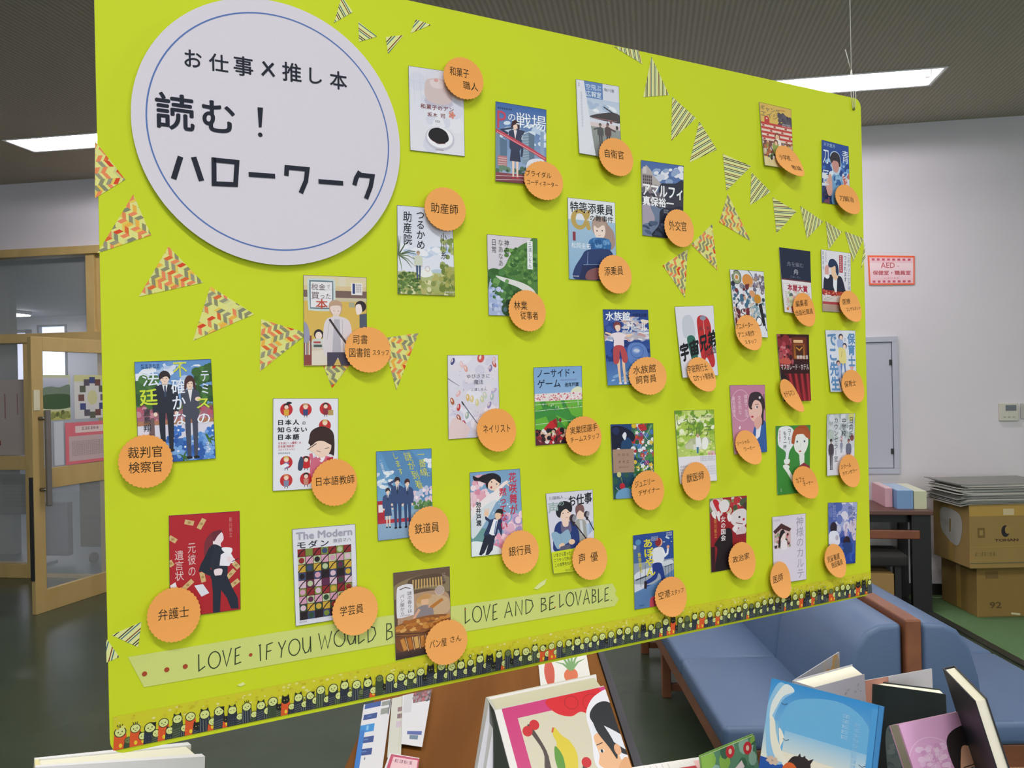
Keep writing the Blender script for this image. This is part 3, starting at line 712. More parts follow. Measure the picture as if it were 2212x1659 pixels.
for pts, w in [([(565, 138), (589, 170)], 2.6), ([(587, 142), (563, 167)], 2.6), ([(388, 342), (373, 390)], 5.2), ([(416, 343), (433, 394)], 5.2), ([(459, 349), (509, 354), (506, 402), (460, 400), (459.5, 349), (464, 349.3)], 4.8), ([(534, 380), (591, 384)], 4.9),
               ([(615, 383), (616, 365), (660, 369), (657, 394), (646, 420)], 4.8), ([(684, 395), (737, 399)], 4.9), ([(773, 374), (765, 388), (761, 403)], 5.0), ([(771, 381), (800, 384), (796, 406), (786, 432)], 5.0)]: pstroke(c, pts, w)
c.put('lettering', .0068, CARD, parent=SIGN, step=3e-5)
# ------------------------------------------------------------------ printed tape triangles
def tri_tape(pts, kind, ang, label, seed=1, per=None):
    """pts photo corners; ang stripe direction in degrees on the board"""
    P = [tuple(v*1000 for v in p2b(*p)) for p in pts]; cx, cy = ctr(P); rr = max(math.hypot(p[0]-cx, p[1]-cy) for p in P)+2
    base = BC(); base.poly(P, 'dfe39a' if kind == 's' else 'dfe086')
    o = base.put('tape_triangle', .0004, CARD, origin=board(cx/1000, cy/1000, .0004), label=label, cat='tape triangle', group='striped tape pennants' if kind == 's' else 'patchwork tape pennants'); solid(o, .0002, 0)
    c = BC(seed)
    area_ = sum(P[i][0]*P[(i+1) % 3][1]-P[(i+1) % 3][0]*P[i][1] for i in range(3))
    T = P if area_ > 0 else P[::-1]
    def clipT(Q):
        for i in range(3):
            a, b_ = T[i], T[(i+1) % 3]; out = []
            f = lambda p: (b_[0]-a[0])*(p[1]-a[1])-(b_[1]-a[1])*(p[0]-a[0])
            for j in range(len(Q)):
                p, q = Q[j], Q[(j+1) % len(Q)]; fp, fq = f(p), f(q)
                if fp >= 0: out.append(p)
                if (fp >= 0) != (fq >= 0): t = fp/(fp-fq); out.append((p[0]+(q[0]-p[0])*t, p[1]+(q[1]-p[1])*t))
            Q = out
            if len(Q) < 3: return None
        return Q
    ca, sa = math.cos(R(ang)), math.sin(R(ang))
    def loc(a, b_): return (cx+a*ca-b_*sa, cy+a*sa+b_*ca)
    def add(Q, col):
        Q = clipT([loc(*q) for q in Q])
        if Q: c.poly(Q, col)
    if kind == 's':
        x = -rr; k = 0
        while x < rr:
            for off, w, col in ((0, 1.0, '33363a' if k % 3 == 1 else '3b6b80'), (2.2, 1.0, '7c2f2a' if k % 2 == 0 else '3a2a2c')):
                add([(-rr, x+off), (rr, x+off), (rr, x+off+w), (-rr, x+off+w)], col)
            x += 7.0; k += 1
    else:
        cols = ['d9492c', '8f8f6e', 'e98a5c', '9a977c', 'ecb24a', '868a70', 'dd6a38', 'dede92', 'e08a55']; w = 5.6; h = 4.0; L_ = 13.5
        ni = int(rr/w)+2; nj = int(rr/L_)+3
        for i in range(-ni, ni+1):
            for j in range(-nj, nj+1):
                x0 = i*w; y0 = j*L_+(i % 3)*4.5; sl = 3.4 if i % 2 else -3.4
                add([(x0, y0), (x0+w, y0+sl), (x0+w, y0+sl+h), (x0, y0+h)], c.rnd.choice(cols))
                if c.rnd.random() < .95: add([(x0, y0+h), (x0+w, y0+h+sl), (x0+w, y0+sl+h+2.6), (x0, y0+h+2.6)], c.rnd.choice(['e3e08c', 'e6c95a', 'cdcf8a']))
                if c.rnd.random() < .75: add([(x0, y0+h+2.6), (x0+w, y0+sl+h+2.6), (x0+w, y0+sl+h+6.6), (x0, y0+h+6.6)], c.rnd.choice(cols[1:4]))
    if c.items: c.put('printed_pattern', .0006, CARD, parent=o, step=8e-7 if kind != 's' else 4e-6)
    return o
TT = [
 ([(738, -8), (762, 26), (721, 50)], 's', 122, 'striped tape triangle first at the top edge, cut off by the frame'),
 ([(773.7, 47), (814, 79.3), (775.4, 90.5)], 's', -28, 'small striped tape triangle second from the left at the top'),
 ([(832.8, 80.3), (871.6, 76), (838, 116.4)], 's', 50, 'small striped tape triangle third from the left at the top'),
 ([(898, 42), (931, 54), (886, 72)], 's', 50, 'small striped tape triangle fourth from the left at the top'),
 ([(1324, 100), (1379.5, 109), (1387, 138.6)], 's', -78, 'thin striped tape triangle touching the board\'s top edge'),
 ([(1406.6, 122.6), (1445, 205.5), (1389, 210)], 's', 88, 'upright striped tape triangle, point up, below the board\'s top edge'),
 ([(1451.5, 209), (1503, 255.6), (1449.7, 304)], 's', 52, 'striped tape triangle with steep diagonal stripes above the coast cover'),
 ([(1510, 262), (1547.8, 323), (1489, 351)], 's', 30, 'striped tape triangle upper right of the coast cover'),
 ([(1560.8, 332.5), (1622, 359), (1569, 412)], 's', -6, 'striped tape triangle with level stripes left of the red school cover'),
 ([(1622.6, 372.3), (1664.5, 414.7), (1620, 443)], 's', 48, 'striped tape triangle just below the red school cover'),
 ([(1668.5, 426.7), (1720, 457), (1677, 504)], 's', 2, 'striped tape triangle with level stripes below the curled orange tag'),
 ([(1728, 445), (1777.8, 478.4), (1742.8, 515.5)], 's', 72, 'striped tape triangle left below the blue portrait cover'),
 ([(1783, 477.6), (1818.4, 501), (1789, 539.4)], 's', -65, 'striped tape triangle above the clinic cover'),
 ([(1824.7, 500), (1865.3, 515.5), (1842, 566)], 's', -62, 'striped tape triangle beside the right edge of the board'),
 ([(1867, 524), (1869, 556), (1859, 583)], 's', 45, 'striped tape sliver on the right edge of the board'),
 ([(241, 1371.6), (306, 1343), (298, 1397.7)], 's', 38, 'striped tape triangle left of the lowest left orange tag'),
 ([(229, 1378), (258, 1419), (230, 1431)], 's', 75, 'striped tape triangle on the left edge near the lower corner'),
 ([(205, 305), (270.7, 388), (205, 428.6)], 'h', 100, 'patchwork tape triangle at the left edge beside the round sign'),
 ([(287.7, 420), (326.6, 508), (210, 547)], 'h', 60, 'patchwork tape triangle below left of the round sign'),
 ([(363.7, 532.6), (438.6, 610.5), (300, 640.7)], 'h', 62, 'patchwork tape triangle right below the round sign'),
 ([(454, 618.6), (549, 678.8), (416.5, 735.8)], 'h', 62, 'widest patchwork tape triangle in the middle of the left garland'),
 ([(564, 689.6), (665, 720), (560.7, 802.5)], 'h', 110, 'patchwork tape triangle tucked behind the yellow library cover'),
 ([(690, 770), (765, 775), (717, 838)], 'h', 105, 'patchwork tape triangle poking out below the yellow library cover'),
 ([(824, 731), (904, 719.5), (856, 842.5)], 'h', 78, 'patchwork tape triangle right of the library staff tag'),
 ([(1571.7, 418.7), (1553, 480), (1621, 521)], 'h', 95, 'patchwork tape triangle highest of the three right ones'),
 ([(1538, 483.7), (1492.6, 528), (1549, 584.5)], 'h', 75, 'patchwork tape triangle middle of the three right ones'),
 ([(1485, 538), (1431, 573.4), (1479, 643)], 'h', 75, 'patchwork tape triangle lowest of the three right ones'),
]
for i, (p, k, a, l) in enumerate(TT): tri_tape(p, k, a, l, seed=i+3)
# ------------------------------------------------------------------ motto tape
c = BC(); c.poly(c.px((276, 1419), (600, 1365.5), (760, 1341), (1000, 1306), (1322, 1260), (1331, 1275), (1328, 1283), (1336, 1294), (1327, 1309), (1000, 1365), (800, 1399), (560, 1441), (311, 1484)), 'cfd97c')
MT = c.put('motto_tape', .0006, CARD, origin=board(.3, .13, .0006), label='long pale tape lettered LOVE IF YOU WOULD BE LOVED across the board', cat='tape'); solid(MT, .0002, 0)
c = BC(9)
PEN = {'L': [[(0, 1.0), (.02, 0), (.8, .22)]], 'O': [[(.5+.48*math.cos(R(q)), .5+.5*math.sin(R(q))) for q in range(0, 361, 20)]], 'V': [[(0, 1), (.38, 0), (.85, 1.05)]], 'E': [[(.75, 1.02), (.1, .95), (.05, .02), (.8, .1)], [(.1, .5), (.6, .55)]],
 'I': [[(.3, 1), (.4, 0)], [(.1, .98), (.5, 1)]], 'F': [[(.75, 1), (.15, .92), (.1, 0)], [(.12, .5), (.6, .52)]], 'Y': [[(0, 1), (.4, .5), (.85, 1.02)], [(.4, .5), (.3, 0)]], 'U': [[(.05, 1), (.08, .35), (.3, .02), (.6, .08), (.78, .4), (.8, 1), (.85, .02)]],
 'W': [[(0, 1), (.22, 0), (.48, .8), (.7, 0), (1, 1.02)]], 'D': [[(.05, 1), (.08, 0), (.5, .1), (.85, .45), (.7, .85), (.05, 1)]], 'B': [[(.08, 0), (.1, 1), (.6, .95), (.65, .7), (.15, .55), (.7, .45), (.75, .15), (.08, 0)]],
 'A': [[(0, 0), (.45, 1.05), (.85, 0)], [(.18, .35), (.7, .4)]], 'N': [[(.05, 0), (.08, 1), (.75, 0), (.8, 1.02)]], '.': [[(.2, 0), (.3, .04)]], ',': [[(.3, .05), (.15, -.2)]]}
PW = dict(L=.75, O=1.15, V=.95, E=.75, I=.45, F=.7, Y=.85, U=1., W=1.3, D=1., B=.8, A=1., N=.95)
def word(t, x0, y0, x1, y1, h, col='33402c', sp=1.0):
    """hand drawn pen capitals along a slanting line of the photograph's tape"""
    tot = sum(PW.get(g, .35) for g in t); x = 0
    for g in t:
        w = PW.get(g, .35)
        for st in PEN[g]:
            P = []
            for a_, b_ in st:
                f = (x+a_*w*.86)/tot; px_ = x0+(x1-x0)*f; py_ = y0+(y1-y0)*f+h*.5-b_*h; P.append(tuple(q*1000 for q in p2b(px_, py_)))
            c.line(P, 1.15, col)
        x += w
def lstroke(pts, w=.9): c.line([tuple(v*1000 for v in p2b(*p)) for p in pts], w, '33402c')
for t, x0, y0, x1, y1, h in [('LOVE', 429, 1431, 527, 1414, 36), ('IF', 557, 1411, 598, 1403, 35), ('YOU', 601, 1404, 678, 1390, 35), ('WOULD', 688, 1385, 818, 1366, 35), ('BE', 833, 1365, 874, 1357, 35),
                             ('LOVED,', 880, 1350, 985, 1331, 34), ('LOVE', 1004, 1329, 1079, 1321, 34), ('AND', 1089, 1319, 1157, 1306, 31), ('BE', 1167, 1307, 1203, 1300, 29), ('LOVABLE.', 1208, 1297, 1325, 1282, 29)]: word(t, x0, y0, x1, y1, h)
for x, y in ((312, 1455), (360, 1446), (400, 1439)): disc(c, *c.px((x, y))[0], 2.4, 'a8492a', 16)
disc(c, *c.px((541, 1414))[0], 1.8, 'a8492a', 14); disc(c, *c.px((1004, 1316))[0], 1.0, 'c0602a', 10); disc(c, *c.px((1198, 1311))[0], 1.0, 'c0602a', 10)
c.put('lettering', .0008, CARD, parent=MT, step=6e-6)
# ------------------------------------------------------------------ border tape with a crowd of little round-headed figures
TB = 4.0; THH = 33.0; BWmm = BW*1000
c = BC(); c.poly([(3, TB+1), (14, TB), (BWmm-14, TB), (BWmm-4, TB+3), (BWmm-2, TB+THH), (3, TB+THH)], 'cdc92c')
BT = c.put('border_tape', .0006, CARD, origin=board(.5, .01, .0006), label='long border tape with a crowd of tiny round-headed figures along the bottom', cat='tape'); solid(BT, .0002, 0)
c = BC(4)
for k in range(620):
    x = c.rnd.uniform(5, BWmm-6); y = TB+c.rnd.uniform(17, THH-1.5)
    if k % 12 == 0: c.z += 1
    q = c.rnd.uniform(.8, 2.2); c.ell(x, y, q, q*.7, c.rnd.choice(['c3b922', 'd9d870', 'c9c035', 'bdb423', 'e0dc8a']), n=6, step=False)
c.put('mottled_ground', .0008, CARD, parent=BT, step=3e-6)
c = BC(7); c.poly([(4, TB+.5)]+[(x, TB+9+2.2*math.sin(x*.9)+1.5*math.sin(x*.37)) for x in range(5, int(BWmm)-5, 3)]+[(BWmm-5, TB+1)], '31392f')
x = 9.; k = 0; rnd = c.rnd
def head(x, y, r, kind):
    if kind == 'dark':
        c.ell(x, y, r*1.08, r*1.0, '23241f', n=14); c.poly([(x-r, y+r*.4), (x-r*.8, y+r*1.5), (x-r*.2, y+r*.8)], '23241f'); c.poly([(x+r, y+r*.4), (x+r*.8, y+r*1.5), (x+r*.2, y+r*.8)], '23241f')
        c.ell(x-r*.35, y, r*.13, r*.13, 'b9bd6a', n=6); c.ell(x+r*.35, y, r*.13, r*.13, 'b9bd6a', n=6); return
    if kind == 'olive': c.ell(x, y, r*1.05, r, '3c4a2c', n=16); c.ell(x, y, r*.85, r*.8, '6f7a4a', n=14); c.ell(x-r*.3, y, r*.14, r*.14, '2c331f', n=6); c.ell(x+r*.3, y, r*.14, r*.14, '2c331f', n=6); return
    c.ell(x, y, r*1.12, r*1.06, '2a3222', n=16); c.ell(x, y, r*.95, r*.9, 'd3dc8a', n=16)
    c.ell(x-r*.36, y-r*.05, r*.13, r*.15, '2a3222', n=6); c.ell(x+r*.36, y+r*.05, r*.13, r*.15, '2a3222', n=6); c.line([(x-r*.15, y-r*.45), (x+r*.18, y-r*.42)], r*.13, '3f4a2e')
    if kind == 'tuft': 
        for a in (-.3, 0, .3): c.line([(x+a*r, y+r*.9), (x+a*r*1.6, y+r*1.5)], r*.16, '2a3222')
    if kind == 'leaf': c.line([(x, y+r), (x, y+r*1.5)], r*.14, '2a3222'); c.ell(x, y+r*1.9, r*.5, r*.42, '2a3222', n=10); c.ell(x, y+r*1.9, r*.34, r*.28, 'd3dc8a', n=10)
    if kind == 'bun': c.poly([(x+r*.1, y+r*.95), (x+r*1.15, y+r*.9), (x+r*1.0, y-r*.1)], '24271f')
    if kind == 'ear': c.poly([(x-r*.95, y+r*.3), (x-r*.75, y+r*1.45), (x-r*.1, y+r*.9)], '2a3222'); c.poly([(x+r*.95, y+r*.3), (x+r*.75, y+r*1.45), (x+r*.1, y+r*.9)], '2a3222'); c.ell(x, y, r*.95, r*.9, 'd3dc8a', n=16); c.ell(x-r*.36, y, r*.13, r*.13, '2a3222', n=6); c.ell(x+r*.36, y, r*.13, r*.13, '2a3222', n=6)
KS = ['plain', 'tuft', 'ear', 'dark', 'plain', 'olive', 'leaf', 'bun', 'plain', 'ear', 'tuft', 'dark', 'bun']
c.z = 20
while x < BWmm-8:
    kind = KS[(k*5+rnd.randint(0, 2)) % len(KS)]; up = (k % 2 == 0); r = rnd.uniform(4.0, 4.9) if up else rnd.uniform(3.3, 4.0)
    y = TB+(rnd.uniform(15.5, 19.5) if up else rnd.uniform(7.5, 10)); bw = r*1.15; bc = '2f3540'
    if rnd.random() < .17: bc = 'd8582a'
    elif rnd.random() < .25: bc = '3d4a35'
    c.z += 1
    c.poly([(x-bw*1.15, TB+.6), (x+bw*1.15, TB+.6), (x+bw*.95, y-r*.5), (x, y), (x-bw*.95, y-r*.5)], bc)
    if bc == 'd8582a': c.ell(x, TB+4, 1.5, 2.1, 'e6c832', n=10)
    else:
        m_ = k % 3
        for q in range(4):
            if m_ == 0: c.line([(x-bw*.8+q*bw*.5, TB+1.2), (x-bw*.8+q*bw*.5, y-r*.8)], .35, '8f988a')
            elif m_ == 1:
                for w_ in range(3): c.ell(x-bw*.7+q*bw*.45, TB+2.2+w_*2.6, .4, .4, 'a9b0a2', n=5, step=False)
            else: c.line([(x-bw*.9, TB+1.5+q*2.2), (x+bw*.8, TB+3.2+q*2.2)], .32, '7f887c')
    head(x, y, r, kind)
    x += rnd.uniform(5.4, 7.4); k += 1
c.put('printed_figures', .00085, CARD, parent=BT, step=2.5e-6)
# clear tape flecks that catch the light
CT = mat('clear_sticky_tape', 'e3eba0', .12, spec=.8)
for (p, l) in (([(1152, 1271), (1166, 1258), (1180, 1250), (1176, 1262), (1160, 1273)], 'shiny clear tape scrap above the word AND on the motto tape'), ([(512, 1480), (524, 1473), (530, 1477), (520, 1482)], 'tiny shiny clear tape scrap below the word LOVE')):
    b = MB(); P = [p2b(*q) for q in p]; b.prism(P, .0006, .0010, lambda a, q, d: board(a, q, d)); b.build('clear_tape_scrap', CT, None, l, 'tape')
# ------------------------------------------------------------------ orange scalloped tags
def otag(cx, cy, rx, ry, lines, label, shear=0, curl=.004, bz=.0068, rotl=0, seed=0):
    """lines: (text, dx, dy, w, h) photo pixels from the tag's centre"""
    bx, by = p2b(cx, cy, bz); A = (p2b(cx+rx, cy)[0]-p2b(cx-rx, cy)[0])/2; B = (p2b(cx, cy-ry)[1]-p2b(cx, cy+ry)[1])/2
    NB = 10
    def lift(v):  # v 0 top .. 1 bottom, piecewise linear between the bands
        k = min(int(v*NB), NB-1); a, b_ = k/NB, (k+1)/NB; f = lambda t: curl*max(0, (t-.35)/.65)**2
        return f(a)+(f(b_)-f(a))*(v-a)/(b_-a)
    def fn(u, v, e):
        x = (u-.5)*2*1.03; y = (v-.5)*2*1.03
        return board(bx+x*A+shear*y*B*.5, by-y*B, bz+e+lift(min(max(v, 0), 1)))
    n = 36; P = []; rn_ = random.Random(seed); ph = rn_.random()
    for k in range(n*6):
        t = 2*math.pi*k/(n*6); r = 48.5*(.962+.038*abs(math.cos(n/2*(t+ph))))
        P.append((50+r*math.cos(t), 50+r*math.sin(t)))
    c = Canvas(100, 100, clip=False); base = rn_.choice(['f3a95c', 'f2a557', 'f5ac60']); c.poly(P, base)
    o = c.build('orange_tag', fn, CARD, bands=NB, origin=board(bx, by, bz), label=label, cat='tag', group='orange scalloped occupation tags'); solid(o, .0005, 0)
    c = Canvas(100, 100, clip=False)
    for t, dx, dy, w, h in lines:
        X = 50+50*dx/rx/1.03-(shear*dy/ry*25/1.03)*(ry/rx)*0; Y = 50+50*dy/ry/1.03; ww = 50*w/rx/1.03; hh = 50*h/ry/1.03
        c.text(t, X-ww/2, Y-hh/2, X+ww/2, Y+hh/2, '2e2a1c', 0, skew=rotl)
    c.build('handwriting', fn, CARD, parent=o, base=.0004, bands=NB, step=1e-5)
    sp = BC(); sp.poly([((bx+A*.45*math.cos(t*.5236))*1000, (by+B*.25+B*.35*math.sin(t*.5236))*1000) for t in range(12)], 'd9c46a')
    s_ = sp.put('foam_pad', bz/2-.0001, CARD, parent=o); solid(s_, bz-.0012, 0)
    return o
TG = [
 (1001.5, 170, 43, 45.5, [('和菓子', -9, -12, 41, 19), ('職人', 14, 14, 32, 18)], 'orange tag reading 和菓子職人 at top right of the sweets cover', 0, .002),
 (1174.5, 391, 42, 42.5, [('ブライダル', -11, -13, 54, 13), ('コーディネーター', -3, 6, 66, 12)], 'orange tag reading ブライダルコーディネーター below the skyscraper cover', 0, .004),
 (1331, 340, 36.5, 41.5, [('自衛官', -4, -6, 40, 18)], 'orange tag reading 自衛官 on the aircraft cover', .1, .004),
 (1467, 493.6, 31.6, 41, [('外交官', -3, -5, 37, 21)], 'orange tag reading 外交官 on the coast cover', .12, .004),
 (962, 452, 44.5, 47, [('助産師', -2, -1, 58, 22)], 'orange tag reading 助産師 at the top of the seaside garden cover', 0, .002),
 (1328.7, 593, 35.4, 42, [('添乗員', -3, -5, 40, 19)], 'orange tag reading 添乗員 on the blue coat cover', .08, .005),
 (1139, 671.5, 40, 44.8, [('林業', -14, -11, 28, 19), ('従事者', 3, 10, 38, 18)], 'orange tag reading 林業従事者 on the green hill cover', .05, .004),
 (794.8, 755.7, 49.5, 49.5, [('司書', -16, -22, 31, 20), ('図書館', -18, 6, 44, 20), ('スタッフ', 27, 6, 35, 13)], 'orange tag reading 司書 図書館スタッフ on the yellow library cover', 0, .003),
 (315, 996.5, 59.3, 57.3, [('裁判官', -1, -20, 74, 25), ('検察官', -1, 12, 72, 24)], 'orange tag reading 裁判官 検察官 at the courtroom couple cover', 0, .002),
 (722.4, 1041.8, 49.5, 50.5, [('日本語教師', 2, -4, 82, 19)], 'orange tag reading 日本語教師 on the white cover with red discs', 0, .003),
 (376, 1327.5, 58, 58.5, [('弁護士', -1, -3, 66, 24)], 'orange tag reading 弁護士 at the lower left of the red cover', 0, .002),
 (767.6, 1319, 49.5, 51.8, [('学芸員', -8, -3, 50, 21)], 'orange tag reading 学芸員 on the cover headed The Modern', 0, .003),
 (927, 1143.6, 44.1, 50, [('鉄道員', -5, -4, 52, 22)], 'orange tag reading 鉄道員 on the cover of three uniformed figures', 0, .004),
 (1123.8, 1191.8, 40.2, 46.4, [('銀行員', -1, -3, 48, 20)], 'orange tag reading 銀行員 on the cover with red vertical title', .05, .005),
 (1274, 1206.5, 37.7, 44.6, [('声', -17, -2, 15, 21), ('優', 9, -2, 16, 20)], 'orange tag reading 声優 on the microphones cover', .06, .005),
 (964.4, 1387, 46, 48, [('パン屋', -18, -1, 36, 17), ('さん', 20, -4, 24, 13)], 'orange tag reading パン屋さん on the bakery cover', 0, .002),
 (1072.9, 928.8, 42.4, 46.5, [('ネイリスト', 0, -3, 58, 17)], 'orange tag reading ネイリスト on the nail varnish cover', .04, .005),
 (1260.5, 941.6, 38.5, 42.7, [('実業団選手', 1, -12, 58, 16), ('チームスタッフ', 2, 8, 62, 12)], 'orange tag reading 実業団選手 チームスタッフ on the green stadium cover', .06, .005),
 (1399.3, 812, 40.9, 41, [('水族館', -7, -12, 48, 18), ('飼育員', -5, 9, 44, 17)], 'orange tag reading 水族館飼育員 on the dolphin cover', 0, .005),
 (1514.6, 809, 28.6, 37.4, [('宇宙飛行士', -5, -11, 44, 16), ('ロケット開発者', 3, 8, 44, 13)], 'curled orange tag reading 宇宙飛行士 ロケット開発者', .5, .009),
 (1616.7, 719, 27.4, 38.6, [('アニメーター', -7, -13, 36, 12), ('アニメ制作', -6, 5, 35, 12), ('スタッフ', -1, 21, 26, 9)], 'orange tag reading アニメーター アニメ制作 スタッフ on the collage cover', .22, .009),
 (1703.8, 349.8, 26.2, 33.2, [('小学校', -6, -8, 24, 11), ('教諭', 9, 12, 20, 11)], 'strongly curled orange tag on the red school cover', .85, .012),
 (1830.3, 432, 25.3, 32.4, [('刀鍛冶', -2, -2, 30, 12)], 'orange tag reading 刀鍛冶 on the blue portrait cover', .4, .008),
 (1736.5, 669.4, 23, 36.8, [('編集者', -4, -12, 26, 14), ('出版社職員', -1, 8, 38, 12)], 'orange tag reading 編集者 出版社職員 on the navy cover', .15, .008),
 (1836.4, 662, 22.3, 34.2, [('医療', -7, -9, 16, 12), ('コンサルタント', 5, 7, 31, 8)], 'orange tag reading 医療コンサルタント on the clinic cover', .3, .008),
 (1706.8, 854.5, 17.5, 35.9, [('ホテルマン', -1, -2, 24, 12)], 'narrow curled orange tag on the dark red hotel cover', .95, .012),
 (1841.6, 834.2, 23.6, 35.6, [('保育士', -5, -4, 25, 13)], 'orange tag reading 保育士 on the white cover with blue title', .2, .008),
 (1615.4, 966, 25.6, 37.2, [('ソーシャル', -8, -9, 27, 9), ('ワーカー', 2, 4, 24, 8)], 'curled orange tag reading ソーシャルワーカー on the pink cover', .5, .010),
 (1504, 1039.3, 30.6, 41.3, [('獣医師', -2, -7, 37, 18)], 'orange tag reading 獣医師 on the garden clinic cover', .08, .005),
 (1399.4, 1058.6, 35, 42.5, [('ジュエリー', -6, -14, 42, 14), ('デザイナー', 2, 5, 46, 12)], 'orange tag reading ジュエリーデザイナー on the jungle cover', .05, .005),
 (1739, 1041.4, 26, 35.1, [('カフェ', -10, -5, 18, 11), ('オーナー', 5, 4, 22, 9)], 'curled orange tag reading カフェオーナー on the green coffee cover', .45, .009),
 (1834.6, 1016.7, 21.7, 35.4, [('スクール', -7, -9, 22, 9), ('カウンセラー', 0, 5, 32, 8)], 'orange tag reading スクールカウンセラー on the grey school cover', .12, .007),
 (1602.8, 1210.8, 28.8, 40.4, [('政治家', -2, -4, 36, 14)], 'orange tag reading 政治家 on the red horned mask cover', .15, .006),
 (1685.4, 1251.8, 21.6, 38.9, [('医師', -5, -2, 21, 16)], 'orange tag reading 医師 at the foot of the lilac cover', .12, .008),
 (1803.5, 1210.5, 22, 36.2, [('児童養護', -3, -4, 27, 13), ('施設職員', 2, 9, 25, 12)], 'orange tag reading 児童養護施設職員 on the deep blue cover', .3, .008),
 (1449, 1288, 34.3, 42.6, [('空港', -14, -5, 25, 16), ('スタッフ', 14, -6, 27, 11)], 'orange tag reading 空港スタッフ on the running man cover', .08, .006),
]
for i, t in enumerate(TG):
    cx, cy, rx, ry, ln, lab, sh, cu_ = t
    otag(cx, cy, rx, ry, ln, lab, sh, cu_, bz=.0080, rotl=-.10 if cx > 1150 and cy > 500 else 0, seed=i)
# ================================================================== the printed book covers
SK = 'ecc7a8'; SKp = 'f0d3c0'
def figure(c, x, y, h, hair='2a2426', skin=SK, top='2b303d', bot='262a35', shirt='e8e6ea', tie=None, long=False, skirt=False, face=False, arms=True, lean=0, shoes='1f1d20', wide=1.0, bob=False):
    """small printed figure, x centre, y crown, h height"""
    q = h/7.2; L_ = lambda dx, dy: (x+dx*q*wide+lean*dy*q, y+dy*q)
    if long: c.curve([L_(-.62, .3), L_(.62, .3), L_(.75, 1.6), L_(.35, 2.1), L_(-.4, 2.1), L_(-.75, 1.5)], hair)
    if skirt:
        for s in (-1, 1): c.line([L_(.28*s, 4.6), L_(.3*s, 6.9)], q*.34, skin, q*.2); c.ell(*L_(.32*s, 7.0), q*.2, q*.13, shoes, n=8)
        c.poly([L_(-.55, 3.2), L_(.55, 3.2), L_(.8, 5.0), L_(-.8, 5.0)], bot)
    else:
        for s in (-1, 1): c.poly([L_(.02*s, 3.3), L_(.68*s, 3.3), L_(.62*s, 5.2), L_(.5*s, 7.0), L_(.16*s, 7.0), L_(.1*s, 4.3)], bot); c.ell(*L_(.36*s, 7.05), q*.26, q*.13, shoes, n=8)
    if arms:
        for s in (-1, 1): c.line([L_(.82*s, 1.55), L_(1.02*s, 2.7), L_(.92*s, 3.7)], q*.42, top, q*.3); c.ell(*L_(.92*s, 3.8), q*.17, q*.2, skin, n=8)
    c.poly([L_(-.22, .8), L_(.22, .8), L_(.26, 1.35), L_(-.26, 1.35)], skin)
    c.curve([L_(-.95, 1.5), L_(-.35, 1.2), L_(.35, 1.2), L_(.95, 1.5), L_(.82, 2.6), L_(.7, 3.6), L_(-.7, 3.6), L_(-.82, 2.6)], top, n=3)
    if shirt: c.poly([L_(-.24, 1.2), L_(.24, 1.2), L_(0, 2.3)], shirt)
    if tie: c.poly([L_(-.07, 1.3), L_(.07, 1.3), L_(.1, 2.2), L_(0, 2.4), L_(-.1, 2.2)], tie)
    c.ell(*L_(0, .6), q*.42*wide, q*.52, skin, n=14)
    c.ell(*L_(0, .5), q*.5*wide, q*.52, hair, n=14, a0=180, a1=360)
    c.curve([L_(-.5, .5), L_(-.3, .15), L_(.3, .15), L_(.5, .5), L_(.42, .75), L_(.2, .48), L_(-.1, .55), L_(-.42, .75)], hair, n=3)
    if bob: c.curve([L_(-.52, .4), L_(-.3, .5), L_(-.38, 1.1), L_(-.6, 1.15)], hair); c.curve([L_(.52, .4), L_(.3, .5), L_(.38, 1.1), L_(.6, 1.15)], hair)
    if face:
        for s in (-1, 1): c.ell(*L_(.17*s, .68), q*.05, q*.04, '2b2222', n=6)
        c.line([L_(-.07, .92), L_(.07, .92)], q*.04, 'b0605a')
def petals(c, x, y, r, col, cen='e8d69a', n=5, rot=0):
    for k in range(n): a = R(rot+k*360/n); c.ell(x+r*.6*math.cos(a), y+r*.6*math.sin(a), r*.52, r*.36, col, rot+k*360/n, n=10)
    c.ell(x, y, r*.2, r*.2, cen, n=8)
def leafy(c, x, y, r, cols, n=9, w=.18):
    for k in range(n):
        a = R(c.rnd.uniform(0, 360)); c.line([(x, y), (x+r*.6*math.cos(a), y+r*.6*math.sin(a)-r*.1), (x+r*math.cos(a), y+r*math.sin(a))], r*w, c.rnd.choice(cols), r*.02)

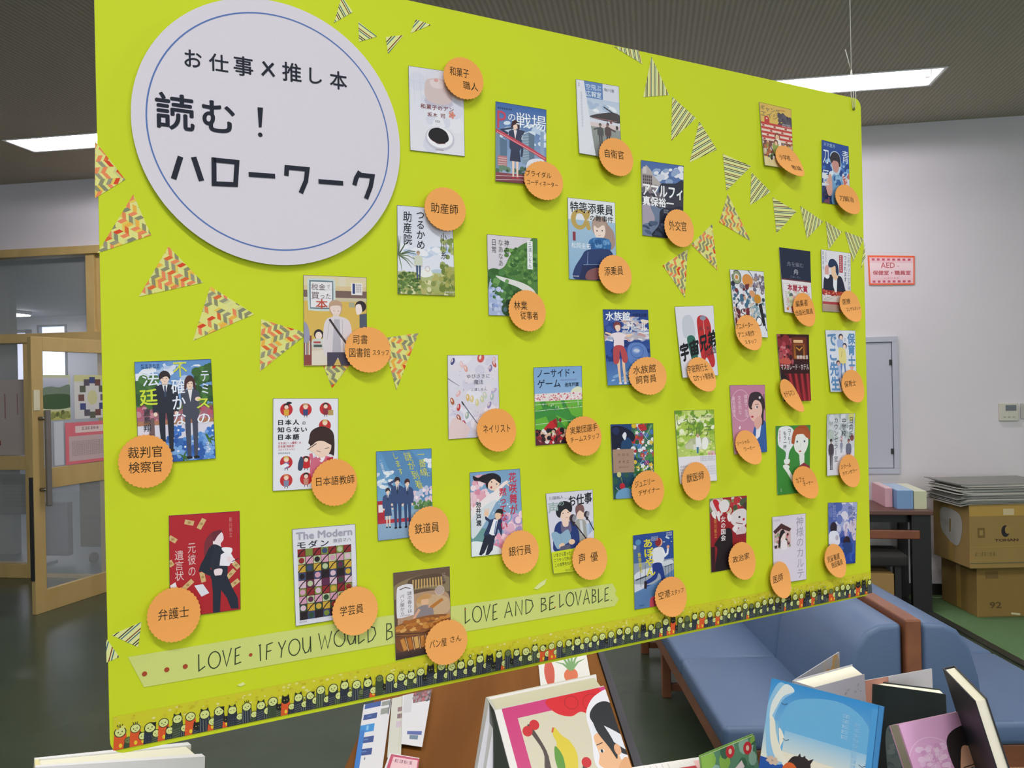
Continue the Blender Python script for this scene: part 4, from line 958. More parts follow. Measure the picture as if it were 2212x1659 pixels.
def k_wagashi(c, t):
    c.bg('dcdce8', 'e3e3ec'); c.blobs(10, 20, 95, 130, ['d6d8e6', 'e6e6ef'], 14, 14)
    for x in (8, 20, 32): c.line([(x, 12), (x+2, 62)], .5, 'c4c8dc')
    c.line([(4, 24), (60, 28)], .5, 'c4c8dc')
    c.ell(53, 54, 26, 11, 'c3bfd0'); c.curve([(28, 45), (30, 22), (40, 16), (58, 15), (72, 24), (78, 46), (66, 57), (40, 56)], 'd5c3c2'); c.curve([(38, 20), (50, 16), (62, 19), (60, 30), (42, 30)], 'e2d5d5'); c.ell(49, 18, 4, 3, 'dda4a4')
    c.ell(54, 115, 27, 20, 'c5c5d4'); c.ell(54, 113, 24, 17.5, 'eeeef4'); c.curve([(33, 112), (38, 101), (52, 97), (66, 103), (70, 116), (58, 123), (42, 121)], '18161b'); c.line([(38, 118), (50, 124), (64, 122)], 1.2, '5e2026')
    petals(c, 77, 73, 6, 'd58a7a', 'c86a5a')
    t.text('和菓子のアン', 20, 60, 80, 68, '7a3434', .02, space=1.15); t.text('坂木', 32, 73, 50, 80, '7a3434', .02, space=1.2); t.text('司', 56, 73, 64, 80, '7a3434', .02)
    t.scrib(46, 85, 56, 90, '5c5c66', 1, 3); t.scrib(46, 133, 60, 136, '8a6a6a', 1, 2.4)
def k_battle(c, t):
    c.bg('3e68a8', '9fb7d4'); c.blobs(0, 32, 100, 70, ['e6edf4', 'd3e0ee', 'bcd0e6'], 26, 10, .5)
    c.poly([(52, 52), (64, 46), (76, 50), (76, 108), (52, 104)], '8299ae'); c.poly([(64, 46), (76, 50), (76, 108), (66, 106)], '61788f')
    for k in range(9): c.line([(53, 56+k*5), (65, 53+k*5)], .7, 'b9c8d6')
    c.poly([(88, 42), (95, 42), (95, 104), (88, 104)], '8ea6c2'); c.poly([(5, 60), (22, 66), (22, 120), (5, 118)], '5c7690'); c.poly([(0, 56), (8, 54), (9, 120), (0, 120)], '7890a8')
    c.rect(4, 94, 22, 112, 'b47a80'); 
    for k in range(4): c.line([(5, 98+k*4), (21, 98+k*4)], .8, 'e6d6d8')
    c.blobs(0, 112, 100, 126, ['3f5a4e', '53705c', '6c8a70'], 30, 4); c.rect(0, 124, 100, 142, '8f4a52', '7a3c48'); c.line([(0, 130), (60, 127)], 1, 'd9c4c8'); c.line([(0, 137), (90, 131)], 1, 'd9c4c8')
    c.curve([(62, 100), (92, 92), (100, 110), (96, 140), (64, 138)], 'dfe3ee')
    figure(c, 38, 28, 106, '3c2228', SKp, '39415a', '363d55', shirt='f0e6ea', skirt=True, arms=False, bob=True, shoes='b8323e', wide=.92)
    c.line([(24, 54), (12, 48), (34, 42)], 5, '39415a', 3.4); c.line([(50, 52), (54, 47), (40, 44)], 5, '39415a', 3.4); c.line([(48, 62), (52, 78), (50, 92)], 5, '39415a', 4)
    c.line([(0, 50), (30, 62), (70, 78), (100, 92)], 6.5, 'c24858'); c.line([(2, 52), (98, 91)], 1, 'e6b4ba')
    t.text('P', 3, 15, 20, 46, 'c24a62', -.01); t.text('の', 24, 18, 38, 30, 'f2f6fa'); t.text('戦場', 40, 13, 99, 40, 'f2f6fa', .0); t.scrib(4, 9, 34, 13, '1e2a44', 1, 4)
def k_air(c, t):
    c.bg('d6dae6'); c.rect(18, 0, 61, 31, '6285bb'); c.rect(18, 31, 100, 70, 'b9c9de', 'ccd3de'); c.blobs(25, 38, 95, 60, ['e4e9f1', 'a8bcd6'], 18, 8, .5)
    c.rect(23, 84, 100, 140, '969d99', '7e8484'); c.rect(20, 76, 100, 84, 'd8c8c8'); c.poly([(0, 0), (18, 0), (38, 140), (0, 140)], 'dfe1ea')
    c.curve([(28, 66), (60, 56), (84, 52), (100, 56), (100, 70), (80, 70), (55, 70)], '4a4448'); c.line([(62, 44), (86, 54)], 2.4, '3e3a40'); c.line([(36, 68), (92, 68)], 1.2, 'a8787a'); c.line([(70, 68), (66, 84)], 1.4, '4a4448'); c.ell(92, 80, 3, 4, '3e3a40'); c.ell(78, 72, 3, 2, '8a4a44')
    figure(c, 52, 76, 46, '5a5450', '8a7d74', '57585a', '4c4d50', shirt=None); figure(c, 70, 73, 48, '5a4a4a', '8a7468', '5c4c4e', '48424a', shirt=None); c.line([(46, 86), (36, 90)], 3, '57585a'); c.line([(76, 84), (88, 88)], 3, '5c4c4e')
    t.text('空飛ぶ', 22, 5, 57, 16, 'cfe0f2', .01); t.text('広報室', 22, 18, 57, 29, 'e2ecf6', .01); t.text('有川浩', 64, 8, 88, 14, '4e5666')
    t.scrib(5, 6, 9, 14, '6a6f80', 2, 3); t.scrib(9, 22, 14, 90, 'bfc6d6', 12, 5)
def k_coast(c, t):
    c.bg('4a6aa6', '7c93b8'); c.blobs(20, 6, 96, 36, ['c9d2e2', 'e3e6ee', '92a8cc'], 26, 9, .55, -15)
    c.poly([(0, 18), (12, 8), (22, 16), (28, 26), (46, 40), (30, 60), (0, 62)], 'b5adac'); c.rect(2, 26, 25, 46, '8f8586')
    for r_ in range(3):
        for q in range(5): c.rect(4+q*4.4, 28+r_*6, 6.5+q*4.4, 32+r_*6, '4a4448')
    c.rect(4, 12, 12, 24, 'cfc8c6'); c.curve([(44, 42), (60, 38), (80, 36), (100, 32), (100, 100), (60, 90), (40, 70)], '2c3240'); c.rect(0, 60, 100, 86, '3a3a48'); c.blobs(0, 48, 60, 84, ['6d6670', '4a4854', '8a8088'], 30, 6)
    c.poly([(0, 84), (24, 80), (46, 92), (38, 112), (0, 124)], 'a9a0b0'); c.curve([(20, 84), (48, 90), (60, 110), (30, 140), (0, 140), (0, 122), (30, 110)], '6f7f9c'); c.curve([(44, 90), (70, 84), (100, 82), (100, 142), (24, 142), (40, 118)], '232a3c'); c.blobs(0, 112, 60, 138, ['39455e', '4e5f7e'], 20, 8, .4)
    t.text('アマルフィ', 3, 44, 97, 66, 'f4f5f8', .03); t.text('真保裕一', 2, 67, 76, 84, 'f4f5f8', .03); t.scrib(52, 88, 64, 96, 'b0b6c2', 2, 3)
def k_tour(c, t):
    c.bg('e2e6ec'); c.rect(0, 38, 100, 145, 'a3c1da', '8db4d4'); c.text('α', 8, 20, 46, 54, 'bda25a', .03); c.line([(44, 22), (36, 40), (44, 52)], 3.4, 'bda25a')
    c.curve([(50, 40), (58, 30), (74, 30), (84, 42), (96, 56), (98, 78), (88, 88), (78, 70), (58, 64), (50, 54)], 'a98f84')
    c.curve([(53, 50), (56, 42), (72, 40), (78, 52), (74, 66), (62, 70), (55, 62)], 'f0dccf'); c.curve([(50, 46), (56, 34), (74, 34), (80, 46), (72, 44), (62, 50), (54, 46), (52, 58)], 'b59c90')
    c.ell(60, 55, 1.6, 1.2, '3a3440'); c.ell(71, 54, 1.6, 1.2, '3a3440'); c.line([(63, 63), (67, 63)], .7, 'b86a68')
    c.curve([(42, 76), (54, 68), (80, 68), (90, 78), (84, 92), (60, 92), (44, 88)], '2f6aa6'); c.blobs(46, 72, 84, 88, ['4a86c0', '245a94', '6a9ccc'], 16, 4)
    c.curve([(36, 92), (60, 88), (86, 88), (96, 104), (92, 120), (80, 145), (14, 145), (10, 128), (26, 104)], '2c3f70'); c.poly([(28, 118), (86, 112), (92, 145), (20, 145)], '26305a'); c.line([(40, 94), (38, 118)], .8, '8aa4cc'); c.line([(30, 118), (84, 114)], 1, '8aa4cc'); c.ell(72, 122, 1.6, 1.6, 'b48a5a'); c.curve([(40, 128), (64, 122), (80, 134), (50, 145), (34, 142)], '8a5a5e')
    t.text('特等添乗員', 5, 6, 95, 25, '1d2028', .012); t.text('の難事件', 45, 27, 95, 38, '1d2028', .01); t.text('I', 9, 60, 15, 76, '8a3a4a'); t.text('松岡圭祐', 6, 79, 46, 89, 'eef2f6', .005); t.scrib(6, 138, 22, 141, 'e6e6ea', 1, 3)
def k_forest(c, t):
    c.bg('d9d2da', 'cfcfdc'); c.curve([(0, 72), (8, 66), (22, 64), (34, 56), (46, 34), (66, 16), (82, 8), (100, 4), (100, 150), (0, 150)], '52803f', n=6)
    c.blobs(34, 22, 98, 90, ['41702f', '659548', '35622c', '78a65a', '4e7d3c'], 110, 4.5, .8); c.blobs(40, 40, 98, 80, ['c8d8b8', '9cc07e'], 26, .7)
    c.curve([(0, 70), (30, 66), (38, 78), (60, 92), (86, 98), (96, 118), (86, 134), (60, 150), (0, 150)], '35622c'); c.blobs(0, 68, 60, 110, ['3c6e33', '4c8246', '2c5428'], 40, 5)
    c.curve([(16, 76), (40, 80), (72, 88), (92, 100), (100, 118), (100, 132), (84, 112), (60, 96), (30, 86)], 'dfe0dc', n=6); c.curve([(4, 84), (14, 100), (30, 122), (40, 150), (0, 150)], 'a9b8dc', n=6); c.curve([(4, 84), (20, 102), (36, 118), (56, 130), (44, 150), (30, 126)], '56883f')
    c.blobs(8, 84, 50, 124, ['4f8244', '6b9c58', '3a6a36'], 34, 5); c.curve([(28, 128), (56, 120), (90, 124), (92, 150), (34, 150)], '37553a'); c.blobs(30, 122, 84, 150, ['2f4a34', '456a48', '5b7a86'], 26, 5); c.blobs(4, 100, 28, 148, ['8fa6d8', 'c2cdea'], 18, 4)
    c.rect(79, 6, 90, 60, 'eceff0')
    t.text('神去', 33, 7, 43, 34, '2a2c2e', vert=True); t.text('なあなあ', 21, 7, 31, 58, '5d5c52', vert=True); t.text('日常', 8, 7, 18, 34, '2a2c2e', vert=True); t.text('三浦しをん', 81, 8, 88, 58, '4d565e', vert=True); t.scrib(7, 128, 11, 142, '4a5570', 4, 4)
def k_garden(c, t):
    c.bg('d9deec', 'e4e6f0'); c.blobs(0, 60, 100, 76, ['ccd6ea', 'bccbe4', 'e9ebf3'], 20, 12, .4); c.ell(70, 104, 14, 6, 'b9c9d8')
    c.rect(0, 104, 100, 140, 'b8c08e', 'a3a95a'); c.blobs(0, 104, 100, 140, ['c9c98e', '9aa45e', 'd9d6a8', '86924e', 'b5b06a'], 90, 4)
    leafy(c, 2, 78, 30, ['5c6f54', '46583f', '7d8f70'], 16, .08); c.blobs(0, 104, 38, 138, ['5c7a3c', '48662f', '7d9a50'], 60, 4.4, .6); c.blobs(78, 50, 100, 100, ['9aa868', 'b0b77a', '7d8f50'], 20, 4.4); c.blobs(76, 92, 100, 138, ['8a9448', 'a8a85a', '6f8038'], 40, 4.6)
    c.curve([(34, 104), (54, 98), (60, 108), (44, 112)], 'eceee8')
    figure(c, 36, 70, 46, 'a8927e', 'c9ae96', 'cdd3c0', '4a5a78', shirt=None); c.line([(26, 80), (30, 84)], 1, '8a9a8a'); c.ring(52, 98, 4, .6, 'c89a8a')
    t.text('つるかめ', 33, 5, 49, 68, '23262e', .01, vert=True); t.text('助産院', 10, 8, 26, 62, '23262e', .01, vert=True); t.text('小川糸', 76, 38, 88, 82, '2c3038', .005, vert=True); t.scrib(82, 133, 96, 137, 'e6e6e0', 1, 3)
def k_nails(c, t):
    c.bg('dfdce8', 'd8d3e0'); c.blobs(0, 0, 100, 160, ['e6e3ee', 'd4d0e2', 'e2dae6'], 26, 14)
    for x, y, a, col in [(10, 12, 20, '4c4f86'), (35, 26, -15, 'e2a79c'), (27, 18, -20, 'e6c2c4'), (65, 6, 15, 'cf5c58'), (84, 26, 10, '8a7fae'), (92, 18, -25, 'c85a50'), (8, 88, -15, 'b0603c'), (20, 100, 10, 'c03a3c'), (20, 120, -25, 'a8573c'), (30, 132, -15, 'b84a5e'), (20, 74, 30, 'e0b4ba'), (90, 70, 50, 'b9aed0'), (86, 82, 10, 'a9bcb8'), (80, 98, 25, '9a92bc'), (38, 82, -5, 'd9b86e'), (46, 85, 5, 'dcc98e'), (56, 92, 0, 'd6cf94'), (66, 86, -10, 'c8cfa4'), (72, 78, -15, 'c4d0bc'), (92, 10, 0, 'd8b4bc'), (36, 116, 10, '9db4ac')]:
        rx, ry = (3.6, 7.2) if (x, y) != (65, 6) else (7, 9); c.ell(x, y, rx, ry, col, a, 16); c.ell(x-1, y-1.5, rx*.35, ry*.5, 'f0dcd6', a, 8)
    c.line([(0, 44), (8, 50), (22, 59)], 1.4, '55506e', .5); c.line([(28, 92), (36, 104), (58, 136)], 2.0, '6a6a84', 1.6); c.line([(26, 89), (30, 96)], 2.6, '3c3640')
    c.curve([(0, 150), (10, 120), (40, 140), (30, 160), (0, 160)], 'e4cccc'); c.blobs(5, 20, 95, 150, ['a8a4c0', '8e88a8'], 40, .7)
    t.text('ゆびさきに', 37, 37, 82, 45, '5c5a66', space=1.1); t.text('魔法', 50, 48, 69, 57, '4b4955'); t.text('三浦しをん', 44, 64, 76, 70, '6a6872')
def k_stadium(c, t):
    c.bg('7fa8d4', 'a3c4e4'); c.curve([(78, 46), (90, 40), (100, 44), (100, 54), (78, 54)], 'dfe3c6'); c.rect(0, 51, 100, 66, 'e7dcdc'); c.blobs(0, 52, 100, 65, ['d78a92', 'cf6a74', 'f2ecec', 'c9566a'], 120, 1.3)
    c.rect(0, 66, 100, 150, '6ab23e', '5cb032')
    for a, b_, w_, z_ in ((10, 30, 22, 66), (54, 70, 14, 66)): c.poly([(a, 66), (a+w_*.5, 66), (b_+w_*2.6, 150), (b_+w_*.8, 150)], '3d8a3a')
    c.poly([(0, 84), (40, 74), (100, 108), (100, 120), (40, 92), (0, 100)], '3d8f3e'); c.line([(0, 84), (100, 80)], .7, 'e6f0dc'); c.line([(0, 110), (100, 104)], .7, 'e6f0dc'); c.line([(0, 72), (100, 70)], .6, 'e6f0dc')
    for k in range(16): x = c.rnd.uniform(5, 97); y = c.rnd.uniform(68, 82); c.rect(x, y, x+.9, y+4, c.rnd.choice(['f2f2f0', '2f3a70', 'c04a4a']))
    c.line([(90, 62), (91, 78)], .7, 'f4f4f4')
    c.poly([(14, 122), (30, 106), (44, 100), (46, 116), (30, 122), (16, 130)], 'c0282c'); c.poly([(36, 104), (44, 100), (46, 120)], '9a2024'); c.line([(47, 98), (44, 124)], .9, '5c2020'); c.ell(52, 104, 3, 4, '7a3030')
    c.rect(0, 128, 100, 150, '5f2430'); c.blobs(0, 122, 100, 148, ['c23038', '1e1a22', '8a2a34', 'e9dcdc', '3a2024', 'd8b49c'], 120, 4.2)
    t.text('ノーサイド・', 7, 5, 84, 20, '1c2740', .01); t.text('ゲーム', 7, 24, 54, 40, '1c2740', .01); t.text('池井戸潤', 63, 32, 92, 40, '1c2740', .02); t.scrib(54, 25, 90, 29, '8a94c4', 1, 3)
def k_court(c, t):
    c.bg('5f90cc', '94b6dc'); c.blobs(0, 4, 100, 44, ['e4e8f2', 'b3c8e6', '6e9ad2', 'd3dcee'], 46, 9, .6)
    c.blobs(0, 24, 26, 64, ['3f6a34', '335a2e', '507c40'], 40, 6); c.blobs(78, 12, 100, 74, ['3a6430', '4c7a3c', '2e5228'], 46, 6); c.rect(0, 66, 100, 82, 'a56a78'); c.blobs(0, 62, 100, 82, ['b8586e', '6a7a50', '8a4a58', 'c88a98'], 60, 3.4)
    c.rect(0, 82, 100, 90, 'b07a5c'); c.rect(0, 88, 100, 112, 'dcd8e6'); c.rect(0, 108, 100, 145, '3a6ab4', '2f5ca8')
    for k in range(20): petals(c, c.rnd.uniform(38, 100), c.rnd.uniform(96, 143), 8, c.rnd.choice(['3d74c6', '5a90d8', '2c5cac', '7aa8e2']), 'e0e6f2', rot=c.rnd.uniform(0, 70))
    leafy(c, 92, 112, 10, ['3f6a34', '5a8244'], 6, .3); leafy(c, 58, 134, 9, ['3f6a34', '6a9050'], 7, .3); c.poly([(18, 78), (22, 78), (22, 104), (14, 104)], '6f5a5c')
    figure(c, 37.5, 14, 112, '2e2426', SKp, '262b38', '232833', tie='39445e', wide=.95, face=True)
    figure(c, 70, 22, 116, '4a2a2c', SKp, '474b5c', '464a5c', shirt='e8e6ea', bob=True, wide=.8, face=True, arms=False); c.line([(60, 52), (62, 66), (78, 60)], 5, '474b5c', 4); c.ell(80, 55, 4, 3, SKp)
    t.text('テミ', 84, 14, 97, 50, 'dfe6f4', .01, vert=True); t.text('ス', 78, 55, 95, 68, 'd2e04a', .02); t.text('の', 78, 76, 95, 90, 'eef2fa', .01); t.text('不', 49, 3, 67, 23, 'd2dc4c', .01); t.text('確かな', 45, 25, 64, 92, 'e8eefa', .01, vert=True)
    t.text('法', 9, 14, 30, 34, 'e3ebf8', .01); t.text('廷', 5, 38, 27, 60, 'ccdf3c', .02); t.text('直島翔', 8, 64, 18, 96, '3c3f48', .01, vert=True); t.scrib(8, 4, 32, 11, '2c4a7c', 2, 5); t.scrib(88, 116, 94, 132, 'e8ecf4', 3, 6)
def k_japanese(c, t):
    c.bg('e6e7ee')
    def dot(x, y, hair, body):
        c.ell(x, y, 9.4, 9.6, 'c32c30'); c.ell(x, y-5, 4.2, 4.4, hair); c.ell(x, y-3.6, 3.2, 3.2, SKp); c.poly([(x-4, y), (x+4, y), (x+3.4, y+9), (x-3.4, y+9)], body); c.line([(x-2, y+9), (x-2, y+12)], 1, '4a4a5a'); c.line([(x+2, y+9), (x+2, y+12)], 1, '4a4a5a')
    for x, y, hh_, bb_ in [(20, 17, '2a2426', 'dba83c'), (49, 17, 'c9a27c', '3c4a7a'), (80, 16, '3a2e30', '8a3440'), (79, 42, 'd9c27a', 'b0403c'), (20, 96, 'd8bc60', '8a6a9a'), (50, 97, '2a2426', 'c3262c'), (20, 123, 'd98a5c', '7f88a8'), (50, 122, '20262e', 'c88a7a')]: dot(x, y, hh_, bb_)
    c.rect(84, 18, 92, 26, 'b79a58'); c.ell(24, 7, 4, 1.8, '20202a'); c.poly([(9, 101), (20, 97), (25, 101), (14, 106)], 'e9ebf2')
    c.curve([(38, 98), (42, 88), (46, 94), (44, 108), (38, 108)], '3c4a66'); c.curve([(58, 90), (70, 88), (72, 108), (58, 108), (56, 98)], 'd4d8e2')
    c.curve([(56, 104), (60, 92), (74, 88), (90, 92), (94, 108), (90, 120), (60, 120)], 'd06a84'); c.curve([(66, 88), (74, 86), (80, 88), (74, 98)], 'eef0f4'); c.poly([(82, 92), (92, 90), (92, 112), (84, 112)], 'b02c3c')
    c.curve([(55, 66), (58, 50), (74, 43), (90, 50), (94, 66), (93, 88), (88, 86), (62, 80)], '33201f'); c.curve([(60, 72), (70, 65), (88, 70), (86, 84), (74, 91), (62, 84)], SKp); c.curve([(54, 64), (62, 48), (86, 48), (93, 64), (90, 72), (72, 64), (56, 70)], '3a2422')
    c.line([(66, 80), (72, 82)], .8, '5a3a38'); c.line([(79, 77), (86, 76)], .8, '5a3a38'); c.curve([(54, 76), (62, 70), (66, 74), (60, 82)], SKp); c.line([(52, 78), (66, 69)], 1.2, '4a3836'); c.line([(57, 84), (60, 98), (72, 92)], 5, 'd06a84')
    t.text('日本人', 8, 32, 39, 40, '20222c', .03, space=1.3); t.text('の', 44, 35, 49, 40, '20222c', .01); t.text('知らない', 7, 43, 51, 51, '20222c', .03, space=1.15); t.text('日本語', 8, 54, 39, 62, '20222c', .035, space=1.3)
    t.text('なるほどーっ爆笑！の', 8, 65, 42, 69, 'c04a50', .01); t.text('日本語“再発見”', 8, 70, 33, 74, 'c04a50', .01); t.text('コミックエッセイ', 8, 75, 33, 78, 'c04a50', .01); t.scrib(8, 81, 27, 84, '6a6a78', 1, 3)
def k_library(c, t):
    c.bg('d8c49e', 'dcbb66'); c.rect(0, 0, 100, 16, 'ddd0aa'); c.rect(0, 23, 100, 34, '79605a'); c.rect(0, 34, 100, 40, 'cbbfa4'); c.rect(0, 40, 100, 140, 'd9b455', 'd8b860')
    c.curve([(6, 10), (10, 5), (44, 5), (49, 10), (49, 50), (44, 55), (12, 55), (7, 50)], 'c9d6d4'); c.curve([(9, 11), (12, 8), (43, 8), (46, 11), (46, 49), (43, 52), (13, 52), (10, 49)], '5f7884'); c.rect(11, 10, 44.5, 50, 'e8e6ea'); c.line([(12, 22), (44, 22)], .5, 'b5b5c0'); c.line([(12, 36), (44, 36)], .5, 'b5b5c0')
    c.rect(55, 2, 66, 16, 'dcd4bc'); c.rect(75, 10, 93, 29, 'e9e6e6'); c.rect(77, 11, 81, 27, '2f3f7a'); t.scrib(83, 12, 91, 26, '8a6a78', 4, 3); c.rect(71, 41, 80, 49, 'a9a890')
    c.rect(0, 94, 12, 140, '8a4440'); 
    for k in range(5): c.rect(2+k*2, 102, 3.4+k*2, 124, ['d8d4cc', '8a8fa0', 'c9b08a', 'e4e2dc', '7a5a50'][k])
    c.curve([(0, 74), (7, 80), (9, 100), (0, 104)], '9a9ab2'); c.rect(12, 104, 36, 140, 'd6c9b4'); c.poly([(12, 118), (34, 116), (36, 140), (12, 140)], 'e0d6c6')
    c.ell(23, 92, 7.5, 8, '2e2628'); c.ell(23, 94, 5.2, 6, 'f0ddd0'); c.curve([(14, 100), (30, 100), (34, 112), (14, 112)], 'cfd3cc'); c.rect(15, 103, 26, 106, 'b04a48'); c.rect(15, 108, 28, 112, '4c5a52')
    c.ell(90, 47, 9, 9, '2c2226'); c.curve([(82, 46), (90, 44), (92, 56), (84, 60)], 'f0e0da'); c.poly([(88, 60), (100, 58), (100, 82), (88, 84)], '50596a')
    c.curve([(39, 50), (42, 40), (52, 38), (60, 44), (59, 56), (55, 62), (45, 62)], 'bf9d84'); c.curve([(42, 48), (57, 47), (57, 58), (50, 64), (43, 57)], 'e9d4cc'); c.poly([(46, 60), (54, 60), (57, 68), (44, 68)], 'e5d0c6'); c.ell(47, 55, .8, .6, '5a4a4c'); c.ell(54, 55, .8, .6, '5a4a4c')
    c.curve([(34, 70), (46, 64), (58, 64), (72, 72), (76, 100), (72, 126), (62, 130), (40, 130), (30, 118), (30, 90)], 'dcd3d8'); c.poly([(47, 68), (56, 68), (58, 122), (44, 122)], 'b9b4c0'); c.poly([(36, 120), (70, 120), (72, 141), (58, 141), (53, 128), (46, 141), (36, 141)], '4b4456')
    c.line([(40, 68), (52, 86), (68, 108)], 3.4, '3f3436'); c.line([(40, 70), (36, 100)], .4, '8a8088'); c.line([(60, 68), (62, 122)], .4, '8a8088')
    t.text('税金', 12, 13, 34, 23, '6b4a4a'); t.text('で', 36, 14, 41, 20, '6b4a4a'); t.text('買', 12, 26, 24, 37, '6b4a4a'); t.text('った', 26, 28, 42, 36, '6b4a4a'); t.text('本', 19, 37, 37, 52, 'c0503a', .02)
def k_redsuit(c, t):
    c.bg('b3222c', 'ad1f28')
    for x, y, a, l in [(28, 12, 15, 13), (45, 15, -60, 16), (5, 34, 35, 12), (2, 68, 60, 9), (46, 92, 80, 15), (25, 101, -40, 18), (86, 92, -45, 16), (94, 80, 50, 12), (92, 106, -35, 14)]:
        dx, dy = math.cos(R(a))*l/2, math.sin(R(a))*l/2; nx, ny = -math.sin(R(a))*3.4, math.cos(R(a))*3.4; c.poly([(x-dx-nx, y-dy-ny), (x+dx-nx, y+dy-ny), (x+dx+nx, y+dy+ny), (x-dx+nx, y-dy+ny)], 'd2b37c'); c.ell(x, y, 2.4, 2, 'b08c58', n=8)
    c.poly([(34, 103), (46, 102), (55, 116), (44, 120)], 'dfe0ea'); c.poly([(1, 99), (8, 95), (10, 102), (2, 108)], 'e8e8ee')
    c.curve([(48, 56), (50, 40), (60, 28), (72, 28), (76, 36), (66, 44), (60, 56), (50, 62)], '7a2c38'); c.curve([(62, 32), (70, 27), (75, 32), (76, 40), (72, 46), (72, 52), (62, 50)], 'efdde2'); c.curve([(60, 30), (70, 26), (74, 28), (68, 34), (62, 42)], '6a2834')
    c.curve([(54, 54), (62, 46), (74, 52), (80, 62), (80, 96), (58, 96), (58, 80), (42, 84), (42, 78)], '242a38'); c.curve([(42, 80), (50, 62), (56, 50), (62, 52), (56, 78), (62, 86), (58, 92)], '1f2533')
    c.poly([(70, 78), (72, 62), (84, 56), (90, 68), (84, 80)], 'eceaf2'); c.curve([(74, 52), (88, 54), (86, 62), (76, 58)], 'f2f0f6'); c.curve([(62, 84), (68, 82), (74, 84), (72, 92), (64, 92)], 'efdde2'); c.curve([(82, 66), (92, 70), (90, 76), (82, 74)], 'efdde2'); c.line([(88, 74), (98, 70)], .9, '20242e')
    c.poly([(58, 92), (80, 92), (88, 112), (96, 128), (97, 144), (86, 143), (80, 126), (72, 114), (70, 146), (60, 146), (60, 116)], '222838')
    t.text('元彼の', 25, 40, 37, 90, 'e4c6c4', vert=True); t.text('遺言状', 7, 50, 20, 94, 'e4c6c4', vert=True); t.text('新川帆立', 84, 8, 89, 38, 'd48a88', vert=True)
def k_modern(c, t):
    c.bg('dedfe8'); c.rect(7, 32, 92, 141, '4a1a1e')
    # plain stand-in for the artwork on this cover: interlocking curved colour patches of the same palette
    rnd = c.rnd; cols = ['8f2a2c', '2f4a33', 'd6b8c8', 'b6c49a', '241a22', '7a8a3a', 'c9a43c', '5e2a4a', 'cf9ab0', '3c4a70']
    for r_ in range(9):
        for q in range(7):
            x, y = 7+q*12.2, 32+r_*12.2; c.rect(x, y, x+11.4, y+11.4, cols[(r_*3+q*5) % 10])
            if (r_+q) % 2: c.ell(x+5.7, y+5.7, 4.4, 4.4, cols[(r_*7+q*2+3) % 10], n=14)
            else: c.line([(x, y+11.4), (x+6, y+4), (x+11.4, y)], 1.6, '1c1418')
    c.rect(92, 30, 93, 142, 'dedfe8')
    t.text('The Modern', 6, 6, 94, 17, 'a7a3b4', .03); t.text('モダン', 7, 20, 56, 31, '23242c', .012, space=1.25); t.text('原田マハ', 63, 21, 92, 27, '8b8795'); t.scrib(6, 143, 17, 146, '9a98a6', 1, 2.4)
def k_bakery(c, t):
    c.bg('6a5646', '5c4032'); c.curve([(0, 24), (30, 12), (70, 10), (100, 20), (100, 44), (60, 34), (20, 36), (0, 46)], '8b7a5c'); c.curve([(26, 16), (50, 10), (84, 12), (90, 30), (56, 28), (28, 32)], '5c4a3a')
    for k in range(11): c.line([(34+k*5, 16), (33+k*5.2, 32)], 2.6, 'c8a468')
    c.curve([(14, 50), (40, 40), (80, 40), (98, 52), (98, 90), (60, 96), (8, 96)], 'b49276'); c.curve([(40, 50), (70, 46), (96, 56), (96, 80), (60, 84), (44, 70)], 'c9a984')
    c.curve([(40, 50), (56, 42), (66, 48), (58, 54), (42, 58)], 'c79a60'); c.ell(54, 56, 7, 8, 'e2b592'); c.curve([(42, 50), (54, 43), (64, 50), (56, 52)], 'c4945a'); c.curve([(40, 66), (56, 62), (68, 70), (66, 92), (40, 92), (34, 80)], '8d8286'); c.line([(44, 68), (34, 82), (42, 90)], 5, 'd9a88c', 4); c.line([(60, 66), (74, 64)], 4, 'd9a88c'); c.poly([(62, 66), (84, 54), (88, 58), (68, 70)], 'b87834')
    c.curve([(0, 92), (40, 82), (80, 82), (100, 88), (100, 104), (50, 112), (0, 106)], '8f5a30'); c.blobs(2, 86, 98, 102, ['c98a42', 'b87430', 'd9a45a', 'a8642a'], 50, 6, .5); c.line([(0, 104), (50, 110), (100, 102)], 2.4, '5a3a28')
    c.curve([(2, 110), (50, 114), (98, 108), (92, 134), (50, 142), (8, 134)], '7a4a2c')
    for k in range(7): c.line([(12+k*12, 114), (18+k*10.5, 134)], 7, ['c98a42', 'b8702c', 'd8a860'][k % 3])
    for k in range(6): c.line([(18+k*12, 113), (23+k*10.5, 136)], .9, 'e4c894')
    c.rect(0, 136, 100, 150, '4e3832', '2e2422'); c.curve([(5, 32), (10, 24), (28, 22), (34, 30), (34, 72), (30, 76), (8, 78), (4, 72)], 'e3e0e6'); c.line([(10, 30), (20, 27), (29, 30)], 1.6, '6a5a54'); c.ring(81, 40, 8, .7, 'e4dcd4'); c.ell(81, 40, 7, 7, 'b8a49a')
    t.text('謎の香りは', 23, 34, 31, 72, '4b3e40', vert=True); t.text('パン屋から', 10, 38, 18, 74, '4b3e40', vert=True); t.scrib(10, 74, 28, 76.5, '7a6a6a', 1, 2.6); t.scrib(86, 10, 92, 26, 'a89a8a', 4, 3)
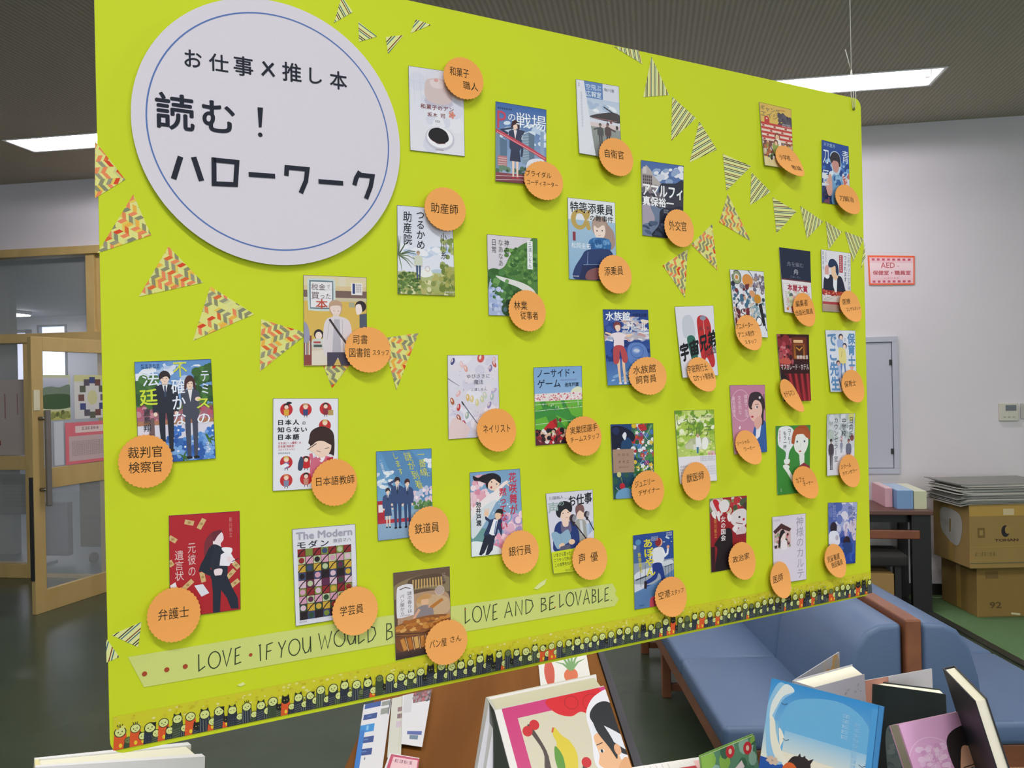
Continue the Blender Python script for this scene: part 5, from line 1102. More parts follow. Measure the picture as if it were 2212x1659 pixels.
def k_station(c, t):
    c.bg('5d94c4', '86b4d8'); c.poly([(8, 0), (60, 0), (100, 40), (100, 90), (60, 72), (20, 26)], '5a8ab8')
    c.blobs(0, 34, 26, 62, ['e6ebf2', 'c9d8e8'], 18, 5, .5); c.blobs(84, 16, 100, 30, ['e6ebf2'], 6, 5, .6); c.blobs(60, 62, 100, 90, ['e0c6d6', 'cfc0dc', 'efe0e8', 'b8c4dc'], 50, 4); c.blobs(66, 84, 100, 100, ['4f7a4a', '6a9458'], 30, 3.6)
    c.rect(0, 96, 100, 140, '94b2cc', '8aa8c8'); c.rect(0, 78, 13, 112, 'b02c3c'); c.rect(2, 84, 10, 96, 'e6e2e6'); c.rect(0, 108, 60, 114, 'b83444')
    figure(c, 19, 58, 64, '3a2c34', SKp, '3e527c', '3c5078', tie='2a3450', skirt=True, wide=.95)
    figure(c, 36, 42, 82, '33262c', SKp, '3a4e7a', '364a74', tie='222c48', wide=.95, face=True); figure(c, 54, 46, 78, '4a2a2c', SKp, '3a4e7a', '364a74', tie='222c48', wide=.9, face=True); c.line([(28, 58), (22, 52), (32, 47)], 4.5, '3a4e7a', 3.4)
    t.text('一番線', 72, 2, 86, 44, 'd6d44a', vert=True, skew=.16); t.text('に', 91, 38, 97, 45, 'd6d44a'); t.text('謎が到着', 46, 3, 60, 64, 'd6d44a', vert=True, skew=.42); t.text('します', 26, 2, 36, 40, 'd6d44a', vert=True, skew=.36)
    t.text('二宮敦人', 4, 12, 9, 44, 'e6eef6', vert=True, skew=.3)
def k_bank(c, t):
    c.bg('7ba3c8', '8fb0cc'); c.blobs(0, 8, 34, 60, ['eac4d0', 'f2dce2', 'd98aa4', 'e3a8b8'], 40, 6); c.blobs(60, 76, 100, 120, ['e0b4cc', 'c7a8d0', 'f0d4de', 'a894c4'], 50, 6); c.blobs(20, 106, 80, 140, ['e6a4bc', 'f2ccd8', 'd88aa8'], 40, 4.4); c.blobs(20, 20, 90, 84, ['e9eef4'], 26, 1.1)
    c.curve([(0, 110), (20, 96), (36, 104), (30, 118), (0, 122)], '6d9a9a'); c.curve([(0, 118), (30, 122), (56, 134), (50, 145), (0, 145)], 'e6eef0')
    c.curve([(0, 66), (20, 50), (40, 38), (60, 34), (62, 44), (40, 60), (10, 74), (0, 92)], 'eee6e8', n=6); c.curve([(2, 80), (24, 60), (50, 50), (40, 68), (20, 96), (2, 112)], 'd8dfe6')
    c.curve([(6, 6), (16, 10), (26, 6), (46, 4), (60, 12), (58, 26), (50, 22), (40, 12), (32, 20), (18, 16), (8, 14)], '201c26'); c.curve([(34, 16), (46, 10), (58, 18), (56, 28), (48, 34), (36, 30)], SKp); c.curve([(34, 10), (50, 6), (60, 16), (58, 22), (46, 14), (36, 20), (34, 30), (30, 22)], '201c26'); c.ell(42, 19, 1.3, 1, '2a2028'); c.ell(52, 23, 1.3, 1, '2a2028'); c.ell(41, 28, 1.9, 2.2, 'b04452')
    c.line([(48, 38), (66, 24), (74, 20)], 7, 'f2e4e0', 5); c.line([(70, 22), (84, 19)], 1.6, SKp); c.line([(72, 24), (80, 30)], 2.4, SKp)
    c.curve([(28, 76), (36, 82), (42, 82), (54, 78), (60, 86), (58, 112), (52, 100), (46, 112), (24, 110), (34, 88), (28, 82)], '2c3a5c'); c.poly([(44, 82), (52, 84), (44, 112), (34, 106)], 'eef0f4'); c.line([(49, 86), (44, 108)], 1.8, '4a6aa8')
    c.ell(53, 76, 6.4, 8, SK, 20); c.curve([(46, 74), (52, 66), (62, 68), (62, 80), (58, 74), (50, 72)], '26222a'); c.ell(30, 72, 4.6, 5, SK); 
    for k in range(4): c.line([(28+k*2, 69), (26.5+k*3, 63)], 1.3, SK)
    c.poly([(26, 108), (46, 110), (40, 134), (32, 142), (26, 142), (32, 124), (24, 138), (18, 142), (14, 140)], '242a3c')
    t.text('花咲舞が', 76, 5, 92, 78, 'c2304c', .02, vert=True); t.text('黙ってない', 56, 30, 71, 102, 'c2304c', .02, vert=True); t.text('池井戸潤', 10, 50, 20, 92, '20222c', .03, vert=True)
def k_voice(c, t):
    c.bg('dad9e6', 'd3d4e2')
    def mic(x, y, s): c.ell(x, y, 7*s, 9*s, '352c34', 15); c.ell(x+4*s, y, 4.4*s, 8*s, '8f8f98', 15); c.poly([(x-3*s, y+8*s), (x+6*s, y+8*s), (x+3*s, y+18*s), (x-1*s, y+16*s)], '2e2630')
    c.curve([(62, 50), (66, 44), (76, 42), (80, 52), (78, 62), (70, 66), (64, 60)], SKp); c.curve([(60, 42), (64, 32), (76, 32), (80, 42), (78, 50), (70, 44), (64, 50), (62, 56)], '7d5a5a')
    c.curve([(60, 66), (70, 64), (82, 70), (84, 100), (80, 118), (58, 118), (56, 90)], 'a3a49e'); c.poly([(68, 66), (74, 66), (76, 96), (70, 98)], 'cfd3dc'); c.poly([(82, 78), (98, 70), (96, 92), (84, 104)], '9db3d2'); c.poly([(82, 78), (90, 76), (88, 100), (84, 104)], 'b5c6de')
    c.curve([(24, 46), (30, 38), (46, 38), (50, 50), (46, 64), (36, 66), (28, 58)], SKp); c.curve([(18, 42), (24, 26), (38, 20), (52, 28), (53, 42), (48, 46), (40, 38), (30, 44), (26, 56), (20, 52)], '22242e')
    c.ell(33, 47, 1.4, 1.1, '2a2028'); c.ell(44, 46, 1.4, 1.1, '2a2028'); c.line([(38, 57), (43, 57)], .8, 'b0605a')
    c.curve([(8, 100), (14, 74), (26, 64), (34, 70), (46, 66), (60, 78), (66, 100), (58, 124), (10, 130), (6, 112)], '253a78'); c.curve([(28, 66), (36, 74), (46, 66), (48, 90), (28, 92)], '6a6484'); c.curve([(30, 62), (40, 66), (44, 64), (42, 76), (32, 76)], SKp)
    c.curve([(4, 92), (14, 86), (24, 92), (38, 84), (44, 88), (46, 108), (28, 118), (14, 124)], '8fb0c8'); c.line([(23, 92), (28, 118)], .6, '6f93b0'); c.ell(25, 118, 7, 5, SK, -20); c.ell(48, 112, 7, 6, SK); c.poly([(22, 120), (44, 116), (44, 130), (16, 132)], '5b5a74')
    mic(53, 60, 1); c.line([(58, 74), (70, 92), (84, 112)], 2.6, '2e2630'); mic(84, 54, .8); c.line([(88, 66), (100, 92)], 2.2, '2e2630')
    c.poly([(0, 130), (100, 124), (100, 180), (0, 180)], 'cfdc28')
    t.text('川端裕人', 6, 8, 36, 16, '4a4c58', skew=-.04); t.text('声', 2, 21, 24, 45, '9fb4b0', .02); t.text('の', 25, 20, 36, 30, '8fa8a6', .02); t.text('お仕事', 47, 10, 97, 34, '1d1f26', .025, skew=-.1); t.line([(38, 15), (58, 12)], .5, '4a4c58')
    t.text('いまさら思った！', 5, 134, 46, 142, '23281a', .01, skew=-.05); t.text('こうやって歩いてきた', 5, 145, 60, 153, '23281a', .01, skew=-.05); t.text('この世界をね！', 5, 156, 41, 164, '23281a', .01, skew=-.05); t.text('小山', 39, 164, 52, 170, '23281a', .01); t.scrib(28, 171, 60, 176, '4a5020', 2, 3)
def k_runner(c, t):
    c.bg('2a4a94', '35569c'); c.rect(0, 60, 100, 110, '8f9cae', 'a3adb8'); c.rect(0, 20, 16, 60, '4c6896'); c.ell(12, 16, 7, 6, '5a8cb8'); c.poly([(0, 20), (8, 24), (6, 30), (0, 30)], 'c0c8d4')
    c.curve([(2, 84), (20, 76), (50, 74), (50, 88), (20, 92), (2, 94)], 'd6dae4'); c.line([(4, 96), (40, 88)], 3, '3a3e58'); c.poly([(0, 104), (30, 108), (28, 118), (0, 124)], 'd2d6e0'); c.poly([(0, 122), (50, 108), (100, 84), (100, 160), (0, 160)], '5d84b4')
    for k in range(14): c.line([(0, 126+k*2.6), (40, 118+k*2.6), (100, 96+k*3.4)], .5, '3e629a')
    for x in (16, 28, 78, 86, 94): c.line([(x, 66), (x, 112)], .8, '3a3e50')
    c.curve([(70, 66), (90, 62), (98, 66), (98, 72), (72, 74)], 'cdd5de'); c.line([(76, 76), (98, 72)], 1.6, '39425a'); c.blobs(70, 8, 98, 26, ['b8ccdc', 'd0dce6'], 9, 2.4, .6)
    c.ell(64, 22, 8, 9, 'e0a888'); c.ell(61, 21, 7.4, 9, '8a2a30'); c.curve([(48, 36), (58, 32), (72, 34), (76, 46), (72, 66), (48, 66), (46, 50)], 'dfe2e8', n=4); c.line([(48, 38), (42, 48), (40, 56)], 5.6, 'd0d4de', 4); c.line([(72, 38), (78, 52), (84, 48), (86, 36)], 5.4, 'e6e8ee', 4.4); c.ell(86, 34, 3.6, 3.6, 'e0a888')
    c.curve([(47, 66), (66, 66), (72, 78), (76, 96), (76, 112), (68, 112), (66, 94), (60, 88), (54, 100), (30, 108), (26, 102), (46, 92), (46, 80)], '223a86', n=4); c.poly([(25, 100), (32, 103), (30, 118), (24, 116)], '281c26')
    c.curve([(38, 142), (46, 136), (62, 134), (66, 160), (40, 160)], 'c8485c'); c.line([(46, 140), (50, 160)], 1.2, '5a1c34'); c.curve([(38, 124), (44, 122), (50, 128), (44, 134)], '4e7aa4')
    t.text('あぽやん', 22, 10, 46, 92, 'dcd23c', .03, vert=True, skew=.10); t.text('新野剛志', 10, 38, 18, 82, 'cfc53c', .015, vert=True, skew=.08); t.scrib(44, 8, 60, 18, 'd6dce6', 3, 3.4); t.scrib(82, 2, 98, 12, 'dfe4ec', 2, 3); t.scrib(12, 150, 24, 154, '2a4a84', 1, 3)
def k_aqua(c, t):
    c.bg('233f88', '3b64b0'); c.blobs(40, 18, 100, 62, ['d9cfd0', 'b7bcd0', 'e6dcd0', 'c8a8a4', '8fa0c8'], 60, 8, .35); c.rect(0, 52, 100, 66, 'bcb4c0'); c.blobs(0, 50, 100, 70, ['d8d4dc', 'c89a98', 'a4aecc', 'e4e2e6'], 40, 8, .3); c.blobs(2, 4, 40, 50, ['2a4a94', '1f3a80', '3d5aa4'], 30, 7)
    c.rect(0, 70, 100, 168, '24448f', '5b8ac4'); c.blobs(0, 72, 100, 110, ['1d3878', '2f55a4'], 30, 8); c.blobs(4, 130, 96, 160, ['7fa6d4', '4f7cba', 'a0c0e0'], 30, 8, .4)
    c.curve([(52, 78), (66, 72), (84, 76), (94, 94), (90, 116), (70, 128), (52, 116), (48, 94)], '5f82c4'); c.ell(68, 90, 9, 7, '7f9cd2'); c.curve([(62, 90), (68, 86), (76, 90), (70, 94)], 'c3cbe4'); c.ring(70, 92, 14, 1, '34569c')
    c.line([(2, 50), (14, 54), (26, 58)], 4, SK, 5); c.line([(46, 56), (54, 58), (60, 54)], 5, SK, 4)
    c.ell(29, 36, 8.5, 10, '7a3a3e'); c.curve([(24, 36), (34, 34), (35, 44), (28, 48)], SKp); c.curve([(14, 54), (26, 50), (36, 50), (48, 56), (42, 64), (40, 82), (20, 82), (20, 64)], 'e9dde4')
    for x0, x1 in ((27, 30), (38, 42)): c.line([(x0, 108), (x0, 130), (x0+1, 158)], 7, SK, 4); c.ell(x0+1, 160, 3.6, 2.4, 'e6e2e6')
    c.curve([(20, 80), (40, 80), (48, 104), (44, 116), (36, 112), (32, 88), (28, 114), (18, 118), (16, 104)], 'b84a50')
    t.text('水族館', 5, 5, 58, 24, 'f0f3f8', .02); t.text('木宮条太郎', 64, 8, 96, 16, '1a2450', .02); t.text('ガール', 50, 28, 96, 48, 'eef2f6', .01)
def k_space(c, t):
    # figures on this cover are left out: plain upright colour bands stand in their place
    c.bg('e0e0ea', 'd9dae6'); c.curve([(18, 24), (30, 18), (40, 22), (46, 40), (44, 66), (18, 66), (14, 44)], 'c6ccd6'); c.curve([(24, 66), (44, 66), (48, 110), (42, 136), (34, 128), (28, 100)], '2f6a5c')
    c.curve([(54, 28), (66, 20), (82, 26), (90, 46), (88, 78), (94, 120), (84, 132), (72, 110), (62, 124), (56, 100), (54, 60)], 'bf2c30'); c.ell(70, 26, 8, 5, '8b94a8'); c.line([(70, 30), (72, 74)], .8, 'e9dede'); c.rect(58, 44, 66, 52, '8f3038'); c.rect(78, 44, 86, 52, '8f3038')
    t.text('宇', 3, 80, 24, 116, '16161c', .05, skew=-.2); t.text('宙', 29, 74, 52, 106, '16161c', .05, skew=-.2); t.text('兄', 56, 66, 77, 98, '16161c', .05, skew=-.2); t.text('弟', 79, 56, 100, 92, '16161c', .05, skew=-.2); t.text('小山宙哉', 66, 96, 99, 110, '2a2a32', .02, skew=-.25)
def k_anime(c, t):
    c.bg('dfe2ea'); c.ring(38, 40, 34, 1.6, '1f1d24', ry=44); c.ell(50, 22, 16, 14, 'd99248', 20); c.ell(60, 54, 11, 12, 'd89a6c')
    c.blobs(4, 30, 60, 90, ['3f6a86', 'e6e6ee', '6b2c34', 'c9a48c', '8a8494', '2a3446', 'd8d4dc'], 80, 5); c.blobs(4, 80, 50, 138, ['6b2430', '7a2c38', 'e3dfe6', '3a2028', 'b99a90'], 70, 5); c.blobs(50, 60, 96, 110, ['7fa0ae', 'd9dbe2', '3a4a52', 'cfc8c0', '9ab0b8'], 50, 4.6)
    c.blobs(66, 8, 98, 46, ['8b8298', 'a08a7a', '6a6478', 'c8b8b4'], 40, 4); c.ell(76, 60, 11, 10, 'c98a2c'); c.poly([(78, 72), (88, 68), (96, 116), (88, 118)], '1d1c22'); c.ring(76, 108, 9, 1.8, '2a2230'); c.ell(76, 108, 7, 8, 'f0f1f5')
    c.line([(10, 96), (20, 110), (36, 124)], 2.2, '1f1d24'); c.line([(90, 108), (98, 128)], 2, '1f1d24'); c.line([(6, 124), (30, 140)], 2.2, '1f1d24')
    c.ell(18, 16, 14, 15, '23242a'); c.ell(18, 16, 12.6, 13.6, '8e9a7a'); c.ell(18, 16, 7, 7.6, 'e2dccb'); c.ell(18, 16, 4.4, 4.8, 'cf8a4a'); c.ell(5, 6, 4.6, 4.6, 'e6e9e6')
def k_school(c, t):
    c.bg('d8b45a', 'dcb85e'); c.blobs(60, 18, 100, 52, ['4c4650', '3a3640', '5b5460'], 46, 6); c.ell(20, 34, 8, 7, 'c03a38'); c.ell(20, 34, 3, 3, 'ecd9d0'); c.rect(12, 34, 28, 44, 'c03a38')
    for k in range(4): c.rect(0, 42+k*10, 100, 47+k*10, 'c03c38'); c.rect(0, 47+k*10, 100, 52+k*10, 'e3cdbc'); [c.rect(4+q*12, 47.4+k*10, 11+q*12, 51.4+k*10, 'a5433e') for q in range(8) if (q+k) % 3 == 0]
    c.rect(0, 82, 100, 118, '7a4a3c'); c.blobs(0, 84, 100, 122, ['8a9a4a', '6a4a5a', 'd8cfc4', 'b06a3c', '4a3a3c', '8f6a9a', 'c9b08a'], 110, 4.4); c.rect(0, 120, 100, 140, 'e0cf98'); c.blobs(20, 112, 80, 124, ['b5485a', '6a8a4a', 'e6e0d8', '3c3440'], 30, 3.4)
    c.ell(50, 70, 9, 9, '8a4a3a'); c.ell(50, 72, 6.4, 6.4, 'e3bc9a'); c.curve([(40, 78), (60, 78), (58, 96), (42, 96)], 'e9e0da'); c.curve([(34, 88), (50, 84), (54, 108), (36, 110)], '8da04c'); c.ell(44, 84, 7, 7, '7a4432'); c.ell(44, 86, 4.8, 4.8, 'e3bc9a')
    t.text('ギャング', 3, 4, 62, 16, '8e7f5c', .01, skew=.06); t.text('エイジ', 3, 17, 56, 29, '8e7f5c', .01, skew=.06); t.scrib(62, 7, 80, 10, 'c0503a', 1, 3); t.scrib(68, 38, 96, 46, 'd8d4d8', 2, 4)
def k_blade(c, t):
    c.bg('1f4a9a', '17356c'); c.blobs(0, 34, 100, 90, ['6c9ad2', '8fb6de', '3a6ab4'], 50, 8, .6); c.blobs(0, 68, 40, 100, ['d8e4ee', 'e9e2d6'], 18, 6); c.blobs(70, 68, 100, 104, ['e2c9b8', 'c86a5c', 'd8dce8'], 26, 6); c.blobs(0, 100, 50, 136, ['20284a', '2c3f70', '7a4a5c'], 50, 5)
    c.curve([(34, 78), (52, 66), (72, 76), (80, 104), (76, 136), (38, 136), (34, 108)], '6f9fc8'); c.blobs(44, 76, 74, 120, ['8fb8d8', '4a7eb4', '30609c'], 24, 5); c.curve([(20, 76), (34, 74), (36, 112), (22, 118), (14, 96)], 'd3a294')
    c.curve([(30, 28), (46, 18), (64, 24), (70, 46), (62, 66), (46, 70), (34, 54)], 'b9cfe6'); c.curve([(32, 30), (46, 20), (64, 26), (68, 48), (60, 50), (56, 40), (36, 42), (34, 54)], '282430'); c.curve([(36, 42), (56, 40), (62, 50), (56, 64), (42, 62)], 'c98f86'); c.curve([(30, 32), (46, 20), (62, 28), (56, 38), (44, 38), (34, 46)], '2c2630')
    t.text('青', 74, 12, 98, 40, 'dfe8f4', .005); t.text('ノ', 72, 62, 96, 76, 'cfdcee'); t.text('刀', 4, 20, 24, 50, 'e6eef8', .005); t.text('匠', 4, 64, 24, 96, 'd8e4f2', -.005); t.text('天沢夏月', 6, 4, 48, 12, 'a9c4e4')
def k_navy(c, t):
    c.bg('1e2740'); c.rect(0, 80, 100, 84, '6a2c3a'); c.rect(0, 83, 100, 170, 'e3dfe2'); c.line([(3, 92), (97, 92)], .5, 'b07a80'); c.line([(3, 92), (3, 160)], .5, 'b07a80')
    c.ell(28, 122, 7, 7, '5a6a6c'); c.curve([(20, 128), (36, 126), (40, 152), (20, 152)], 'c9d3b0'); c.blobs(16, 112, 50, 156, ['d8b0b0', 'c9cfc0', 'aab890'], 26, 3.4); t.scrib(8, 112, 16, 150, '9aa090', 8, 4); t.scrib(50, 112, 96, 132, '9aa0a0', 4, 4); c.ell(12, 158, 4, 4, 'd08a3a')
    t.text('舟を編む', 22, 34, 76, 46, '7d8496', .005); t.text('舟', 42, 52, 58, 66, 'a9b0bc', .01); t.text('三浦しをん', 30, 70, 66, 76, '6c748a'); t.text('本屋大賞', 18, 93, 86, 110, 'a3203c', .035); t.text('第一位', 24, 150, 76, 166, 'a3203c', .03)
def k_clinic(c, t):
    c.bg('e3e2ea', 'dcdbe4'); c.rect(0, 92, 100, 106, 'a32c2c'); c.blobs(0, 90, 100, 112, ['c9503a', 'b8342c', 'd88a5c', '8a2424', 'e0a88c'], 50, 5, .4); c.rect(0, 108, 100, 122, 'd6cdc6'); c.line([(6, 116), (20, 112), (34, 114), (20, 119), (6, 118)], .9, '8a8a9a'); c.rect(0, 122, 100, 128, 'b0424a'); c.rect(0, 128, 100, 150, 'b99a88', 'a8988c')
    c.curve([(4, 92), (8, 66), (24, 58), (50, 58), (68, 62), (80, 90), (80, 96), (4, 94)], '20263a'); c.poly([(38, 64), (52, 66), (50, 98), (44, 98), (38, 84)], 'e8ebf2'); c.curve([(32, 54), (44, 54), (56, 60), (46, 70), (38, 64)], 'e9c4a4')
    c.curve([(30, 36), (42, 32), (50, 38), (48, 54), (38, 58), (32, 50)], 'ecc9a8'); c.curve([(22, 34), (28, 22), (42, 20), (54, 30), (58, 48), (54, 58), (48, 50), (46, 36), (34, 40), (26, 40)], '1f3458'); c.curve([(10, 46), (16, 36), (24, 38), (28, 50), (24, 62), (14, 62)], 'd9a49a'); c.curve([(10, 60), (20, 58), (26, 62), (20, 68), (12, 66)], 'eceef4'); c.poly([(24, 42), (28, 42), (26, 60), (23, 60)], 'e6e4ee')
    c.rect(60, 8, 72, 50, 'b33444'); t.scrib(62.5, 10, 70, 48, 'f0dde0', 8, 7); t.text('つぶれます', 76, 6, 85, 72, '2e3a52', .01, vert=True); t.text('このクリニックは', 88, 4, 97, 90, '3a4660', .005, vert=True); t.scrib(4, 4, 8, 50, '3c4252', 4, 4); t.scrib(12, 6, 18, 30, 'a9a4c0', 5, 3)
def k_hotel(c, t):
    c.bg('3a1216', '2a0c10'); c.blobs(0, 4, 44, 66, ['8a2c34', '6a1c26', 'a8505a', '401018'], 60, 8); c.blobs(6, 20, 30, 50, ['b0424c', 'c97a80'], 16, 5); c.rect(44, 6, 92, 54, '6a2c18'); c.rect(50, 20, 86, 52, '8a4a1c', 'a8682c'); c.rect(50, 12, 80, 18, 'e6b88a'); c.rect(56, 24, 80, 46, '4a2410'); c.line([(58, 28), (68, 34), (78, 27)], 3, 'c98a3c')
    c.curve([(0, 54), (24, 50), (40, 58), (34, 64), (4, 62)], 'c0564c'); c.rect(0, 84, 100, 142, '4a0e16', '5c1018')
    for k in range(4): c.poly([(26+k*20, 84), (36+k*20, 84), (50+k*18, 145), (34+k*18, 145)], '8f1c28'); c.poly([(30+k*20, 84), (33+k*20, 84), (42+k*18, 145), (38+k*18, 145)], 'b0343c')
    c.curve([(0, 84), (18, 90), (30, 112), (36, 145), (0, 145)], '241418'); t.text('東野圭吾', 58, 45, 96, 53, 'e8e3e6', .01); t.text('マスカレード・ホテル', 4, 64, 97, 76, 'efe2e4', .005)
def k_nursery(c, t):
    c.bg('dde2ee', 'd9dfec'); c.ell(50, 16, 8, 8, '3c3a50'); c.ell(51, 18, 5.5, 6, SKp); c.curve([(38, 22), (54, 22), (60, 38), (44, 44), (36, 34)], '9fb4dc'); c.ell(62, 36, 7, 7, '3a3450'); c.ell(61, 38, 5, 5.4, SKp); c.curve([(42, 40), (62, 44), (66, 62), (62, 80), (42, 76), (40, 56)], 'e4d88a'); c.line([(52, 48), (48, 62)], 1, '9a8f5a')
    c.line([(48, 76), (44, 94), (46, 110)], 7, '5d7fb8', 5); c.line([(58, 76), (60, 96)], 7, '6f8fc4', 5); c.ell(36, 76, 7, 7, '4a3a4a'); c.ell(37, 78, 5, 5.4, 'e0b0a8'); c.curve([(30, 84), (44, 84), (42, 112), (30, 110)], 'a9b9dc'); c.line([(34, 110), (40, 130)], 4, '5a6a94'); c.ell(84, 84, 7, 7, 'd8a8b0')
    t.text('保育士', 72, 6, 98, 84, '5f8fc0', .045, vert=True); t.text('でこ先生', 4, 4, 36, 140, '5f8fc0', .045, vert=True); t.scrib(26, 10, 31, 44, 'a9b4cc', 8, 4); t.scrib(62, 18, 68, 26, '4a5270', 2, 4)
def k_pinkwoman(c, t):
    c.bg('c07f9c', 'c98fa6'); c.ring(29, 47, 27, 1.0, 'e6c4d2', ry=36)
    c.curve([(66, 96), (84, 84), (100, 92), (100, 160), (60, 160), (58, 122)], '3560a4'); c.poly([(72, 88), (88, 84), (80, 120), (66, 130)], 'e6e6f0')
    c.curve([(52, 42), (58, 26), (74, 22), (90, 26), (98, 44), (94, 66), (92, 92), (82, 90), (86, 66), (56, 54)], '33262e', n=6); c.curve([(54, 44), (62, 34), (84, 40), (90, 58), (84, 76), (70, 86), (58, 82), (52, 70), (50, 56)], 'e9bdb2', n=6); c.curve([(66, 82), (84, 72), (88, 90), (74, 104), (66, 96)], 'dfab9f')
    c.curve([(50, 44), (58, 20), (84, 18), (98, 40), (92, 50), (80, 36), (66, 38), (56, 56)], '3a2c34'); c.ell(58, 55, 3, 2.2, '3a2a34'); c.ell(74, 52, 4, 3, 'f2f0f4'); c.ell(75, 52, 2.2, 2.6, '3c3440'); c.line([(54, 50), (60, 49)], 1, '4a343c'); c.line([(69, 46), (80, 45)], 1.1, '4a343c'); c.ell(60, 74, 4.2, 2.4, 'b8465c'); c.ell(84, 30, 3, 3, 'e6dfe4')
    c.line([(96, 22), (98, 60)], 1.6, '241c24'); c.curve([(18, 98), (24, 94), (22, 102)], 'efe0e8')
    t.text('最低限度の', 4, 26, 13, 74, 'ecd0dc', vert=True); t.text('文化的な', 20, 24, 30, 68, 'ecd0dc', vert=True); t.text('健康で', 38, 22, 48, 52, 'ecd0dc', vert=True); t.text('生活', 38, 56, 48, 74, 'ecd0dc', vert=True)
def k_vetgarden(c, t):
    c.bg('b9cf6a', '9cc03c'); c.blobs(0, 0, 100, 60, ['dbe6a8', '8fb43c', '6f9c34', 'c9dc7c', 'a8c850', 'eaf0d0'], 120, 8); c.rect(0, 56, 100, 104, 'a4c44a', 'b9d070'); c.blobs(0, 60, 100, 104, ['bcd468', '88b03c', 'd0e08c', 'e0e6a0'], 60, 6, .5)
    c.poly([(16, 82), (36, 64), (82, 62), (90, 76), (44, 78), (40, 84)], 'b3b894'); c.poly([(40, 78), (76, 76), (76, 90), (40, 90)], 'd9dccb'); c.poly([(20, 80), (40, 68), (42, 88), (22, 88)], 'c6caa6')
    c.curve([(50, 60), (60, 60), (62, 82), (50, 84)], 'e8ecec'); c.ell(55, 58, 4, 4.6, 'c9a48c'); c.line([(53, 84), (52, 98)], 6, '47809c', 5); c.curve([(66, 68), (76, 62), (82, 74), (76, 90), (66, 88)], 'eef0ea'); c.blobs(80, 96, 100, 104, ['d890a0', 'e6b8c0'], 12, 3)
    c.rect(0, 104, 100, 170, 'e3e2ea'); t.scrib(58, 106, 98, 118, '9a9aa8', 3, 4); t.scrib(4, 124, 30, 150, '7a7c8c', 4, 5); t.scrib(74, 128, 98, 150, 'b9b8c6', 4, 4); c.ell(16, 154, 3, 3, 'd88a94')
    t.text('しっぽ', 4, 10, 52, 34, '6a7c4a', -.005); t.text('の', 58, 24, 68, 34, '6a7c4a', -.005); t.text('カルテ', 24, 36, 92, 60, '6a7c4a', -.005); t.text('村山早紀', 66, 12, 94, 18, '5d6a3e', .01)
def k_jungle(c, t):
    c.bg('22457a', '1f4a4e'); c.rect(48, 0, 100, 100, '3c6a58'); c.blobs(0, 60, 100, 166, ['2f5a4a', '3e7a58', '1d3c5a', '28506a'], 60, 9); c.blobs(50, 0, 100, 110, ['b3343c', '4f8a4c', '4a7ab4', 'd8b83c', 'e0e4e8', '2d5c3a', '8a4a8a', 'c9542c'], 110, 5); c.blobs(40, 96, 100, 120, ['2f6a3c', '8fb43c', '4f8a8c'], 30, 5)
    c.curve([(0, 10), (20, 4), (44, 14), (56, 28), (50, 40), (40, 30), (24, 40), (20, 56), (0, 58)], '171c34'); c.curve([(2, 14), (12, 6), (20, 14), (12, 24)], '23305a'); c.curve([(26, 26), (32, 18), (36, 24), (32, 36)], 'e3e6ee'); c.ell(16, 56, 4, 3, 'e6e6ea'); c.curve([(64, 2), (80, 4), (84, 14), (68, 16)], 'b8303a')
    for k in range(9): petals(c, c.rnd.uniform(44, 98), c.rnd.uniform(20, 110), c.rnd.uniform(3.5, 6), c.rnd.choice(['e9eaee', 'c23a40', 'dcc040', 'e6e6f0']), 'e8c860')
    for p in ([(60, 4), (96, 50)], [(96, 4), (64, 60)], [(70, 70), (98, 110)], [(6, 140), (30, 165)], [(28, 138), (10, 164)], [(88, 60), (60, 100)]): c.line(p, .7, 'cfdbe0')
    c.rect(2, 56, 52, 108, 'a98b78'); c.ell(15, 112, 5, 6, 'c9c888'); c.ell(22, 138, 6.5, 7, 'b8283a'); c.line([(22, 132), (20, 120), (16, 116)], 1, '8aa05a'); c.curve([(10, 150), (30, 142), (46, 150), (50, 166), (8, 166)], '6fa0c8')
    c.blobs(52, 96, 100, 104, ['e8e8ec', '33684a'], 14, 2.4)
    t.text('クロエ', 13, 65, 40, 71, '5a4238', space=1.5); t.text('と', 25, 75, 28, 78, '5a4238'); t.text('オオエ', 14, 81, 40, 87, '5a4238', space=1.5); t.text('有川ひろ', 15, 94, 38, 98, '6a5246')
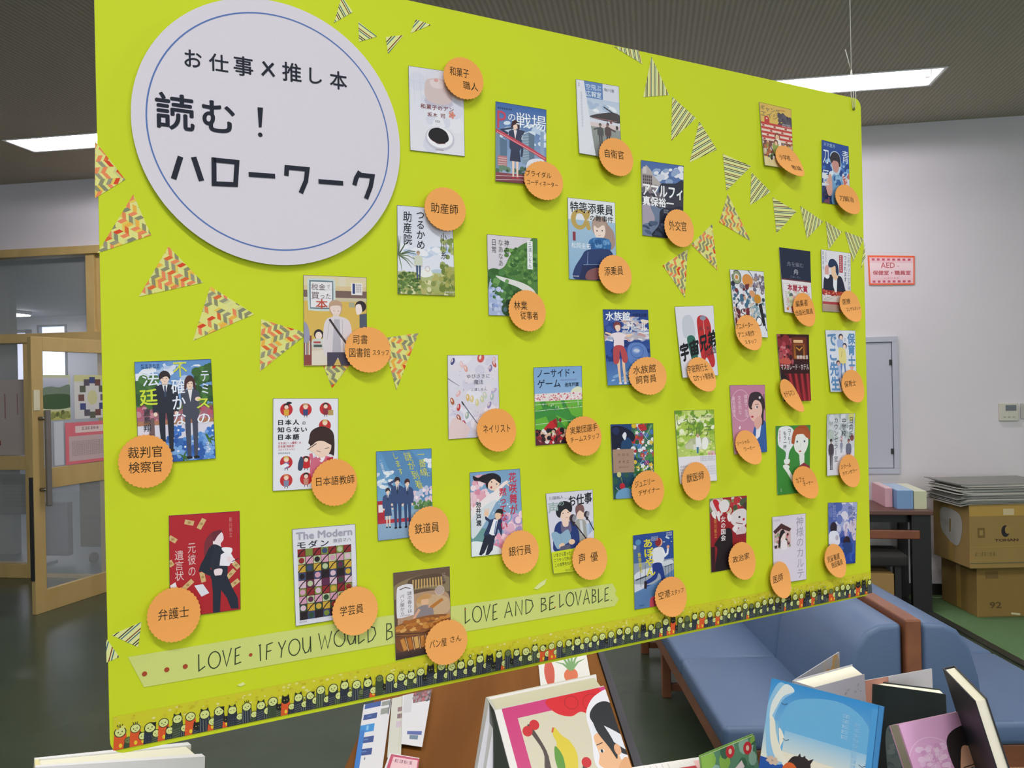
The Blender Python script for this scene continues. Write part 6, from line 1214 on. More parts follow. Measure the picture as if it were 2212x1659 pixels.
def k_coffee(c, t):
    c.bg('3f8a3c', '3c8a38'); c.curve([(6, 14), (14, 3), (38, 2), (52, 14), (52, 40), (38, 60), (34, 76), (26, 78), (26, 60), (6, 44)], 'e6e9ee', n=6)
    c.curve([(44, 40), (50, 14), (66, 2), (88, 2), (100, 20), (100, 34), (70, 24), (52, 40)], 'a5502c', n=6); c.curve([(50, 34), (58, 22), (86, 22), (94, 34), (92, 52), (82, 68), (74, 76), (64, 66), (54, 56)], 'e9ece6', n=6); c.curve([(46, 36), (54, 12), (80, 8), (98, 26), (90, 30), (74, 18), (58, 24), (52, 44)], 'ad5830', n=6)
    c.ell(61, 38, 4, 3.4, 'd4dde4'); c.ell(61, 38, 2, 2.4, '2a3038'); c.ell(83, 38, 4, 3.4, 'd4dde4'); c.ell(83, 38, 2, 2.4, '2a3038'); c.line([(72, 42), (70, 52)], .8, 'b8bcae'); c.ell(70, 61, 4, 1.7, 'c4504a')
    c.curve([(68, 70), (82, 68), (84, 90), (100, 104), (100, 150), (66, 150), (70, 100)], 'e6e9e2', n=6); c.poly([(66, 96), (82, 88), (100, 98), (100, 120), (70, 104)], '8f3040')
    c.rect(22, 88, 40, 91, '8a5c40'); c.curve([(22, 78), (38, 78), (36, 88), (24, 88)], 'e9ece8'); c.line([(22, 92), (34, 106), (46, 124), (56, 142)], 10, 'e6e9e2', 8); c.curve([(18, 92), (30, 90), (38, 96), (28, 104)], 'e9ece6')
    t.text('コーヒー', 33, 6, 43, 44, '2a3a34', .015, vert=True); t.text('もう一杯', 20, 12, 30, 54, '2a3a34', .015, vert=True); t.text('平安寿子', 8, 10, 13, 38, 'c05a5c', .01, vert=True); t.scrib(10, 144, 14, 152, 'cfe0c0', 3, 4)
def k_counsel(c, t):
    c.bg('c3c9ce', 'd9dbe6'); c.blobs(10, 4, 100, 60, ['b4c0bc', 'cdd3d6', 'a8b4b8', 'd8dce4'], 50, 9); c.poly([(0, 90), (100, 84), (100, 170), (0, 170)], 'dcdde8')
    figure(c, 15, 60, 76, '3a3438', '9a8a80', '4b434e', '3f3842', shirt=None, wide=.75); figure(c, 52, 66, 30, '6a6470', 'b0a098', '8a8ca8', '6a6c88', shirt=None); figure(c, 78, 62, 70, '7a4a50', 'b08a80', '6f7086', '4c4458', shirt=None, wide=.9); c.ell(90, 60, 7, 8, '8a4a4c'); c.ell(86, 8, 10, 12, 'd0cf7a')
    t.text('日向丘', 78, 8, 94, 60, '3a3c46', .01, vert=True); t.text('中学校', 52, 10, 68, 56, '3a3c46', .01, vert=True); t.text('カウンセラー室', 24, 8, 40, 118, '454854', .005, vert=True); t.text('２', 46, 56, 56, 66, 'c8606a')
def k_politic(c, t):
    c.bg('a3242c', '8a1a24'); c.blobs(0, 0, 100, 30, ['d8d4cc', '7a8a5a', 'b8343a', 'c9b49a', '4a5a3c'], 40, 8); c.curve([(0, 10), (14, 2), (30, 8), (34, 34), (20, 40), (8, 28)], 'd9cfd2'); c.curve([(8, 6), (20, 4), (30, 24), (24, 34)], 'c02830'); c.curve([(24, 14), (40, 4), (52, 14), (46, 30), (30, 30)], 'e3dde0')
    c.curve([(4, 30), (12, 28), (16, 44), (8, 40)], 'e6e0e0'); c.curve([(20, 30), (26, 30), (26, 50), (20, 44)], 'e6e0e0'); c.curve([(56, 40), (70, 30), (90, 28), (100, 36), (100, 60), (86, 70), (66, 64), (56, 54)], 'ddd6d8', n=6); c.curve([(50, 34), (60, 46), (52, 54), (46, 44)], 'e6dfe2'); c.curve([(60, 70), (76, 60), (72, 80)], 'e6dfe2'); c.curve([(88, 20), (100, 14), (100, 32)], '4a3a34')
    c.ell(80, 46, 3, 2.4, '2a1c20'); c.ell(92, 52, 3, 3, 'b8303a'); c.line([(70, 58), (90, 62)], 1.6, '8a2028'); c.curve([(70, 78), (90, 66), (100, 74), (96, 84), (80, 90)], 'd9c9cc'); c.rect(70, 84, 100, 92, '8a2430')
    c.curve([(28, 80), (40, 68), (58, 72), (62, 110), (70, 160), (14, 160), (18, 110), (10, 100)], '241a20', n=6); c.rect(0, 104, 12, 160, '3c1a20')
    t.text('女の国会', 28, 40, 42, 94, 'f0e6e8', .015, vert=True); t.text('新川帆立', 10, 44, 18, 86, 'd48a4a', .01, vert=True)
def k_karte(c, t):
    c.bg('dcd5e4'); c.poly([(4, 30), (26, 16), (54, 28), (54, 70), (4, 70)], 'd3b4b4'); c.poly([(2, 32), (26, 16), (56, 30), (50, 36), (26, 28), (8, 38)], '4a2c30'); c.blobs(6, 40, 52, 68, ['b85a64', 'e0d6d8', '3a2a30', 'c98a8a', '8a9a7a'], 50, 3.6); c.ell(30, 44, 9, 12, 'e9d6cf'); c.curve([(22, 36), (32, 30), (38, 40), (34, 38), (24, 50), (22, 66), (16, 66)], '241c24'); c.curve([(26, 54), (40, 54), (42, 72), (24, 72)], 'e9e2e8')
    t.text('神様のカルテ', 70, 5, 94, 142, '9b9aa8', -.006, vert=True); t.scrib(4, 7, 26, 12, 'b5a9b8', 1, 5)
def k_tomorrow(c, t):
    c.bg('6a7ab8', '1f3f96'); c.blobs(30, 0, 100, 60, ['c3c6e0', 'd9d6e6', 'a4acd6', '8f9ad0'], 60, 11); c.blobs(60, 40, 100, 80, ['b9a9cc', '6f7fc4', 'd0c3d6'], 26, 7); c.blobs(0, 0, 40, 40, ['4f64b0', '6678bc'], 24, 9); c.blobs(0, 80, 100, 150, ['2345a0', '1a3786', '3458b0'], 50, 9)
    c.ell(18, 56, 12, 13, '2c2232'); c.curve([(4, 66), (30, 64), (40, 80), (36, 94), (2, 92)], 'dfe2f0'); c.ell(30, 78, 6, 6, 'b9b4c4'); c.ell(66, 88, 13, 12, '2a1c2c'); c.ell(60, 82, 3, 3, '3a2840'); c.curve([(52, 92), (78, 92), (86, 112), (50, 112)], '26407e'); c.line([(40, 96), (54, 104)], 5, '3f62b8')
    t.text('明日の', 68, 8, 82, 38, '39406a', .0, vert=True); t.text('子供たち', 80, 10, 94, 54, '49507a', .0, vert=True); t.scrib(16, 6, 24, 40, 'a9b4dc', 6, 5)
COVERS = [
 (k_wagashi, [(882, 142), (1001, 159), (1004, 338), (886, 324.5)], 140, 0, 'white cover print with two Japanese sweets, highest near the round sign'),
 (k_battle, [(1070.5, 219), (1180, 237), (1179, 402), (1069.6, 391.7)], 140, .001, 'cover print of a woman in grey suit behind red tape, skyscrapers'),
 (k_air, [(1243.9, 170.8), (1336.7, 186.8), (1341, 347), (1249.3, 332)], 140, .002, 'pale cover print with two figures walking under an aircraft'),
 (k_coast, [(1384.3, 345.6), (1476.5, 358.3), (1475, 519), (1388, 508.4)], 142, 0, 'dark cover print of a cliff town coast with bold white title'),
 (k_tour, [(1225.8, 426.4), (1328.2, 437.5), (1332, 608), (1229.2, 603)], 145, 0, 'cover print of a blond woman in navy coat with blue scarf'),
 (k_forest, [(1051.6, 506), (1160.4, 515.3), (1162, 684), (1055.4, 681.2)], 150, 0, 'cover print of a green hill, winding white road and stream'),
 (k_garden, [(857.5, 443), (977, 453), (982.7, 639.6), (859, 634.9)], 140, 0, 'pale cover print of a lone figure in a seaside garden'),
 (k_nails, [(966.4, 767.4), (1075.6, 766.6), (1080, 942), (968.6, 949)], 160, 0, 'white cover print scattered with painted nail tips and brushes'),
 (k_stadium, [(1152.4, 793.8), (1256.4, 790), (1259, 955), (1157, 962.7)], 150, 0, 'cover print of a green striped stadium pitch with red flag'),
 (k_court, [(290, 781.7), (455.4, 775.4), (465.7, 990.2), (299.5, 1004)], 140, 0, 'cover print of two dark suited people above blue flowers'),
 (k_japanese, [(589.6, 860.4), (730.7, 860.4), (730, 1053), (589, 1061)], 138, 0, 'white cover print with red discs and a dark haired girl'),
 (k_library, [(655.2, 593.7), (791.6, 599.2), (793, 789), (656.3, 790.4)], 141, 0, 'ochre cover print of a young man with shoulder bag in library'),
 (k_redsuit, [(364.4, 1113.7), (517.7, 1103.6), (519.7, 1316.2), (367, 1337)], 146, 0, 'red cover print of a dark suited woman among falling banknotes'),
 (k_modern, [(630.7, 1143.1), (767.4, 1131.6), (773, 1331), (638.5, 1352.7)], 149, 0, 'white cover print headed The Modern above a colourful picture panel'),
 (k_bakery, [(849.2, 1237.6), (971.2, 1223.4), (974, 1402), (854.7, 1426.6)], 148, 0, 'brown cover print of a baker with loaves, lowest on the board'),
 (k_station, [(812.3, 975.4), (931.6, 968.3), (935, 1156), (816.3, 1168.4)], 140, 0, 'blue cover print of three uniformed figures with slanting yellow title'),
 (k_bank, [(1014.6, 1020.8), (1122.8, 1012.2), (1131, 1192), (1018.2, 1203.4)], 143, 0, 'light blue cover print of a reaching woman and falling man, red title'),
 (k_voice, [(1178.7, 1066), (1280.2, 1057.4), (1284, 1228), (1192.9, 1238.8)], 178, .003, 'cover print of two youths at microphones over a yellow band'),
 (k_runner, [(1367.2, 1156.8), (1453.9, 1145.4), (1457, 1303), (1370.8, 1317)], 158, 0, 'blue cover print of a man in white shirt running, yellow title'),
 (k_aqua, [(1302, 668.2), (1399.5, 669.2), (1407, 829), (1310.7, 833)], 164, .002, 'blue cover print of a girl in red skirt beside a dolphin'),
 (k_space, [(1457.3, 662.5), (1540.9, 659.8), (1548.4, 811), (1471.6, 816.6)], 150, .003, 'white cover print with slanting black title over red and green shapes'),
 (k_anime, [(1576, 581.5), (1649.5, 586.6), (1655.4, 729.7), (1587, 725)], 142, .003, 'white cover print of a busy collage with round green emblem'),
 (k_school, [(1639.8, 220.3), (1708.8, 236.5), (1712, 368), (1649, 358.2)], 140, .003, 'red and ochre cover print of children before a school'),
 (k_blade, [(1775, 302), (1832.7, 316.6), (1836, 447), (1775.6, 437.3)], 136, 0, 'deep blue cover print of a dark haired youth, upper right corner'),
 (k_navy, [(1682.8, 534), (1750, 542.9), (1752, 681), (1691.6, 674.8)], 168, .003, 'navy cover print with a white band of red lettering'),
 (k_clinic, [(1773.6, 538.5), (1837.3, 547), (1838, 677), (1776.9, 672.4)], 146, 0, 'pale cover print of a navy jacketed woman hand to brow'),
 (k_hotel, [(1677.7, 721.5), (1747, 722.9), (1748.6, 865.7), (1689, 867)], 143, .003, 'dark red cover print with white title across a glowing doorway'),
 (k_nursery, [(1782.4, 712.7), (1847.4, 714), (1849, 847), (1792, 846.5)], 142, .002, 'white cover print with large light blue title and small figures'),
 (k_pinkwoman, [(1576, 832), (1652, 831), (1654.6, 976), (1584.4, 981.5)], 158, .002, 'pink cover print of a woman in blue jacket looking up'),
 (k_vetgarden, [(1457, 887), (1541.6, 885), (1546.7, 1037.8), (1466.9, 1045.4)], 164, .002, 'yellow green cover print of a sunny garden cottage with white band'),
 (k_jungle, [(1318.6, 916.7), (1410.5, 914.2), (1413, 1073), (1325.2, 1078.5)], 166, 0, 'dark cover print of tropical flowers with a brown title square'),
 (k_coffee, [(1675.7, 920.3), (1750.2, 917.9), (1748, 1062), (1679.3, 1069.5)], 158, 0, 'green cover print of a pale face and a steaming cup'),
 (k_counsel, [(1786.3, 894.7), (1847.2, 892.5), (1843, 1024), (1784.2, 1027.9)], 150, .002, 'grey cover print of school pupils with vertical black title'),
 (k_politic, [(1532.6, 1077.6), (1613, 1070.4), (1611, 1224), (1536.2, 1236.7)], 158, 0, 'dark red cover print with white horned masks'),
 (k_karte, [(1667.9, 1116.8), (1740.2, 1108.7), (1739.6, 1250.9), (1670, 1262)], 146, .002, 'plain lilac cover print with small house shaped picture'),
 (k_tomorrow, [(1788.7, 1086), (1851.7, 1084.5), (1845, 1216), (1789, 1221)], 138, .002, 'deep blue cover print of two children, lowest right on the board'),
]
for i, (art, q, H_, lift, lab) in enumerate(COVERS):
    bz = .0014; Q = [p2b(*p, bz) for p in q]; f = quadmap(Q); NB = 8
    def fn(u, v, e, f=f, lift=lift, bz=bz):
        x, y = f(u, v); v = min(max(v, 0), 1); k = min(int(v*NB), NB-1); a, b_ = k/NB, (k+1)/NB; L0, L1 = lift*a*a, lift*b_*b_
        return board(x, y, bz+e+L0+(L1-L0)*(v-a)*NB)
    nb = NB if lift else None
    c = Canvas(100, H_); c.bg('dfe0ea')
    o = c.build('book_cover_print', fn, PRINT, bands=nb, origin=board(*f(.5, 1), bz), label=lab, cat='cover print', group='printed book covers on the board'); solid(o, .0004, 0)
    c = Canvas(100, H_, seed=i+11); t = Canvas(100, H_, seed=i+40); art(c, t)
    for p in ([(0, 0), (100, 0)], [(0, 0), (0, H_)], [(100, 0), (100, H_)], [(0, H_), (100, H_)]): c.line(p, .9, '3a3c40')
    nz = c.z
    c.build('cover_picture', fn, PRINT, parent=o, base=.00025, bands=nb, step=3e-6)
    if t.items: t.build('lettering', fn, PRINT, parent=o, base=.00025+nz*3e-6+4e-6, bands=nb, step=3e-6)
# ================================================================== display table, cabinet and the real books in front
OAK = wood('display_table_wood', '8a6238', '7b542e', .4, (.4, 1, 1)); TZ = .972
tb = empty('display_table', (.2, .9, 0), 'wooden display table under the hanging board that carries the books', 'table')
b = MB(); ax_box(b, -.85, 1.35, .50, 1.325, TZ-.03, TZ, .004); b.build('table_top', OAK, tb)
for x in (-.8, 1.3):
    for y in (.55, 1.28): b = MB(); ax_box(b, x-.03, x+.03, y-.03, y+.03, 0, TZ-.03, .003); b.build('leg', OAK, tb)
cb_ = empty('low_cabinet', (-.05, 1.8, 0), 'brown wooden low cabinet with leaflets on top, below the board', 'cabinet')
BRW = wood('brown_cabinet_wood', '80501c', '6b4013', .75, (2, .15, 1)); BRW.node_tree.nodes['Principled BSDF'].inputs['Specular IOR Level'].default_value = .12
b = MB(); ax_box(b, -.292, .185, 1.34, 2.35, TZ-.025, TZ-.002, .003); b.build('cabinet_top', BRW, cb_)
b = MB(); ax_box(b, -.28, .175, 1.36, 2.33, .02, TZ-.026, .003); b.build('cabinet_body', BRW, cb_)
b = MB(); ax_box(b, .186, .200, 1.34, 2.35, .0, TZ+.002); b.build('dark_edge', mat('black_edge', '1c1d24', .5), cb_)
b = MB(); ax_box(b, -.27, .165, 1.355, 1.359, .08, .9, .001); b.build('door', BRW, cb_)
def hz(x, y, z=TZ): return on_plane(x, y, Vector((0, 0, z)), Vector((0, 0, 1)))
def leaflet(name, px, label, draw, dz, H_=100):
    Q = [hz(*p) for p in px]
    def fn(u, v, e):
        a = Q[0].lerp(Q[1], u); b_ = Q[3].lerp(Q[2], u); p = a.lerp(b_, v); return Vector((p.x, p.y, TZ+dz+e))
    c = Canvas(100, H_); c.bg('d3d2dc'); o = c.build(name, fn, PRINT, origin=fn(.5, .5, 0), label=label, cat='leaflet', group='leaflets on the low cabinet'); solid(o, .0005, 0)
    c = Canvas(100, H_); c.bg('d3d2dc'); draw(c); c.build('printed_page', fn, PRINT, parent=o, base=.0003, step=1e-5)
def d1(c):
    c.rect(5, 0, 62, 9, '2c4f96'); c.rect(66, 2, 96, 10, '8a8f8c'); c.rect(66, 14, 96, 24, '8a8f8c'); c.line([(98, 0), (94, 26)], 3, '4a4e58')
    for y in (19, 55, 72): c.rect(6, y, 54, y+9, '2b4788'); c.rect(20, y+3, 34, y+5, '5a78b4')
    c.rect(0, 36, 50, 48, '2f86cc'); c.rect(0, 44, 18, 100, '2a70c0'); c.rect(22, 38, 30, 45, '7ab4e0'); c.rect(30, 84, 34, 87, '5a6070')
def d2(c): c.rect(0, 0, 100, 100, 'c5c6c0'); c.rect(55, 20, 92, 28, '8a6f78'); c.rect(55, 32, 92, 40, '7d6570'); c.rect(50, 45, 90, 55, 'c0b0c4'); c.line([(84, 0), (80, 100)], 1.6, 'b6a878')
def d3(c): c.rect(38, 0, 100, 22, '6a5258'); c.blobs(40, 1, 98, 20, ['8a4a54', '4a4650', '8f8288', 'a85a64'], 24, 6, .6); c.rect(4, 0, 34, 40, 'c3c4cc'); c.rect(24, 76, 88, 82, '5462a4'); c.rect(36, 83, 74, 90, '6a7f98'); 
def d4(c): c.rect(6, 4, 100, 100, 'b84a68'); c.rect(16, 14, 96, 100, 'dcb8c4'); c.scrib(24, 24, 86, 46, '8a5a6c', 1, 15)
leaflet('leaflet', [(786, 1524), (846, 1511), (826, 1662), (764, 1668)], 'leaflet with dark blue bars at the left end of the cabinet', d1, .0015)
leaflet('leaflet', [(847, 1512), (872, 1506), (866, 1640), (836, 1640)], 'greyish leaflet between the blue barred one and the white one', d2, .0027)
leaflet('leaflet', [(870, 1507), (933, 1493), (912, 1619), (867, 1612)], 'white leaflet with a dark photo and small blue mark', d3, .0040)
leaflet('leaflet', [(842, 1634), (906, 1645), (900, 1690), (826, 1680)], 'pink bordered card at the front of the leaflets', d4, .0056)
def d5(c):
    c.bg('dad8d6'); c.curve([(14, 96), (10, 60), (20, 30), (30, 60), (26, 98)], 'c0503c'); c.ell(20, 30, 9, 10, 'b84a3a'); c.ell(62, 84, 14, 18, 'cc6a44')
    for a in (-150, -125, -100, -75, -50, -25): x, y = 64+34*math.cos(R(a)), 70+52*math.sin(R(a)); c.line([(64, 72), (x*.5+32, y*.5+30), (x, y)], 7, '6f9a62', 1)
leaflet('leaflet', [(1160, 1405), (1262, 1388), (1276, 1468), (1168, 1486)], 'leaflet with a potted plant picture at the cabinet\'s right edge', d5, .0015)
# ------------------------------------------------------------------ books
def top(x, y, h): return on_plane(x, y, Vector((0, 0, 1.6-h)), Vector((0, 0, 1)))
PAGE = mat('book_pages', 'e6e3d2', .8, noise='dedac6', nscale=60); WHC = mat('white_book_cloth', 'd9d8da', .5)
class Shift:
    """draws on another canvas with its shapes moved sideways"""
    def __init__(s, c, dx, dy): s.c, s.dx, s.dy = c, dx, dy
    def curve(s, P, *a, **k): s.c.curve([(x+s.dx, y+s.dy) for x, y in P], *a, **k)
    def line(s, P, *a, **k): s.c.line([(x+s.dx, y+s.dy) for x, y in P], *a, **k)
    def ell(s, x, y, *a, **k): s.c.ell(x+s.dx, y+s.dy, *a, **k)
    def ring(s, x, y, *a, **k): s.c.ring(x+s.dx, y+s.dy, *a, **k)
    def blobs(s, x, y, X, Y, *a, **k): s.c.blobs(x+s.dx, y+s.dy, X+s.dx, Y+s.dy, *a, **k)
    def text(s, t, x, y, X, Y, *a, **k): s.c.text(t, x+s.dx, y+s.dy, X+s.dx, Y+s.dy, *a, **k)
class Book:
    """six-sided body given by its four upper corners (front left, front right, back right, back left) and edge directions downward"""
    def __init__(s, name, tops, dirs, length, label, cover, spine='same', cat='book', ct=.0022, opened=False, jacket=PRINT):
        s.t = tops; s.d = [Vector(d).normalized() for d in dirs]; s.L = length
        s.root = empty(name, s.P(.5, 1, .5), label, cat, 'books standing on the display table')
        wT = (tops[0]-tops[3]).length; wU = (tops[1]-tops[0]).length; k = ct/wT; ku = ct/wU; s.k = k
        mc = mat('cover_'+cover, cover, .45); ms = mc if spine == 'same' else mat('cover_'+spine, spine, .45)
        s.slab('front_cover', 0, 1, 0, 1, 0, k, mc); s.slab('back_cover', 0, 1, 0, 1, 1-k, 1, mc); s.slab('spine', 0, ku, 0, 1, k, 1-k, ms)
        s.slab('page_block', ku*1.05, 1-ku*1.2, .012, .988, k*1.02, 1-k*1.02, PAGE)
    def P(s, u, v, w):
        f = (s.t[0]+s.d[0]*(s.L*v)).lerp(s.t[1]+s.d[1]*(s.L*v), u); b_ = (s.t[3]+s.d[3]*(s.L*v)).lerp(s.t[2]+s.d[2]*(s.L*v), u); return f.lerp(b_, w)
    def slab(s, name, u0, u1, v0, v1, w0, w1, m):
        b = MB(); i = 0
        for w in (w0, w1):
            for u, v in ((u0, v0), (u1, v0), (u1, v1), (u0, v1)): b.v.append(s.P(u, v, w))
        for f in ((0, 3, 2, 1), (4, 5, 6, 7), (0, 1, 5, 4), (1, 2, 6, 5), (2, 3, 7, 6), (3, 0, 4, 7)): b.f.append(f); b.sm.append(False)
        return b.build(name, m, s.root)
    def art(s, fn, H_, name='cover_picture', face='front', m=None):
        c = Canvas(100, H_, seed=77); fn(c)
        if face == 'front':
            n = (s.P(1, 0, 0)-s.P(0, 0, 0)).cross(s.P(0, 1, 0)-s.P(0, 0, 0)).normalized(); n = n if n.y < 0 else -n
            f = lambda u, v, e: s.P(u, v, 0)+n*e
        else:
            n = (s.P(0, 0, 1)-s.P(0, 0, 0)).cross(s.P(0, 1, 0)-s.P(0, 0, 0)).normalized(); n = n if n.x < 0 else -n
            f = lambda u, v, e: s.P(0, v, 1-u)+n*e
        c.build(name, f, m or GLOSSY, parent=s.root, base=.0004, step=8e-6)
def frame_book(name, fl, fr, h, L, t, length, label, cover, spine='same', **k):
    a, b_ = top(*fl, h), top(*fr, h); w = (b_-a).normalized(); N = Vector((w.y, -w.x, 0)); Z = Vector((0, 0, 1))
    D = -Z*math.cos(R(L))+N*math.sin(R(L)); T = -(N*math.cos(R(L))+Z*math.sin(R(L)))*t
    return Book(name, [a, b_, b_+T, a+T], [D]*4, length, label, cover, spine, **k)
def riser(x0, x1, y0, y1, z, label):
    b = MB(); ax_box(b, x0, x1, y0, y1, TZ, z, .003); b.build('display_riser', mat('white_riser', 'cfcfcf', .5), None, label, 'riser')
# pink bordered book, opened and standing
Df = (.264, -.509, -.819); Db = (-.16, -.56, -.80)
A = Book('picture_book', [top(1068, 1535, .323), top(1305, 1483, .323), top(1287, 1456, .323), top(1050, 1506, .323)], [Df, Df, (.0, -.50, -.87), Db], .185, 'opened book with pink bordered cover of a white capped woman and bird', 'e2dfe0', 'd8d8e2', ct=.0025)
def a_art(c):
    c.bg('e4e0dc'); c.rect(6, 0, 100, 150, 'c83a78'); c.rect(17, 11, 100, 150, 'd2cbb4'); 
    c.curve([(44, 2), (60, -2), (86, -4), (96, 4), (94, 18), (82, 24), (72, 18), (62, 20), (50, 14)], 'd4242e'); c.ring(66, 8, 6, .5, 'a01a24'); c.ring(84, 12, 8, .5, 'a01a24')
    c0 = c; c = Shift(c0, -7, 0)
    c.curve([(34, 150), (38, 96), (20, 84), (17, 76), (34, 82), (34, 60), (37, 44), (30, 22), (33, 20), (40, 44), (40, 62), (46, 78), (62, 72), (66, 64), (69, 66), (68, 76), (54, 84), (52, 150)], '4e4340', n=4)
    for x, y in ((29, 24), (36, 20), (19, 64), (70, 62)): c.ell(x, y, 4.2, 4.6, 'c8242c')
    c.ell(26, 104, 13, 12, 'd0232b'); c.ell(19, 98, 7, 7, 'd0232b'); c.ell(34, 98, 7, 7, 'd0232b'); c.ell(26, 104, 4, 3, 'a01a20')
    for k in range(4): c.line([(22+k*2.5, 98), (24+k*1.5, 92)], .7, 'dcc43c')
    c.curve([(52, 26), (56, 34), (62, 42), (64, 56), (56, 76), (44, 76), (38, 82), (36, 78), (46, 66), (46, 50), (50, 40), (49, 32)], 'd8c43a', n=6); c.curve([(48, 42), (52, 52), (50, 66), (42, 80), (37, 80), (44, 66), (45, 52)], '5c9438', n=6); c.line([(49, 30), (51, 26)], 1.6, 'c8603a')
    c = c0
    c.curve([(74, 42), (76, 20), (90, 6), (108, 8), (112, 60), (100, 130), (70, 118), (64, 92), (72, 84), (80, 80), (70, 66)], 'e6e4ea', n=8)
    c.curve([(78, 24), (88, 14), (100, 16), (108, 34), (104, 64), (92, 58), (84, 40)], '24262c', n=6); c.curve([(76, 40), (80, 30), (100, 46), (108, 62), (100, 60), (86, 44), (82, 40)], 'dfe0e8'); c.curve([(76, 42), (86, 42), (92, 60), (94, 82), (86, 86), (80, 80), (77, 72), (73, 66), (76, 58)], 'e8b48a', n=6); c.curve([(84, 84), (98, 66), (106, 88), (110, 118), (90, 120)], 'dfa578', n=6)
    c.curve([(80, 24), (86, 30), (92, 52), (90, 66), (86, 54), (80, 38)], '24262c'); c.ell(79, 56, 2.2, 1.6, 'f2f0ea'); c.ell(79, 56, 1.2, 1.6, '2a3038'); c.line([(76, 50), (82, 49)], .8, '3a2c28'); c.ell(93, 58, 3, 5, 'e0a880'); c.ell(77, 74, 1.8, .9, 'c04a44')
    c.curve([(88, 106), (104, 96), (116, 116), (110, 150), (88, 150)], 'dcc62c', n=6); c.ell(62, 108, 15, 14, 'e6e4ea'); c.ell(62, 104, 9, 9, '9a4434'); c.ring(62, 104, 6, .5, '6a2c22'); c.ell(56, 118, 6, 7, '7a6a5c'); c.ell(70, 124, 9, 7, 'e2e4ee')
A.art(a_art, 172)
def a_sp(c):
    c.rect(0, 0, 42, 100, 'd6d6e0'); c.rect(42, 0, 100, 100, '2f352f'); c.line([(46, 16), (42, 100)], 9, '6f9a58')  # dark field beside the spine strip paints the shade inside the opened book
    c.scrib(14, 20, 30, 88, '3c3e4a', 6, 14); 
A.art(a_sp, 100, 'spine_and_shade', 'side')
riser(-.12, .22, .60, .90, A.P(.5, 1, .5).z, 'white riser under the pink bordered open book')
# white open book bottom left
Bk = Book('white_book', [top(76, 1657, .475), top(443, 1634, .475), top(406, 1603, .475), top(74, 1637, .475)], [(0, -.15, -1)]*4, .14, 'wide white hardcover book standing at the lower left corner', 'dcdce0', 'd9d29a', ct=.006)
b = MB(); q = [top(232, 1607, .452), top(406, 1600, .455)]
riser(-.66, -.3, .86, 1.16, Bk.P(.5, 1, .5).z, 'white riser under the wide white hardcover book')
# blue sky book
C_ = frame_book('sky_blue_book', (1667, 1465), (1898, 1524), .37, 20, .018, .188, 'blue book with a big crescent of clouds and small birds', '3d8fd0')
def c_art(c):
    c.rect(0, 0, 100, 150, '2f8fd8', '9ccbe8'); c.rect(0, 60, 100, 118, '6fb2e0', 'e3e6da'); c.rect(0, 116, 100, 150, '1f52a8')
    c.curve([(30, 20), (70, 10), (96, 40), (96, 118), (24, 118), (14, 80), (16, 44)], '6ab0e2'); c.rect(20, 70, 96, 117, '8fc2e6', 'eae8da'); c.rect(12, 100, 100, 118, 'e9e4d4')
    c.curve([(8, 4), (20, 8), (24, 12), (14, 28), (8, 60), (12, 90), (22, 116), (8, 118), (2, 80), (0, 40)], '8cc0e8', n=6); c.curve([(14, 4), (24, 10), (14, 22), (9, 40), (4, 60), (4, 34)], 'dfe6ea', n=6); c.curve([(4, 56), (9, 60), (12, 78), (18, 96), (24, 112), (16, 114), (8, 92)], 'e8e6da', n=6); c.curve([(14, 70), (20, 80), (18, 98), (26, 112), (32, 118), (22, 118)], 'ece8dc', n=6)
    for x, y, s in ((16, 34, 3), (22, 84, 3), (92, 88, 3), (80, 108, 3), (60, 116, 2)): c.line([(x-s, y-s*.7), (x, y), (x+s, y-s)], .8, '2a4a6a')
    c.curve([(26, 118), (30, 104), (36, 100), (44, 100), (48, 108), (46, 118), (34, 122)], '2c2228', n=6); c.poly([(34, 104), (37, 95), (39, 103)], '2c2228'); c.poly([(44, 103), (50, 97), (47, 108)], '2c2228'); c.poly([(38, 102), (42, 96), (43, 104)], '2c2228'); c.curve([(22, 124), (28, 112), (36, 118), (44, 150), (20, 150)], 'd8622c'); petals(c, 12, 117, 6, 'cfb8a8', 'a89a90', 7)
    c.scrib(71, 24, 79, 60, 'a0cdee', 5, 8); c.scrib(82, 32, 88, 96, '8fc4ec', 9, 6); c.blobs(86, 114, 98, 122, ['e6a8a0'], 6, 4); c.rect(95, 6, 100, 116, '4a9cdc')
C_.slab('jacket_fold', .992, 1, 0, 1, -.01, 1.0, mat('cover_3d8fd0', '3d8fd0', .45)); C_.art(c_art, 240)
riser(.30, .47, .86, .99, C_.P(.5, 1, .5).z-.004, 'white riser under the blue sky book')
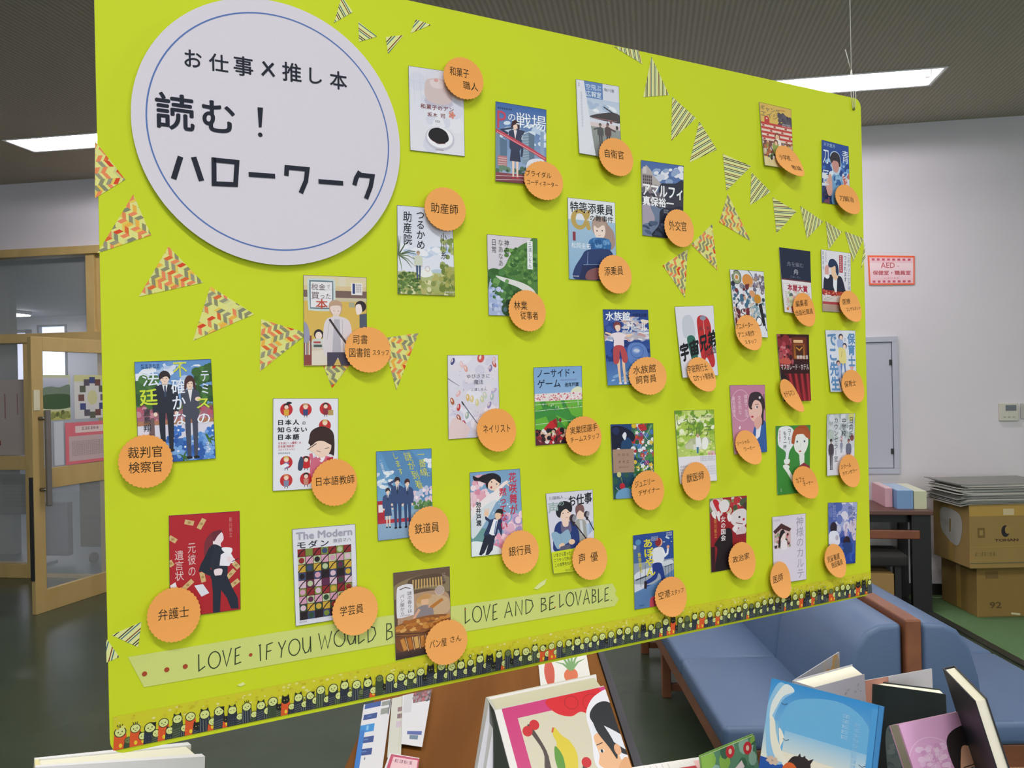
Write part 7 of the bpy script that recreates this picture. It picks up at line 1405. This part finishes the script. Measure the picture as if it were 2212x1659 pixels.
# thick paperback behind
D_ = Book('thick_paperback', [top(1759, 1485, .45), top(1867, 1456, .45), top(1841, 1435, .45), top(1712, 1470, .45)], [(0, -.1, -1)]*4, .176, 'thick grey white paperback standing open behind the blue book', 'b9bac4', ct=.0008)
def d_art(c): c.bg('a9abb6', 'b9bac6'); c.blobs(58, 8, 92, 18, ['8f919c', '9a9ca6'], 10, 2.2, .5); c.blobs(30, 34, 90, 52, ['24242c', '33343e', '6a6c78'], 26, 5, .5); c.scrib(20, 60, 80, 90, '6a6c78', 3, 8)
D_.art(d_art, 140)
def flap(bk, p_in, p_out, h, dz, length, m, name='open_flap', draw=None, H_=100):
    a = top(*p_in, h); b_ = top(*p_out, h); D = Vector((0, dz, -1)).normalized()
    mb = MB(); n = (b_-a).cross(D).normalized()*.0006
    for o_ in (n, -n): mb.v += [a+o_, b_+o_, b_+o_+D*length, a+o_+D*length]
    for f in ((0, 3, 2, 1), (4, 5, 6, 7), (0, 1, 5, 4), (1, 2, 6, 5), (2, 3, 7, 6), (3, 0, 4, 7)): mb.f.append(f); mb.sm.append(False)
    mb.build(name, m, bk.root)
    if draw:
        n2 = (b_-a).cross(D).normalized(); n2 = n2 if n2.y < 0 else -n2; c = Canvas(100, H_); draw(c)
        c.build('flap_print', lambda u, v, e: a.lerp(b_, u)+D*(length*v)+n2*e, PRINT, parent=bk.root, base=.001, step=1e-5)
GREYP = mat('grey_flap', 'a9a9ae', .6)
flap(D_, (1712, 1471), (1812, 1408), .45, -.02, .172, GREYP, draw=lambda c: (c.bg('a3a2aa', '8f9098'), c.blobs(66, 4, 98, 30, ['b08a5a', 'a8a2a0', '9a8a78'], 20, 7)))
# dark green paperback with open flap
E_ = Book('dark_green_book', [top(1867, 1475, .477), top(2043, 1500, .477), top(2031, 1488, .477), top(1868, 1468, .477)], [(-.02, -.1, -1)]*4, .150, 'dark green book with pale blurred drawing between two others', '243030', ct=.0012)
def e_art(c): c.bg('25302f', '1f2a2c'); c.curve([(26, 50), (40, 44), (62, 44), (70, 56), (64, 80), (62, 110), (30, 112), (24, 80)], '5f7070', n=6); c.blobs(28, 48, 66, 108, ['6f8080', '55696a', '4a5c5e'], 40, 5, .6); c.curve([(30, 112), (50, 108), (64, 116), (60, 150), (28, 150)], '2a4a46')
E_.art(e_art, 118)
flap(E_, (1868, 1470), (2012, 1444), .470, -.04, .15, mat('pale_flap', 'c0bfc2', .6), draw=lambda c: (c.bg('c3c2c6', 'b4b4b8'), c.rect(0, 0, 34, 60, 'c08a78'), c.scrib(62, 26, 92, 34, '6a6a74', 2, 4)))
# pink comic
F_ = frame_book('pink_comic', (1941, 1565), (2102, 1531), .458, 25, .018, .168, 'pink comic book with a dark haired woman, lower right corner', 'd9a9cc', 'a8a493')
def f_art(c0):
    c = Shift(c0, -15, 0)
    c0.bg('dba8cf', 'd69cc4')
    c.ring(42, 72, 30, 1, 'e8c8e0', ry=42); c.blobs(26, 44, 60, 100, ['e3b8d8', 'd39cc6', 'e6c4de'], 60, 4)
    c.curve([(70, 40), (84, 26), (110, 28), (120, 80), (112, 150), (96, 150), (88, 110), (80, 84), (72, 120), (66, 84)], '2c2628', n=8); c.curve([(74, 60), (88, 52), (104, 70), (106, 110), (92, 150), (78, 150), (68, 118), (68, 84)], 'eab494', n=8)
    c.curve([(66, 44), (78, 28), (100, 24), (114, 44), (108, 80), (96, 62), (84, 56), (76, 76), (68, 100), (64, 78)], '30282a', n=8); c.ell(95, 40, 3, 3.6, 'e6e0e2')
    c.ell(86, 97, 7, 5, 'ecebe6'); c.ell(87, 97, 4, 5, '4a5a54'); c.ell(88, 95, 1.4, 1.6, 'e8eae8'); c.line([(76, 90), (94, 88)], 1.6, '2c2426'); c.ell(70, 106, 4, 5, 'ecebe6'); c.ell(70, 106, 3, 4.6, '4a5a54'); c.line([(66, 96), (74, 98)], 1.4, '2c2426'); c.ell(98, 116, 8, 5, 'e08a78')
    c.text('健康で', 46, 48, 54, 74, 'ecd4e6', vert=True); c.text('文化的な', 36, 50, 44, 90, 'ecd4e6', vert=True)
F_.art(f_art, 230)
# dark book seen from its fore-edge
G_ = Book('dark_hardcover', [top(2036, 1443, .408), top(2105, 1514, .408), top(2132, 1508, .408), top(2062, 1437, .408)], [(.1, -.40, -.91)]*4, .19, 'dark hardcover standing edge on, its pale fore edge towards the viewer', '1e2228', ct=.0022)
def g_art(c): c.bg('1d2428'); c.blobs(4, 8, 60, 60, ['3a3f42', '2c3236', '555a5c'], 30, 6); c.scrib(70, 20, 80, 120, '6a7478', 12, 5)
G_.art(g_art, 140)
# patterned paperback and white magazine at the bottom
H_b = Book('patterned_paperback', [top(1513, 1637, .473), top(1629, 1589, .473), top(1626, 1584, .473), top(1509, 1632, .473)], [(.05, -.3, -.95)]*4, .152, 'green patterned paperback with red flowers beside the blue book', '6fa04a', ct=.001)
def h_art(c):
    c.bg('5c8a6a'); c.blobs(0, 0, 100, 140, ['4a7a5c', '6fa070', '8fb4a0', 'a9c4c0', '3f6a50', '88b44c'], 70, 9)
    for x, y in ((52, 6), (84, 10), (20, 40), (70, 60)): c.ell(x, y, 8, 7, 'c83038'); c.ell(x, y, 3, 3, 'e6c8b0')
    c.poly([(22, 40), (70, 20), (74, 28), (26, 52)], 'e3d6d2'); c.curve([(50, 46), (76, 40), (84, 64), (56, 70)], '4a8a80'); c.scrib(30, 38, 66, 42, '8a7a7a', 1, 4)
H_b.art(h_art, 140)
mg = empty('white_magazine', (.25, .86, 1.09), 'white ruled sheet with red print lying at the bottom edge', 'magazine', 'books standing on the display table')
Q = [top(1330, 1664, .50), top(1524, 1634, .50)]; Dm = Vector((.1, -.9, -.12)).normalized()*.15
mb = MB(); zt = Vector((0, 0, -.006))
for o_ in (Vector((0, 0, 0)), zt): mb.v += [Q[0]+o_, Q[1]+o_, Q[1]+o_+Dm, Q[0]+o_+Dm]
for f in ((0, 3, 2, 1), (4, 5, 6, 7), (0, 1, 5, 4), (1, 2, 6, 5), (2, 3, 7, 6), (3, 0, 4, 7)): mb.f.append(f); mb.sm.append(False)
mb.build('page_stack', PAGE, mg)
c = Canvas(100, 90); c.bg('dcdad8')
for k in range(9): c.line([(4+k*6.5, 2), (2+k*6.5, 60)], .5, 'a8a4a8')
c.rect(66, 10, 90, 60, 'b8303c'); c.rect(84, 4, 94, 20, 'e0b4b4'); c.build('printed_page', lambda u, v, e: Q[0].lerp(Q[1], u)+Dm*v+Vector((0, 0, e)), PRINT, parent=mg, base=.0006, step=2e-5)
riser(.235, .27, .82, .855, 1.0695, 'white riser under the white ruled sheet')
bpy.data.objects.remove(_to, do_unlink=True)
